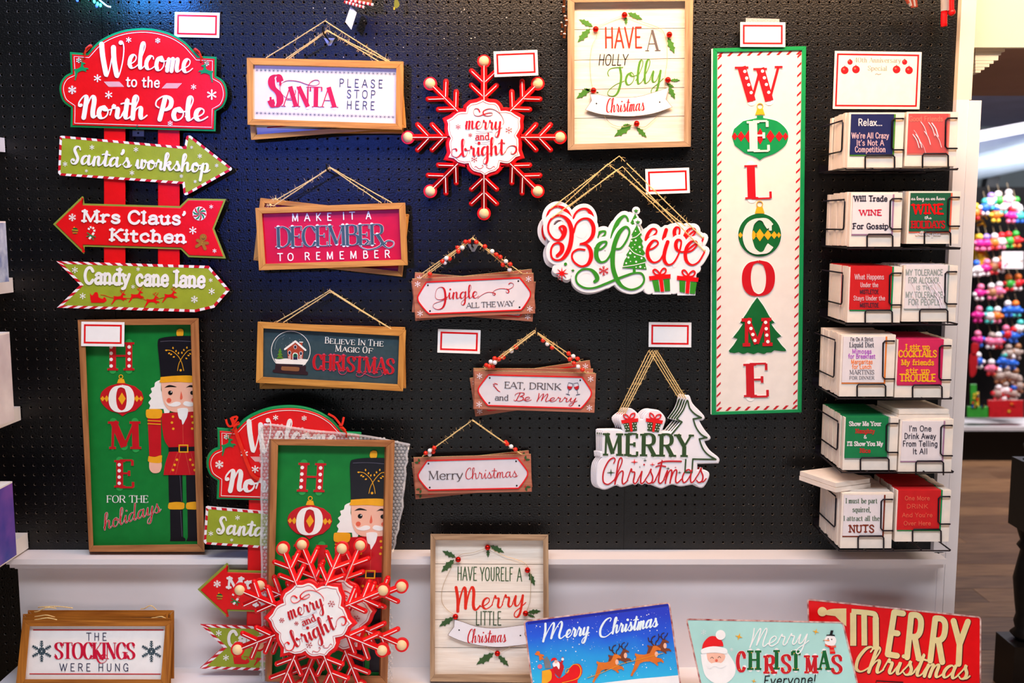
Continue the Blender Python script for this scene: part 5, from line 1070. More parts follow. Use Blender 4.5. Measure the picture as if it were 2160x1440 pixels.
stk(ori, -9, -10, .03, radians(-7), 'third cut-out Believe sign of the stack, turned so its left end sinks')
stk(ori, -5, 2, .013, radians(-2), 'rearmost cut-out Believe sign of the stack, only its lower left edge showing')
hook(*H.p(862, 130), .09, plate=False, lab='dark peg hook holding the Believe signs')
# ================================================================== MERRY christmas tree cut-outs
NN = C(1230, 660, 3.6935)
def mtree():
    s = Sheet('tree_cutout_sign', *NN.p(560, 1050), .058, 'front white cut-out sign reading MERRY Christmas with a green outlined tree', 'sign', 'cut-out tree signs hanging in a stack')
    out = NN("150,915 160,910 290,910 315,925 ~ 315,925 300,880 278,820 330,775 360,745 400,765 430,800 440,832 ~ 470,832 ~ 470,832 485,790 530,758 590,765 635,820 625,870 605,925 ~ 690,928 765,842 722,828 ~ 722,828 770,760 795,700 805,650 825,650 850,710 935,800 930,830 900,838 940,910 985,965 975,985 940,1000 980,1070 1052,1130 1050,1165 ~ 885,1170 882,1225 ~ 882,1225 930,1222 975,1245 970,1290 935,1350 900,1352 860,1330 760,1345 690,1330 620,1358 590,1356 520,1330 420,1320 300,1350 260,1335 170,1370 115,1345 105,1270 115,1180 150,1125 ~ 135,1120 132,1085 150,1080")
    for g_, a, b in ((1.6, 0, .004), (0, .004, .0062)): m = MB(s); m.prism(offset(out, g_) if g_ else out, a, b, wb, back=True, ch=.7); m.build('backing_board' if g_ else 'raised_face')
    n0, n1 = .006, .0082; h = (1.1, .007, white)
    m = MB(s); text(m, 'MERRY', *NN.p(150, 1108), *NN.p(850, 1120), 172/3.6935, 8.6, oliveprint, n0, n1, 'serif', thin=3.6, track=.17, halo=h); m.build('lettering')
    m = MB(s); text(m, 'Christmas', *NN.p(135, 1335), *NN.p(955, 1318), 205/3.6935, 3.1, dred, n0, n1, 'script', thin=2.5, slant=.12, halo=(1.4, .0068, wb)); m.line(NN("~ 585,1172 640,1155 765,1155"), 3, n0, n1, dred); m.build('lettering')
    m = MB(s); m.poly(NN("692,942 770,848 728,825 ~ 728,825 780,755 812,680 830,740 870,785 922,815 ~ 858,824 ~ 858,824 880,890 920,945 965,970 ~ 905,980 ~ 905,980 930,1050 970,1100 1035,1140 ~ 855,1137 848,1242 793,1240 800,1142"), 3, n0, n1, oliveprint)
    for p in NN("770,848 728,825 922,815 858,824 965,970 905,980 1035,1140 855,1137 848,1242 793,1240 812,680"): m.disc(*p, 1.5, n0, n1, oliveprint, 8)
    m.build('tree_outline')
    for x, y, rt in ((365, 862, -.12), (550, 862, .14)):
        g_ = lambda a, b: NN.p(x+a*cos(rt)-b*sin(rt), y+a*sin(rt)+b*cos(rt))
        m = MB(s); m.prism([g_(-50, -15), g_(55, -15), g_(48, 60), g_(-42, 60)], n0, n1, oliveprint)
        for i in range(5):
            for j in range(3): m.disc(*g_(-40+i*20+(j % 2)*7, 2+j*20), 1.2, n1, n1+.0004, white, 6)
        m.build('present_box')
        m = MB(s); m.prism([g_(-65, -35), g_(68, -35), g_(66, -8), g_(-63, -8)], n0, n1+.0006, red); m.prism([g_(-8, -8), g_(16, -8), g_(14, 62), g_(-4, 62)], n0, n1+.0006, red)
        for q in ([g_(0, -35), g_(-34, -48), g_(-40, -78), g_(-12, -66), g_(2, -35)], [g_(4, -35), g_(38, -48), g_(46, -76), g_(16, -70), g_(2, -35)]): m.line(smooth(q, 4), 2.6, n0, n1+.0006, red)
        m.build('present_ribbon')
    for x, y, r, mm in ((400, 1160, 26, red), (540, 1180, 18, red), (217, 1242, 30, oliveprint), (483, 1146, 13, oliveprint), (662, 1210, 14, oliveprint), (752, 1241, 13, oliveprint), (720, 1200, 6, red), (442, 1197, 5, oliveprint)): m = MB(s); star(m, *NN.p(x, y), r/3.6935, n0, n1, mm, 4, .2); m.build('sparkle_print')
    m = MB(s); twine(s, [(*NN.p(320, 790), .008), (*NN.p(575, 290), .03), (*NN.p(800, 665), .008)], .0013, 34, m=m); m.build('twine'); return s
mt = mtree(); B0 = NN.p(560, 1050)
for i, lab in enumerate(('second cut-out tree sign, directly behind the front MERRY Christmas one', 'third cut-out tree sign back in the MERRY Christmas stack', 'rearmost cut-out tree sign, against the pegboard')):
    copytree(mt.root, B0[0]-4.6*(i+1), B0[1]-1.2*(i+1), .058-.0145*(i+1), roll=radians(-.4*i), label=lab)
hook(*NN.p(590, 310), .085, plate=False, lab='dark peg hook holding the tree-shaped cut-out signs')
# ================================================================== HOME nutcracker signs
OO = C(150, 660, 2.77)
def home():
    O = OO("38,40 745,30 780,1395 105,1395"); I = OO("80,72 698,68 738,1350 130,1358")
    s = Sheet('nutcracker_sign', *cen(O), .022, 'green framed nutcracker sign reading HOME FOR THE holidays, standing on the white ledge', 'sign', 'nutcracker HOME signs')
    frame_parts(s, O, I, .026, brnx, brnz, 0, panelgrn, .006)
    n0, n1 = .0062, .0082; h = (.7, .007, mat('green_relief', '#2aa04c', .4))
    def L(ch, x0, x1, yb, top, wt, mm, dots=(), n=(n0, n1), thin=2.6, halo=h, tk=0):
        m = MB(s); text(m, ch, *OO.p(x0, yb), *OO.p(x1, yb), (yb-top)/2.77, wt, mm, n[0], n[1], 'serif', thin=thin, halo=halo)
        for d in dots: m.disc(*OO.p(*d), 3.7, n[1], n[1]+.0008, white, 14)
        m.build('letter')
    L('H', 215, 366, 334, 172, 14, dred, [(x, y) for x in (234, 339) for y in (198, 235, 271, 309)], thin=4)
    cx, cy = 297, 497
    out = OO(f"277,408 ~ 277,412 220,428 180,460 170,497 185,535 225,570 270,583 300,603 ~ 300,603 330,583 375,570 412,535 424,497 412,460 372,428 317,412 ~ 317,408")
    m = MB(s); m.prism(out, n0, n1, dred, ch=.4); m.build('bauble')
    m = MB(s); m.prism(OO("277,385 308,385 316,410 268,410"), n0, n1, gold); m.line([OO.p(291+11*cos(a), 372+11*sin(a)) for a in [2*pi*i/14 for i in range(14)]], 1.7, n0, n1, gold, closed=True); m.build('bauble_cap')
    for x, hw, hh in ((184, 13, 16), (208, 14, 20), (297, 22, 36), (384, 14, 20), (408, 12, 16), (228, 10, 18), (366, 10, 18)): m = MB(s); m.prism([OO.p(x-hw, 500), OO.p(x, 500-hh), OO.p(x+hw, 500), OO.p(x, 500+hh)], n1, n1+.0005, gold); m.build('diamond')
    L('O', 222, 366, 574, 426, 16, white, n=(n1-.001, n1+.0014), thin=3.6, halo=None)
    L('M', 212, 408, 793, 634, 14.5, dred, thin=4.5)
    L('E', 256, 378, 1018, 860, 14.5, dred, [(281, y) for y in (886, 921, 958, 994)], thin=4)
    for t, a in (('FOR', (206, 1107, 318, 1107)), ('THE', (338, 1107, 452, 1107))): m = MB(s); text(m, t, *OO.p(*a[:2]), *OO.p(*a[2:]), 41/2.77, 2.2, white, n0, n1-.0006, 'serif', thin=.8, track=.08); m.build('lettering')
    m = MB(s); text(m, 'holidays', *OO.p(190, 1268), *OO.p(525, 1160), 92/2.77, 2.6, dred, n0, n1, 'script', thin=1.3, halo=(.55, .0074, white), slant=.3); m.build('lettering')
    z = [n0]
    def sh(nm, t, mm, dn=.0007, closed=True):
        z[0] += .00012; m = MB(s); m.prism(OO(t) if isinstance(t, str) else t, n0-.0005, z[0]+dn, mm); return m.build('nutcracker_'+nm)
    sh('boots', "578,1148 652,1148 655,1308 668,1318 668,1332 578,1332 580,1312", hatblk); sh('boots', "680,1148 733,1148 738,1332 672,1332 682,1310", hatblk)
    sh('leg', "568,946 650,946 652,1110 572,1110", hatblk); sh('leg', "672,946 727,946 732,1110 675,1110", hatblk)
    gl = mat('grey_gloss_print', '#5a5668', .4)
    for q in (((636, 950), (646, 1100)), ((640, 1155), (648, 1305))): m = MB(s); m.line([OO.p(*p) for p in q], 1.1, n1-.001, n1+.0003, gl); m.build('leg_highlight')
    sh('knee_band', "~ 572,1108 615,1103 657,1108 662,1125 656,1144 615,1147 572,1144 567,1125 572,1108", gold); sh('knee_band', "~ 676,1108 705,1103 735,1106 736,1144 705,1147 676,1144 671,1125 676,1108", gold)
    sh('hair', "525,388 ~ 525,388 492,405 486,430 466,440 472,462 456,480 468,500 452,522 462,540 455,560 ~ 540,560 545,588 ~ 545,588 570,585 575,560 545,500 525,450", white)
    sh('arm', "447,600 ~ 447,600 470,590 525,600 ~ 526,838 457,838", dred)
    sh('hand', "456,870 528,870 ~ 528,870 529,900 515,930 480,934 458,912 456,870", skin); sh('cuff', "~ 452,835 490,840 528,830 530,850 527,873 490,876 452,868 450,850 452,835", gold)
    sh('coat', "528,586 718,574 724,785 572,785 ~ 572,785 545,740 530,650 528,586", dred); sh('skirt', "574,806 727,806 731,946 540,946 ~ 540,946 550,880 574,806", dred)
    for q in ("653,650 655,768", "640,815 612,940", "668,815 695,940", "622,815 578,935", "700,815 724,900"): m = MB(s); m.line(OO(q), .5, n1-.0015, z[0]+.0009, cheek); m.build('coat_seam')
    sh('belt', "568,784 726,780 727,806 570,810", hatblk)
    m = MB(s); o = OO("628,768 685,768 685,815 628,815"); m.prism(o, n0, z[0]+.0012, gold, holes=[offset(o, -2.6)[::-1]]); m.build('nutcracker_buckle')
    sh('epaulet', "~ 437,575 448,562 520,562 532,580 526,608 505,616 450,614 438,600 437,575", gold)
    m = MB(s)
    for yy_ in (632, 650): m.line(OO(f"446,{yy_-4} 525,{yy_}"), 2, n0, z[0]+.001, gold, cap=False)
    m.build('arm_stripe')
    for x, y in ((595, 605), (589, 640), (597, 676), (706, 605), (711, 640), (707, 675), (618, 857), (605, 887), (595, 917), (696, 857), (711, 887), (722, 917)): m = MB(s); m.disc(*OO.p(x, y), 2.7, n0, z[0]+.0012, gold, 12); m.build('button')
    sh('face', "525,403 713,403 716,575 ~ 716,575 640,580 590,576 555,550 535,500 525,403", skin)
    m = MB(s); m.prism(OO("~ 620,560 650,554 682,560 679,600 668,625 652,652 645,625 634,618 626,600 620,560"), n0, z[0]+.0012, white); m.build('nutcracker_beard')
    m = MB(s); m.prism(OO("~ 546,508 570,532 610,518 638,522 636,538 600,547 565,538 546,508"), n0, z[0]+.0014, white); m.prism(OO("~ 654,528 665,516 690,518 716,528 716,540 690,546 660,538 654,528"), n0, z[0]+.0014, white); m.build('nutcracker_moustache')
    z[0] += .0004
    for x, y, r in ((572, 510, 5), (713, 508, 4)): m = MB(s); m.disc(*OO.p(x, y), r, n0, z[0]+.0006, cheek, 16); m.build('nutcracker_cheek')
    for x, y, r in ((580, 466, 4.8), (708, 466, 4.4)): m = MB(s); m.disc(*OO.p(x, y), r, n0, z[0]+.0007, blackp, 16); m.disc(*OO.p(x+5, y-5), 1.3, n0, z[0]+.001, white, 8); m.build('nutcracker_eye')
    m = MB(s); m.prism(OO("~ 643,456 651,490 648,503 640,505 636,495 643,456"), n0, z[0]+.0008, cheek); m.build('nutcracker_nose')
    for q in ("~ 545,436 575,420 617,432 580,432 545,436", "~ 671,436 695,421 713,425 713,434 690,432 671,436"): m = MB(s); m.prism(OO(q), n0, z[0]+.0008, blackp); m.build('nutcracker_eyebrow')
    sh('hat_knob', "~ 618,100 635,92 654,98 656,125 648,135 622,135 615,120 618,100", gold)
    sh('hat', "523,374 ~ 523,374 515,280 506,170 530,145 620,134 703,134 ~ 711,372", hatblk); sh('hat_band', "~ 523,374 615,366 712,368 713,404 615,402 523,406 521,390 523,374", gold)
    m = MB(s); m.line(OO("~ 522,166 600,162 697,166"), 1, n0, z[0]+.001, gl); m.build('hat_highlight')
    m = MB(s)
    for q in ("622,336 630,295 652,255 680,222 700,215", "658,336 648,295 628,255 590,222 560,216"): m.line(smooth(OO(q), 4), 1.2, n0, z[0]+.001, gold)
    m.build('laurel_stem')
    for x, y, a in ((562, 218, 3.2), (578, 232, 2.6), (596, 210, 4.6), (590, 240, 2.9), (612, 228, 4.9), (606, 254, 2.8), (626, 240, 4.9), (700, 216, 0), (690, 236, .4), (676, 208, 4.8), (680, 246, .3), (660, 222, 4.5), (668, 262, .5), (648, 238, 4.6)):
        m = MB(s); p, q = OO.p(x, y), OO.p(x+13*cos(a), y+13*sin(a)); m.ribbon([((p[0]*(1-t)+q[0]*t), (p[1]*(1-t)+q[1]*t)) for t in (0, .3, .6, 1)], [1, 3, 3, .5], n0, z[0]+.001, gold, cap=False); m.build('laurel_leaf')
    m = MB(s); m.disc(*OO.p(640, 334), 2.6, n0, z[0]+.001, gold, 10); m.build('hat_stud')
    return s
hm = home()
h2 = copytree(hm.root, 692, 1180, .135, lean=.09, roll=.022, label='nearer nutcracker HOME sign, standing on the bottom shelf behind the snowflake signs')
# bubble wrap
bwm = mat('bubble_wrap_film', '#eceef2', .14, .02, alpha=.13, spec=1); bwb = mat('bubble_wrap_bubble', '#f6f6fa', .1, .02, alpha=.3, spec=1)
def inside(p, q):
    r = False; x, y = p
    for i in range(len(q)):
        a, b = q[i-1], q[i]
        if (a[1] > y) != (b[1] > y) and x < (b[0]-a[0])*(y-a[1])/(b[1]-a[1])+a[0]: r = not r
    return r
s = Sheet('bubble_wrap', 700, 1180, .112, 'clear bubble wrap sheet folded round the nearer nutcracker HOME sign', 'bubble wrap', lean=.05)
bp = [(549, 905), (567, 893), (610, 899), (700, 913), (800, 922), (862, 937), (861, 958), (857, 985), (852, 1030), (846, 1085), (836, 1130), (826, 1165), (818, 1200), (826, 1300), (828, 1438), (548, 1438), (553, 1300), (551, 1150), (552, 1050), (549, 960)]
m = MB(s); m.prism(bp, 0, .0006, bwm, back=True); m.build('plastic_film')
m = MB(s); inn = [(578, 940), (806, 940), (802, 1438), (572, 1438)]; r_ = 0
y = 897
while y < 1436:
    x = 546+(r_ % 2)*4
    while x < 864:
        if inside((x, y), bp) and not inside((x, y), inn): m.ball(s.loc(x+random.uniform(-.5, .5), y, .0006), .0042, bwb, 8, 3, ry=.8, full=False)
        x += 8
    y += 7; r_ += 1
m.build('bubbles', sm=True)['kind'] = 'stuff'
for q in ([(549, 905), (567, 895), (650, 907), (760, 918), (862, 937)], [(862, 937), (856, 985), (846, 1085), (826, 1165)], [(551, 910), (553, 1050), (551, 1200), (554, 1436)]):
    m = MB(s); m.tube([(x+random.uniform(-2, 2), y, random.uniform(.002, .012)) for x, y in smooth(q, 6)], .0028, bwb, 6); m.build('crumpled_edge')
# ================================================================== tin signs on the bottom shelf
def ramp_mat(name, stops, rough=.3):
    m = bpy.data.materials.new(name); m.use_nodes = True; nt = m.node_tree; b = nt.nodes['Principled BSDF']; b.inputs['Roughness'].default_value = rough
    tc = nt.nodes.new('ShaderNodeTexCoord'); sp = nt.nodes.new('ShaderNodeSeparateXYZ'); mr = nt.nodes.new('ShaderNodeMapRange'); cr = nt.nodes.new('ShaderNodeValToRGB'); nz = nt.nodes.new('ShaderNodeTexNoise'); nz.inputs['Scale'].default_value = 14
    ad = nt.nodes.new('ShaderNodeMath'); ad.operation = 'MULTIPLY_ADD'; ad.inputs[1].default_value = .05; L = nt.links
    L.new(tc.outputs['Object'], sp.inputs[0]); L.new(tc.outputs['Object'], nz.inputs['Vector']); L.new(nz.outputs['Fac'], ad.inputs[0]); L.new(sp.outputs['Z'], ad.inputs[2]); L.new(ad.outputs[0], mr.inputs[0])
    mr.inputs[1].default_value = -.02; mr.inputs[2].default_value = .13; e = cr.color_ramp.elements
    e[0].position, e[1].position = stops[0][0], stops[-1][0]; e[0].color = (*lin(stops[0][1]), 1); e[1].color = (*lin(stops[-1][1]), 1)
    for p, c in stops[1:-1]: k = e.new(p); k.color = (*lin(c), 1)
    L.new(mr.outputs[0], cr.inputs[0]); L.new(cr.outputs[0], b.inputs['Base Color']); return m
skym = ramp_mat('printed_night_sky', [(0, '#1fb4e6'), (.35, '#1a98e4'), (.7, '#0f56dc'), (1, '#0a2cc4')])
rustm = mat('worn_rusty_rim', '#8a2424', .55, hex2='#e6c8c0', scale=70, bump=.3)
def tin(lab, Q, d, ln, pm):
    s = Sheet('tin_sign', Q[0][0]*.5+Q[1][0]*.5, Q[0][1]*.5+Q[2][1]*.5, d, lab, 'sign', 'embossed tin signs on the bottom shelf', lean=ln)
    k = 7/hypot(Q[1][0]-Q[0][0], Q[1][1]-Q[0][1]); rr = []
    for i in range(4):
        a, b, c = Q[i-1], Q[i], Q[(i+1) % 4]
        u = Vector((a[0]-b[0], a[1]-b[1])).normalized()*8; v = Vector((c[0]-b[0], c[1]-b[1])).normalized()*8
        rr += [(b[0]+u.x*(1-t)**2+v.x*t*t, b[1]+u.y*(1-t)**2+v.y*t*t) for t in (0, .25, .5, .75, 1)]
    m = MB(s); m.prism(rr, 0, .002, rustm, back=True); m.line(offset(rr, -1.6), 3.4, 0, .0035, rustm, closed=True); m.build('rolled_rim')
    m = MB(s); m.prism(offset(rr, -2.6), .002, .0028, pm); m.build('printed_face'); s.n0, s.n1 = .0027, .0044
    return s
TT = C(1090, 1240, 5.838)
s = tin('blue tin sign with flying reindeer and sleigh under snowy night sky, reading Merry Christmas', [(1104, 1309), (1413, 1269), (1441, 1475), (1130, 1514)], .20, .16, skym); n0, n1 = s.n0, s.n1
m = MB(s); m.prism([(1112, 1311), (1409, 1273), (1410, 1277), (1113, 1316)], n0, n0+.0016, mat('dark_blue_fold', '#0818a0', .3)); m.build('folded_top')
m = MB(s); m.prism([TT.p(*q) for q in ((980, 1175), (1200, 1150), (1500, 1115), (1800, 1090), (2005, 1070), (2100, 1600), (240, 1600), (250, 1200), (600, 1190))], n0, n0+.0004, white); m.build('snow_print')
m = MB(s)
for _ in range(190):
    u, v = random.random(), random.random()**1.1*.8; p = quadpt([(1110, 1318), (1408, 1280), (1434, 1450), (1130, 1485)], u, v); m.disc(*p, random.choice((.35, .5, .5, .8, 1.3)), n0, n0+random.uniform(.0003, .0006), white, 6)
m.build('snow_dots')['kind'] = 'stuff'
ice = mat('icy_white_print', '#e2f2fa', .3)
for t, a, H0 in (('M', (300, 660, 600, 610), 215), ('erry', (590, 612, 890, 572), 190), ('C', (1000, 620, 1170, 580), 215), ('hristmas', (1165, 560, 1740, 470), 190)):
    m = MB(s); text(m, t, *TT.p(*a[:2]), *TT.p(*a[2:]), H0/5.838, 4.6 if len(t) < 9 else 4, ice, n0, n1, 'script', thin=2, slant=.3); m.build('lettering')
dorg = mat('reindeer_orange', '#c8601a', .4, hex2='#e07a26', scale=30); dbrn = mat('reindeer_brown', '#7a3a1e', .4); drk = mat('antler_brown', '#3a1c20', .5)
for (x, y, w, h, mm) in ((1560, 900, 350, 330, dbrn), (1080, 1020, 340, 330, dbrn), (1400, 1085, 420, 470, dorg), (930, 1165, 400, 440, dorg)):
    m = MB(s); deer(m, *TT.p(x, y), w/5.838, h/5.838, n0, n1+(.0004 if mm is dorg else 0), mm, ma=drk, ang=-.05)
    m.disc(*TT.p(x+w*.76, y-h*.58), 3.6, n0, n1+.0008, skin, 10, 6); m.build('reindeer_print')
m = MB(s); m.line(smooth([TT.p(*q) for q in ((870, 1105), (1050, 1040), (1300, 930), (1500, 880), (1800, 800))], 4), .9, n0, n1+.001, gold); m.build('harness_print')
m = MB(s); m.prism(TT("310,1020 ~ 310,1020 400,1000 470,985 485,1020 470,1060 520,1110 600,1060 640,1000 700,940 770,935 805,990 800,1060 750,1130 ~ 740,1300 310,1300"), n0, n1+.0004, red); m.swash(TT("640,1010 625,1040 600,1040 610,1000 650,985 700,940 760,950 790,1010 770,1090 700,1130 560,1165"), 1, 2.2, n0, n1+.001, gold); m.prism(TT("~ 312,1020 400,1005 430,1050 420,1130 350,1180 310,1190 312,1100 312,1020"), n0, n1+.0008, gold); m.build('sleigh_print')
m = MB(s); m.prism(TT("~ 440,920 520,900 580,960 560,1040 530,1100 480,1060 450,1000 440,920"), n0, n1+.0006, dred); m.prism(TT("~ 440,930 470,900 510,905 530,940 520,1000 490,960 455,970 440,930"), n0, n1+.001, white); m.disc(*TT.p(482, 905), 3.6, n0, n1+.0012, skin, 10); m.prism(TT("~ 418,905 430,868 470,856 495,880 450,888 418,905"), n0, n1+.0014, red); m.line(TT("540,960 560,900 565,860"), 4, n0, n1+.001, dred); m.disc(*TT.p(565, 875), 3, n0, n1+.0014, white); m.build('rider_print')
m = MB(s); m.prism(TT("330,880 370,840 410,900 420,980 350,990"), n0, n1, mat('sack_grey', '#77777c', .5)); m.disc(*TT.p(285, 965), 5, n0, n1, mat('lollipop_pink', '#e06a80', .4)); gbp = mat('ginger_orange', '#e07020', .4)
for q in (((250, 790), (320, 870)), ((235, 810), (325, 830)), ((285, 830), (290, 880))): m.line([TT.p(*p) for p in q], 4, n0, n1, gbp)
m.disc(*TT.p(265, 795), 3.6, n0, n1+.0003, gbp); m.build('presents_print')
UU = C(1430, 1240, 3.224)
teal = mat('pale_teal_print', '#a8d8d2', .3, .08, scale=8)
s = tin('x', [(1702, 1262), (2070, 1300), (2069, 1520), (1710, 1480)], .165, .2, red); n0, n1 = s.n0, s.n1
s.root['label'] = 'red tin sign at lower right behind the teal one, cream lettering reading MERRY Christmas'
crl = mat('cream_print', '#e6d498', .35, .06)
m = MB(s)
def bl_(t, a, h, w_, mb):
    mm_ = mat('deep_maroon_print', '#5a0810', .4)
    text(mb, t, *[v+o_ for v, o_ in zip(UU.p(*a[:2]), (1.2, .8))], *[v+o_ for v, o_ in zip(UU.p(*a[2:]), (1.2, .8))], h, w_+1.6, mm_, n0, n0+.001); text(mb, t, *UU.p(*a[:2]), *UU.p(*a[2:]), h, w_, crl, n0, n1)
for t, a in (('E', (1402, 446, 1505, 462)), ('R', (1533, 468, 1655, 480)), ('R', (1690, 490, 1815, 505)), ('Y', (1848, 512, 1970, 518))):
    m = MB(s); bl_(t, a, (290)/3.224, 12.5, m); m.build('letter')
m = MB(s)
for g_, n_, mm_, o_ in ((1.6, n0+.001, mat('deep_maroon_print', ''), 1.2), (0, n1, crl, 0)):
    sh_ = lambda q: [(x+o_, y+o_*.7) for x, y in UU(q)]
    m.line(sh_("1192,168 1192,392"), 13+g_, n0, n_, mm_, cap=False); m.line(sh_("1266,175 1268,390"), 12+g_, n0, n_, mm_, cap=False); m.line(sh_("1345,200 1347,418"), 13+g_, n0, n_, mm_, cap=False)
    m.line(sh_("1180,158 ~ 1180,158 1250,163 1310,170 1340,180 1347,215"), 11+g_, n0, n_-.0001, mm_, cap=False)
m.build('letter')
m = MB(s); text(m, 'Christmas', *UU.p(1185, 565), *UU.p(1985, 625), 175/3.224, 9.2, mat('deep_maroon_print', ''), n0, n0+.0012, 'script', thin=5.4, slant=.2); text(m, 'Christmas', *UU.p(1185, 562), *UU.p(1982, 621), 172/3.224, 7.2, crl, n0, n1, 'script', thin=3.4, slant=.2); m.build('lettering')
m = MB(s); m.prism(UU("~ 985,165 1040,142 1145,138 ~ 1145,260 1120,240 ~ 1070,190 1000,180 985,165"), n0, n1, crl); m.disc(*UU.p(982, 160), 10, n0, n1+.0006, crl, 18); m.build('cap_print')
m = MB(s); m.line(UU("1345,660 1350,630 1530,640"), 2, n0, n1, blackp); m.build('black_line')
s = tin('pale teal tin sign with a bearded face and a snowman, reading Merry CHRISTMAS Everyone!', [(1446, 1304), (1779, 1311), (1829, 1520), (1495, 1527)], .245, .2, teal); n0, n1 = s.n0, s.n1
m = MB(s); text(m, 'Merry', *UU.p(480, 405), *UU.p(885, 375), 130/3.224, 2.6, white, n0, n1, 'script', thin=2, slant=.3); m.build('lettering')
for i, (ch, x0, x1, yb) in enumerate((('C', 398, 460, 565), ('H', 478, 560, 555), ('R', 588, 662, 580), ('I', 652, 690, 552), ('S', 700, 770, 575), ('T', 772, 832, 560), ('M', 862, 948, 578), ('A', 958, 1030, 555), ('S', 1042, 1118, 578))):
    cc = dred if i % 2 == 0 else dgrn; hh = (120 if i % 2 == 0 else 130)/3.224
    if i == 0: hh = 130/3.224
    m = MB(s); T0 = text(m, ch, *UU.p(x0-2, yb), *UU.p(x1+2, yb), hh, 7.8, cc, n0, n1, 'serif', thin=4, halo=(.7, n0+.0008, white))
    for q in ((.15, .1), (.15, .9), (.4, .1)): m.disc(*T0(q), 1.1, n1, n1+.0006, gold, 8)
    m.build('letter')
m = MB(s); text(m, 'Everyone!', *UU.p(580, 660), *UU.p(935, 650), 62/3.224, 2.2, blackp, n0, n1, slant=.15); m.build('lettering')
m = MB(s); m.prism(UU("~ 155,450 165,520 190,600 260,650 330,645 385,590 388,520 340,440 ~ 200,430 155,450"), n0, n1, white); m.build('beard_print')
m = MB(s); m.prism(UU("~ 195,445 250,440 315,450 318,480 290,510 240,515 205,490 195,445"), n0, n1+.0006, skin); m.line(UU("~ 222,478 232,468 242,478"), .8, n0, n1+.001, blackp); m.line(UU("~ 272,474 282,464 292,474"), .8, n0, n1+.001, blackp); m.disc(*UU.p(262, 492), 3, n0, n1+.001, cheek); m.prism(UU("~ 195,525 255,505 330,520 290,545 250,530 215,548 195,525"), n0, n1+.001, white); m.build('face_print')
m = MB(s); m.prism(UU("~ 163,415 175,370 215,330 262,330 300,360 310,395 ~ 240,395 163,415"), n0, n1+.0008, red); m.prism(UU("~ 160,445 162,415 240,395 325,410 330,445 250,438 160,445"), n0, n1+.0012, white); m.disc(*UU.p(290, 318), 10.5, n0, n1+.001, white, 16); m.build('cap_print')
m = MB(s); m.disc(*UU.p(1037, 358), 12.5, n0, n1, white, 20); m.prism(UU("1010,322 1068,325 1066,318 1050,315 1058,288 1040,287 1032,315 1010,318"), n0, n1+.0008, blackp); m.prism(UU("1030,352 1030,360 985,354"), n0, n1+.001, mat('carrot_orange', '#f08020', .4))
for x, y in ((1022, 345), (1046, 348)): m.disc(*UU.p(x, y), 1.2, n0, n1+.001, blackp, 8)
for i, q in enumerate(("1002,378 1020,388 1018,400 1000,392", "1020,388 1040,392 1040,404 1018,400", "1040,392 1075,390 1075,402 1040,404", "1030,404 1062,404 1062,418 1032,418", "1032,418 1066,418 1068,432 1034,432", "1034,432 1070,432 1070,446 1034,446")): m.prism(UU(q), n0, n1+.0006, red if i % 2 else cheek)
m.build('snowman_print')
for x, y, r in ((415, 330, 8), (938, 296, 6.5), (517, 632, 5)): m = MB(s); star(m, *UU.p(x, y), r, n0, n1, gold, 4, .28, rot=-1.3); m.build('star_print')
for x, y, r in ((175, 300, 6), (365, 418, 4)): flk(s, *UU.p(x, y), r, n0, n1-.001, white, 1, w=.5)
# ================================================================== price cards
price_card(368.6, 25, 95, 53, 1.2, .003, 'blank white price card with red border, above right of the upper left direction sign')
price_card(1041, 108.5, 92.5, 54, -2.2, .046, 'blank white price card with red border, overlapping the hanging snowflake sign')
price_card(1361, 356.5, 92.5, 53.5, -2, .036, 'blank white price card with red border, behind the right twine of the Believe signs')
price_card(1561.6, 46.6, 95, 52, .3, .024, 'blank white price card with red border, on top of the WELCOME board')
price_card(1368.6, 679, 90, 52.5, .6, .003, 'blank white price card with red border, above the tree-shaped cut-out signs')
price_card(924, 693.3, 90, 50, 1.8, .003, 'blank white price card with red border, left of the eat and drink plaques')
price_card(171.7, 678, 91, 51.5, .8, .051, 'blank white price card with red border, stuck on the corner of the nutcracker sign')
s = Sheet('tape_strip', 1608, 42, .0, 'short strip of grey speckled tape above the WELCOME price card', 'tape'); m = MB(s); m.prism([(1573, 38), (1644, 40), (1644, 49), (1573, 47)], 0, .0006, mat('grey_tape', '#8c8a90', .4, hex2='#c8c6cc', scale=600)); m.build('tape')
# ---- anniversary card
V = C(1700, 90, 4.644)
Q = V("283,80 1135,92 1112,652 262,648"); s = Sheet('notice_card', *cen(Q), .004, 'large white notice with red border and printed baubles, reading 40th Anniversary Special', 'notice')
m = MB(s); m.prism(Q, 0, .0007, pkw, back=True); m.build('card_sheet')
o = V("305,104 1110,116 1086,628 284,624"); m = MB(s); m.prism(o, .0006, .001, dred, holes=[offset(o, -3.6)[::-1]]); m.build('red_border')
m = MB(s); tg = mat('faint_grey_print', '#857b78', .5); text(m, '40th Anniversary', *V.p(475, 192), *V.p(932, 196), 46/4.644, 1.5, tg, .0006, .001, 'serif', thin=.5); text(m, 'Special', *V.p(605, 272), *V.p(795, 274), 46/4.644, 1.5, tg, .0006, .001, 'serif', thin=.5); m.line(V("~ 680,312 695,304 710,312 735,306"), 1.3, .0006, .001, tg); m.build('lettering')
for x, y, r in ((380, 270, 38), (432, 190, 26), (490, 262, 38), (888, 262, 38), (967, 190, 26), (1010, 270, 38)): m = MB(s); m.disc(*V.p(x, y), r/4.644, .0006, .0011, dred, 18); m.disc(*V.p(x-9, y-10), r/16, .001, .0013, cheek, 8); m.disc(*V.p(x, y-r-2), 1.5, .0006, .0011, tg, 8); m.build('bauble_print')
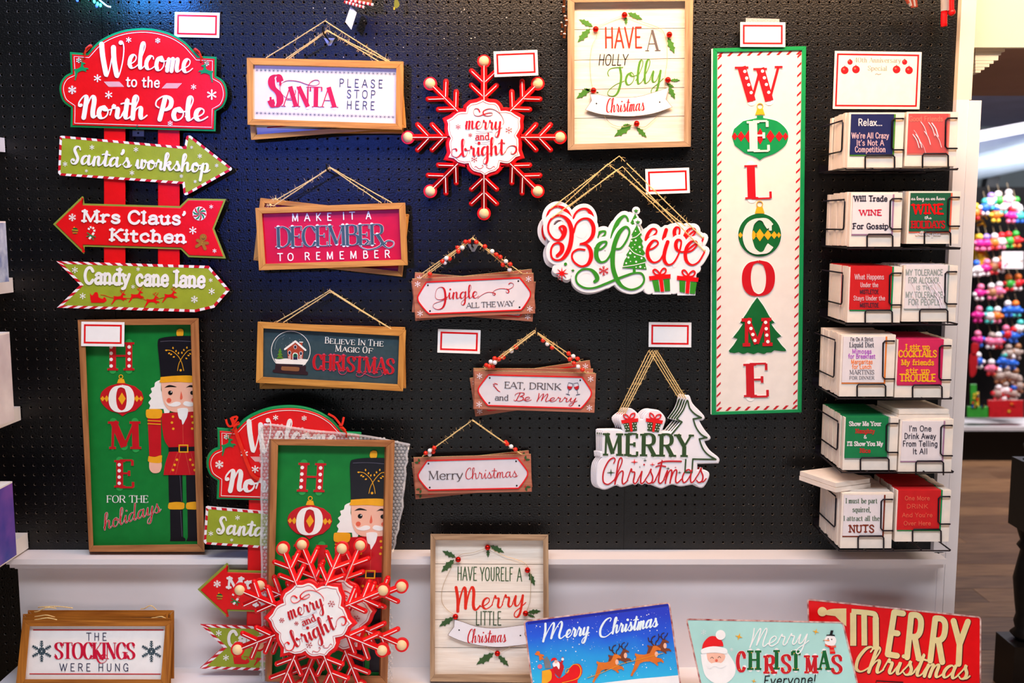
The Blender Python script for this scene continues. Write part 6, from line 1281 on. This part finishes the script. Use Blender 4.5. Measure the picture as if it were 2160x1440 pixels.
# ================================================================== napkin packs in wire racks
wire = mat('black_wire', '#1c1822', .35, .05, metal=.5)
DF = .20
navy = mat('navy_napkin', '#1d2458', .5); nred = mat('red_napkin', '#c81c20', .5); ngreen = mat('green_napkin', '#127a46', .5); npink = mat('pink_napkin', '#d0285a', .5); nw = mat('white_napkin', '#e6dce0', .5, .04); ndg = mat('dark_green_napkin', '#1e5a3e', .5)
yel = mat('yellow_print', '#f0b020', .5); txw = mat('pale_print', '#d8b0b8', .5); txg = mat('grey_napkin_print', '#8a9490', .5); lil = mat('lilac_print', '#b04ac0', .5); org = mat('orange_print', '#f08030', .5); brk = mat('nut_brown_print', '#7a2a14', .5); dk = mat('dark_print', '#2a2434', .5)
plast = mat('cellophane', '#ffffff', .08, .01, alpha=.04, spec=1)
def pack(px0, px1, py0, py1, body, edge, n, lines, lab, grp, full=False, film=False, loose=.4):
    """n upright packs one behind another; the front one carries its print"""
    s = Sheet('napkin_pack', px0, py1, DF, lab, 'napkins', grp); w = (s.loc(px1, py1)-s.loc(px0, py1)).x; h = (s.loc(px0, py0)-s.loc(px0, py1)).z; t = .016
    m = MB(s); m.box((0, .0005, 0), (w, t, h), pkw); m.build('wrapper')
    e = .014; lw = w*.84; lb = h*.21
    m = MB(s); m.box((w*.035, -.001, lb), (lw, t+.0004 if full else .003, h+(.0008 if full else -.004)), edge); m.box((w*.035 if not full else w*.03-.0006, -.0016, lb+e*.22), (lw-e*.3, (t+.0008) if full else .002, h+(.0012 if full else -.004)), body); m.build('printed_napkin')
    cp = [copytree(s.root, 0, 0, 0, off=(random.uniform(-loose, loose)*.006, (t+.003)*(i+1)+random.uniform(0, .002), random.uniform(-loose*.2, loose)*.006), label=lab.replace('front', ('second', 'third', 'fourth', 'fifth', 'sixth', 'seventh', 'eighth', 'ninth')[i]).split(' reading')[0].split(' with ')[0].split(' in ')[0].split(',')[0].replace(' pack', ' pack from the front')+', '+grp.split(' in the ')[1].replace(' of the', ',')) for i in range(n-1)]
    X = lambda u, v: (px0+(px1-px0)*u, py0+(py1-py0)*v)
    for i, (t_, v, hh, wd, c, ft) in enumerate(lines):
        m = MB(s); H0 = hh*(py1-py0); a, b = X(.42-wd/2, v), X(.42+wd/2, v)
        text(m, t_, *a, *b, H0, max(.9, H0*(.19 if ft == 'slab' else .14)), c, .0016, .0021, ft if ft != 'it' else 'script', thin=.7 if ft == 'it' else None); m.build('lettering')
    if film:
        m = MB(s); m.box((-.001, -.0035, lb*.2), (w*.97, -.003, h+.001), plast); 
        m.build('cellophane_sleeve')
        m = MB(s); gm = mat('cellophane_glare', '#f6e8f8', .15, spec=1)  # pale streaks stand in for glare on the cellophane
        for k_ in range(9): a = X(random.uniform(.1, .7), random.uniform(.1, .6)); m.line(smooth([a, (a[0]+8, a[1]+12), (a[0]+13, a[1]+28)], 3), random.uniform(.6, 2.2), .0034, .0042, gm)
        m.build('cellophane_glare')
    return s
RK = []
def rack(i, L_, R_, lab):
    s = Sheet('napkin_rack', L_[0], L_[3], 0, lab, 'rack', 'black wire napkin racks'); tb = lambda nm, pts, r=.0019, sm=0: (lambda m: (m.tube(pts, r, wire, 8, sm), m.build(nm, sm=True)))(MB(s))
    f = DF+.004
    for q in (L_, R_):
        x0, x1, y0, y1 = q
        tb('front_loop', [(x0+38, y1+3, f-.01), (x0+38, y1-4, f), (x0+38, y1-22, f), (x0+41, y1-26, f), (x1-20, y1-26, f), (x1-16, y1-22, f), (x1-16, y1-4, f), (x1-16, y1+3, f-.01)])
        tb('corner_loop', [(x1+2.6, y0+13, f-.05), (x1+2.6, y0+13, f), (x1-17, y0+13, f), (x1-21, y0+17, f), (x1-22, y1-42, f), (x1-18, y1-37, f), (x1+2.6, y1-37, f), (x1+2.6, y1-37, f-.05)])
    lx = P(L_[0]-4, L_[3], DF).x; k = s.Ri
    def w_(y, z): return s.loc(0, 0) * 0 + (Vector((lx, -y, z))-s.o)
    zt = P(L_[0], L_[2]+14, DF).z; zb_ = P(L_[0], L_[3]-36, DF).z; z0 = P(L_[0], L_[3], DF).z-.003
    m = MB(s); m.tube3([w_(.01, zt), w_(DF-.035, zt), w_(DF-.03, zt-.005), w_(DF-.03, zb_+.005), w_(DF-.035, zb_), w_(.01, zb_)], .0019, wire, 8); m.build('side_loop', sm=True)
    x2 = P(R_[1]+3, R_[3], DF).x
    for xx in [lx+(x2-lx)*t for t in (0, .24, .49, .74, 1)]: m = MB(s); m.tube3([Vector((xx, -.005, z0))-s.o, Vector((xx, -DF-.004, z0))-s.o], .0019, wire, 6); m.build('base_wire')
    for yy_ in (-.03, -DF-.003): m = MB(s); m.tube3([Vector((lx, yy_, z0-.002))-s.o, Vector((x2, yy_, z0-.002))-s.o], .0019, wire, 6); m.build('cross_wire')
    m = MB(s); m.box(Vector((lx, -.004, z0-.002))-s.o, Vector((x2, -.001, z0+.02))-s.o, wire); m.build('back_strip')
rows = [((1787, 1903, 237, 353), (1908, 2016, 236, 350)), ((1791, 1899, 406, 520), (1912, 2021, 403, 514)), ((1787, 1898, 563, 680), (1902, 2015, 560, 678)), ((1770, 1884, 706, 836), (1887, 2003, 716, 838)), ((1777, 1891, 880, 991), (1894, 2006, 884, 998)), ((1772, 1880, 1040, 1156), (1887, 2001, 1034, 1142))]
nm = ['top', 'second', 'third', 'fourth', 'fifth', 'lowest']
for i, (a, b) in enumerate(rows): rack(i, a, b, nm[i]+' black wire rack of the napkin display on the right of the pegboard')
gp = lambda i, sd: f'napkin packs in the {sd} pocket of the {nm[i]} rack'
J = [(0, 'left', navy, lime, 7, [('Relax...', .24, .12, .44, nw, 'sans'), ("We're All Crazy", .47, .1, .68, txw, 'sans'), ("It's Not A", .6, .1, .5, txw, 'sans'), ('Competition', .72, .1, .56, txw, 'sans')], 'front navy napkin pack reading Relax', False, False),
     (0, 'right', nred, cheek, 7, [('Good Friends', .17, .09, .66, cheek, 'sans')], 'front red napkin pack in crinkled cellophane, top right pocket', False, True),
     (1, 'left', nw, mat('mauve_print', '#a87a98', .5), 9, [('Will Trade', .16, .1, .66, dk, 'slab'), ('WINE', .42, .1, .44, crim, 'slab'), ('For Gossip', .67, .1, .7, dk, 'slab')], 'front white napkin pack reading Will Trade WINE For Gossip', False, False),
     (1, 'right', ndg, cheek, 8, [('as long as we have', .17, .07, .66, nw, 'it'), ('WINE', .43, .18, .6, red, 'slab'), ('the', .53, .06, .14, nw, 'it'), ('HOLIDAYS', .7, .13, .66, dred, 'slab'), ('will be fine', .84, .08, .5, nw, 'it')], 'front dark green napkin pack reading WINE in red', False, False),
     (2, 'left', nred, green, 8, [('What Happens', .22, .09, .56, txw, 'sans'), ('Under the', .36, .08, .34, txw, 'sans'), ('MISTLETOE', .48, .07, .36, dk, 'sans'), ('Stays Under the', .6, .08, .6, txw, 'sans'), ('MISTLETOE', .72, .07, .36, dk, 'sans')], 'front red napkin pack with a green edge reading What Happens Under the', True, False),
     (2, 'right', nw, txg, 8, [('MY TOLERANCE', .17, .1, .7, txg, 'sans'), ('FOR ALCOHOL', .31, .1, .6, txg, 'sans'), ('IS THE', .43, .07, .3, txg, 'sans'), ('MY TOLERANCE', .57, .1, .7, txg, 'sans'), ('FOR PEOPLE', .7, .1, .6, txg, 'sans')], 'front pale napkin pack with grey capitals, third rack right pocket', True, True),
     (3, 'left', nw, org, 8, [("I'm On A Strict", .1, .06, .42, greytxt, 'sans'), ('Liquid Diet', .2, .08, .46, dk, 'serif'), ('Mimosas', .3, .07, .36, lil, 'sans'), ('for Breakfast', .38, .07, .5, lil, 'sans'), ('Margaritas', .47, .07, .4, org, 'sans'), ('for Lunch', .55, .07, .36, org, 'sans'), ('MARTINIS', .64, .07, .46, greytxt, 'serif'), ('FOR DINNER', .72, .05, .46, greytxt, 'serif')], 'front white napkin pack with an orange edge reading Liquid Diet', False, False),
     (3, 'right', npink, npink, 8, [('I stir up', .17, .09, .44, yel, 'slab'), ('COCKTAILS', .3, .11, .7, yel, 'slab'), ('My friends', .44, .09, .6, yel, 'slab'), ('stir up', .58, .09, .44, yel, 'slab'), ('TROUBLE', .72, .12, .66, yel, 'slab')], 'front pink napkin pack with yellow lettering reading COCKTAILS and TROUBLE', True, False),
     (4, 'left', ngreen, txg, 9, [('Show Me Your', .16, .08, .6, nw, 'slab'), ('Naughty', .3, .08, .36, nred, 'slab'), ('&', .4, .06, .06, nw, 'slab'), ("I'll Show You My", .54, .08, .66, nw, 'slab'), ('Nice', .67, .08, .2, nred, 'slab')], 'front green napkin pack reading Show Me Your Naughty', True, False),
     (4, 'right', nw, mat('mauve_print', ''), 7, [("I'm One", .22, .1, .42, dk, 'sans'), ('Drink Away', .36, .1, .6, dk, 'sans'), ('From Telling', .5, .1, .66, dk, 'sans'), ('It All', .64, .1, .28, dk, 'sans')], "front white napkin pack reading I'm One Drink Away From Telling It All", False, False),
     (5, 'left', nw, brk, 9, [('I must be part', .18, .09, .62, sage, 'serif'), ('squirrel,', .34, .09, .36, sage, 'serif'), ('I attract all the', .5, .09, .7, sage, 'serif'), ('NUTS', .71, .13, .5, brk, 'slab')], 'front white napkin pack reading I must be part squirrel', False, False),
     (5, 'right', nred, green, 8, [('One More', .19, .08, .46, cheek, 'sans'), ('DRINK', .35, .08, .4, cheek, 'sans'), ("And You're", .52, .08, .56, cheek, 'sans'), ('Over Here', .68, .08, .5, cheek, 'sans')], 'front red napkin pack with green edge in the lowest rack', True, False)]
for i, sd, body, edge, n, lines, lab, full, film in J:
    q = rows[i][0 if sd == 'left' else 1]
    pack(*q, body, edge, n, lines, lab, gp(i, sd), full, film)
for (px, py, yaw_, wd, ht, lab) in ((1895, 887, .04, .124, .024, 'flat white napkin pack lying on top of the fifth rack, right pocket'), (1762, 1041, .42, .11, .024, 'flat white napkin pack lying askew on top of the lowest rack, left pocket')):
    a = P(px, py, .2); m = MB(); m.box((0, 0, .001), (wd, .13, ht*.5), pkw); m.box((.001, .001, ht*.5+.0012), (wd-.002, .129, ht), pkw); o = m.build('napkin_pack'); o.location = (a.x, -.2, a.z+.002); o.rotation_euler = (0, 0, yaw_); tag(o, lab, 'napkins')
# ================================================================== decorations at the top edge
cw = mat('icing_white', '#f6f0f0', .5, .02); gbr = mat('gingerbread_brown', '#7a4322', .7, .15, bump=.3)
s = Sheet('gingerbread_ornament', 757, 2, .07, 'bottom edge of a gingerbread ornament with candy cane piping at the top edge', 'ornament')
KC = C(500, 0, 4.645)
m = MB(s); m.prism(KC("1075,-120 1330,-120 1320,35 1075,0"), 0, .012, gbr, back=True, ch=.5); m.build('gingerbread_slab')
for q in (((1050, 18), (1245, 72)), ((1090, 0), (1335, 48))):
    for i in range(12):
        t = i/12; a = [q[0][j]+(q[1][j]-q[0][j])*t for j in (0, 1)]; b = [q[0][j]+(q[1][j]-q[0][j])*(t+1/12) for j in (0, 1)]; m = MB(s); m.tube([(*KC.p(*a), .014), (*KC.p(*b), .014)], .0034, cw if i % 2 else dred, 8); m.build('candy_piping')
s = Sheet('swing_tag', 740, 35, .075, 'white swing tag hanging from the gingerbread ornament at the top edge', 'tag'); m = MB(s); m.prism(KC("1112,62 1172,122 1120,292 1060,215"), 0, .0006, card, back=True); m.tube([(*KC.p(1125, 85), .001), (*KC.p(1118, 50), .001), (*KC.p(1122, 10), .001)], .0004, wirem, 5); m.build('tag_card')
s = Sheet('leaf_ornament', 836, 8, .07, 'small olive leaf ornament hanging at the top edge', 'ornament'); m = MB(s); m.prism(KC("1545,-20 ~ 1545,-20 1538,50 1550,80 1580,70 1592,40 1575,0 1570,-20"), 0, .003, mat('olive_leaf', '#6f7420', .5), back=True); m.prism(KC("1533,70 1550,70 1545,97 1532,97"), 0, .003, gold); m.build('leaf_shape')
s = Sheet('gingerbread_garland', 1190, 40, .03, 'string of small gingerbread figures beside the frame of the Jolly sign', 'garland'); Y_ = C(1160, 0, 14.4)
for a, b, r in (((430, -60), (430, 170), .0035), ((415, 200), (415, 360), .0038), ((460, 490), (470, 590), .0036), ((505, 620), (500, 730), .0036), ((470, 780), (450, 970), .0032), ((440, 1030), (430, 1130), .004), ((350, 690), (370, 820), .003), ((350, 960), (340, 1040), .003)):
    m = MB(s); m.tube([(*Y_.p(*a), .006), (*Y_.p(*b), .006)], r, gbr, 10); c = s.loc(*Y_.p(*b), .006); m.ball(c, r, gbr, 10, 6); m.ball(s.loc(*Y_.p(*a), .006), r, gbr, 10, 6); m.build('gingerbread_limb', sm=True)
    m = MB(s); m.ball(s.loc(*Y_.p(*a), .008), r*.95, cw, 8, 5, rz=.5); m.build('icing', sm=True)
s = Sheet('elf_leg_ornament', 1990, 20, .06, 'red and white elf leg ornament dangling at the upper right', 'ornament'); TR_ = C(1660, 0, 4.32)
m = MB(s); m.tube([(*TR_.p(1440, -60), .0), (*TR_.p(1440, 100), 0)], .010, cw, 12); m.build('white_cuff', sm=True)
m = MB(s); m.tube([(*TR_.p(1435, 95), 0), (*TR_.p(1432, 130), 0), (*TR_.p(1430, 170), 0), (*TR_.p(1430, 215), 0), (*TR_.p(1432, 242), 0)], .0075, red, 12); m.build('red_leg', sm=True)
m = MB(s); m.tube([(*TR_.p(1500, -50), .004), (*TR_.p(1500, 60), .004), (*TR_.p(1502, 105), .004)], .006, red, 10, sm=4); m.ball(s.loc(*TR_.p(1502, 112), .004), .0085, red, 12, 8); m.build('red_tassel', sm=True)
s = Sheet('candy_ornament', 1920, 6, .06, 'pink and white candy ornament at the top edge, left of the elf leg', 'ornament')
for i, q in enumerate(((1080, -20, 1110, 30), (1105, -20, 1130, 55), (1130, -20, 1145, 70), (1150, -20, 1165, 60), (1170, -20, 1178, 66))): m = MB(s); m.tube([(*TR_.p(*q[:2]), 0), (*TR_.p(*q[2:]), 0)], .004, cheek if i % 2 == 0 else cw, 8); m.build('candy_stick', sm=True)
s = Sheet('string_light', 205, 5, .05, 'string of teal and blue mini lights with white cord at the upper left', 'lights')
m = MB(s); m.tube([(198, -14, 0), (210, 0, 0), (218, 7, .004), (226, 13, .004), (234, 15, 0)], .0022, white, 8, sm=4); m.build('light_cord', sm=True)
for x, y, c in ((199, 3, 'teal'), (206, 8, 'teal'), (212, 11, 'teal'), (204, 12, 'blue'), (163, 0, 'blue'), (187, -4, 'teal')):
    m = MB(s); m.ball(s.loc(x, y, .006), .003, mat('glowing_bulb_'+c, '#30ffe0' if c == 'teal' else '#2040ff', .3, emit=9), 10, 6, rz=1.5); m.build('mini_bulb', sm=True)
# ================================================================== seen past the corner post
def lathe(name, prof, loc, m_, label, cat, n=20):
    m = MB(); mi = m.mid(m_)
    for z, r in prof: m.v += [(r*cos(2*pi*j/n), r*sin(2*pi*j/n), z) for j in range(n)]
    for i in range(len(prof)-1):
        for j in range(n): j2 = (j+1) % n; m.face((i*n+j, i*n+j2, (i+1)*n+j2, (i+1)*n+j), mi)
    o = m.build(name, None, True); o.location = loc; return o
ebony = mat('ebony_wood', '#14100f', .35, .1)
a = P(2170, 1200, -.55); r = bpy.data.objects.new('newel_post', None); COL.objects.link(r); r.location = (a.x, .55, 0); tag(r, 'dark turned wooden newel post at the right edge', 'post')
Z = lambda py: P(2160, py, -.55).z
prof = [(Z(1345), .03), (Z(1335), .045), (Z(1325), .03), (Z(1310), .036), (Z(1295), .03), (Z(1270), .036), (Z(1220), .045), (Z(1180), .034), (Z(1160), .028), (Z(1150), .04), (Z(1140), .03), (Z(1120), .04), (Z(1108), .045)]
o = lathe('turned_shaft', prof, (0, 0, 0), ebony, '', ''); o.parent = r
m = MB(); m.box((-.062, -.062, 0), (.062, .062, Z(1348)), ebony); m.build('post_foot', r)
m = MB(); m.box((-.05, -.05, Z(1112)), (.05, .05, Z(970)), ebony); m.build('post_block', r)
o = lathe('post_finial', [(Z(972), .045), (Z(965), .02), (Z(955), .03), (Z(940), .038), (Z(925), .03), (Z(915), .012), (Z(913), .0)], (0, 0, 0), ebony, '', ''); o.parent = r
# ---- ornaments on the far display
OM = {k: mat('far_'+k, h, .4, .1, coat=.3) for k, h in dict(magenta='#d81e8a', pink='#f07aa0', red='#d8202a', white='#f4e8ea', green='#3aa83a', brown='#a8704a', blue='#2a6ad8', orange='#f07a2a', lilac='#a88ae0', teal='#4ac8c0', yellow='#f0c83a', grey='#b09a90').items()}
QQ = C(2000, 460, 3)
seen = {}
def charm(x, y, c1_, c2, c3, row, k=1.0, d=3.78):
    a = QQ.p(x, y); s = Sheet('plush_ornament', *a, -d, f'small {c1_} and {c2} figure hanging on the far display, {row}', 'ornament', 'ornaments on the far display')
    r = .026*k; m = MB(s); m.ball((0, 0, 0), r, OM[c1_], 12, 8, rz=1.1); m.build('body', sm=True)
    m = MB(s); m.ball((random.uniform(-.3, .3)*r, -.004, r*1.35), r*.72, OM[c2], 10, 7); m.build('head', sm=True)
    for sg in (-1, 1): m = MB(s); m.ball((sg*r*1.0, -.006, random.uniform(-.3, .4)*r), r*.5, OM[random.choice((c1_, c3))], 8, 6); m.build('arm', sm=True); m = MB(s); m.ball((sg*r*.5, -.006, -r*1.15), r*.48, OM[c3], 8, 6); m.build('foot', sm=True)
    m = MB(s); m.tube3([(0, 0, r*1.8), (0, .03, r*1.8+.05)], .0012, wirem, 5); m.build('hanger')
rowsf = [("top row", [(60, -60, 'lilac', 'white', 'teal'), (110, -50, 'green', 'white', 'pink'), (170, -35, 'orange', 'yellow', 'red'), (230, -65, 'blue', 'teal', 'white'), (300, -20, 'orange', 'blue', 'yellow'), (345, -70, 'white', 'pink', 'teal'), (395, -15, 'magenta', 'red', 'pink'), (450, -15, 'teal', 'white', 'blue'), (420, -75, 'white', 'green', 'pink'), (260, -100, 'white', 'lilac', 'teal'), (320, -110, 'green', 'white', 'white'), (380, -120, 'white', 'white', 'pink')]),
         ("second row", [(195, 160, 'magenta', 'yellow', 'pink'), (240, 160, 'magenta', 'lilac', 'pink'), (290, 155, 'orange', 'white', 'red'), (335, 150, 'white', 'red', 'pink'), (385, 145, 'green', 'red', 'green'), (430, 140, 'red', 'green', 'orange')]),
         ("third row", [(180, 325, 'white', 'blue', 'white'), (235, 318, 'magenta', 'pink', 'white'), (290, 310, 'brown', 'white', 'red'), (330, 300, 'red', 'brown', 'white')]),
         ("fourth row", [(195, 475, 'magenta', 'pink', 'white'), (275, 470, 'brown', 'white', 'pink'), (318, 460, 'pink', 'white', 'brown'), (385, 415, 'green', 'orange', 'red'), (438, 412, 'red', 'orange', 'white')]),
         ("fifth row", [(185, 615, 'magenta', 'pink', 'magenta'), (260, 620, 'white', 'teal', 'teal'), (305, 618, 'orange', 'white', 'pink'), (380, 580, 'blue', 'white', 'blue'), (430, 580, 'blue', 'orange', 'teal')]),
         ("sixth row", [(190, 770, 'magenta', 'pink', 'blue'), (265, 780, 'pink', 'grey', 'white'), (315, 780, 'pink', 'white', 'red'), (370, 735, 'red', 'pink', 'blue'), (410, 745, 'blue', 'red', 'blue'), (445, 700, 'white', 'teal', 'blue')]),
         ("seventh row", [(190, 905, 'blue', 'white', 'white'), (270, 950, 'pink', 'white', 'red'), (345, 905, 'blue', 'teal', 'blue'), (400, 915, 'blue', 'white', 'blue'), (380, 855, 'grey', 'grey', 'brown'), (430, 850, 'grey', 'brown', 'grey')]),
         ("lowest row", [(320, 1000, 'grey', 'white', 'brown'), (370, 990, 'grey', 'grey', 'brown'), (420, 1005, 'grey', 'brown', 'grey'), (310, 1110, 'grey', 'white', 'red'), (360, 1090, 'white', 'grey', 'red'), (410, 1110, 'grey', 'blue', 'grey'), (445, 1060, 'grey', 'grey', 'brown'), (340, 1180, 'grey', 'white', 'grey'), (400, 1190, 'brown', 'grey', 'grey')])]
for nm_, L_ in rowsf:
    for i, (x, y, a, b, c) in enumerate(L_): charm(x, y, a, b, c, nm_+(', far left', ', second from left', ', left of its middle', ', at its middle', ', right of its middle', ', near its right end', ', far right')[min(6, int(i*7/len(L_)))], 1.15)
red_cloth = mat('red_cloth', '#b80e1a', .7, .1)
for (x, y, w_, h_, c, nm_, lab, cat) in ((170, 830, 40, 70, red_cloth, 'stocking', 'upper small red cloth stocking beside the post on the far display', 'stocking'), (160, 930, 45, 130, red_cloth, 'stocking', 'lower long red cloth stocking beside the post on the far display', 'stocking')):
    s = Sheet(nm_, *QQ.p(x, y), -3.7, lab, cat); m = MB(s); f = lambda a, b: QQ.p(x+a*w_, y+b*h_)
    m.prism(smooth([f(-.5, -.5), f(.5, -.5), f(.55, 0), f(.2, .5), f(-.5, .5)], 4, True), 0, .03, c, back=True, ch=1); m.build('stocking_body')
for (x0, y0, x1, y1, c, nm_, lab, cat) in ((140, 1050, 180, 1180, 'green', 'toy_box', 'tall green toy box at the left end of the far counter', 'box'), (175, 1100, 195, 1190, 'yellow', 'toy_box', 'narrow yellow toy box on the far counter', 'box'), (120, 1190, 262, 1262, 'green', 'toy_tray', 'green tray of red and yellow toys on the far counter', 'tray'), (250, 1150, 475, 1262, 'red', 'display_bin', 'red display bin full of grey plush toys on the far counter', 'bin'), (340, 212, 475, 320, 'white', 'price_sign', 'white price sign between the rows of the far display', 'sign')):
    s = Sheet(nm_, *QQ.p((x0+x1)/2, (y0+y1)/2), -3.72, lab, cat); m = MB(s); m.prism([QQ.p(x0, y0), QQ.p(x1, y0), QQ.p(x1, y1), QQ.p(x0, y1)], 0, .004 if nm_ == 'price_sign' else .06, OM[c], back=True, ch=.6); m.build('box_body')
    m = MB(s)
    for _ in range(3 if nm_ != 'toy_tray' else 6): px_ = random.uniform(x0+8, x1-8); py_ = random.uniform(y0+6, y1-6) if nm_ != 'toy_tray' else y0; m.disc(*QQ.p(px_, py_), 3, .0, .064 if nm_ != 'price_sign' else .005, OM[random.choice(('red', 'yellow', 'blue', 'orange') if nm_ != 'price_sign' else ('pink', 'grey'))], 8)
    m.build('box_print')
s = Sheet('gold_cone', *QQ.p(195, 200), -3.87, 'gold and white cone-shaped ornament beside the post on the far display', 'ornament'); m = MB(s)
m.tube3([s.loc(*QQ.p(172, 100), 0), s.loc(*QQ.p(200, 290), 0)], .008, mat('bright_gold', '#d8a020', .3, metal=.7), 16, r1=.075); m.build('cone_body')
for q in ((195, 20), (215, -5), (205, 45)): m = MB(s); m.tube([(*QQ.p(q[0]-20, q[1]), 0), (*QQ.p(q[0]+15, q[1]-12), .02), (*QQ.p(q[0]+30, q[1]+8), 0)], .007, mat('bright_gold', ''), 8, sm=4); m.build('gold_ribbon')

# chips and scratches in the black board paint
chipm = mat('paint_chip', '#cfc8c4', .6)
s = Sheet('paint_chips', 1000, 60, 0, kind='stuff'); m = MB(s)
for _ in range(170):
    x, y = (random.uniform(660, 1250), random.uniform(2, 130)) if _ < 70 else (random.uniform(250, 1950), random.uniform(2, 1140))
    r = random.choice((.5, .6, .8, 1.3)) if _ < 70 else random.choice((.4, .5, .7)); m.disc(x, y, r, 0, .0003, chipm, 6, r*random.uniform(.5, 1))
o = m.build('paint_chip', wall); o.location = s.root.location; o['kind'] = 'stuff'; bpy.data.objects.remove(s.root)
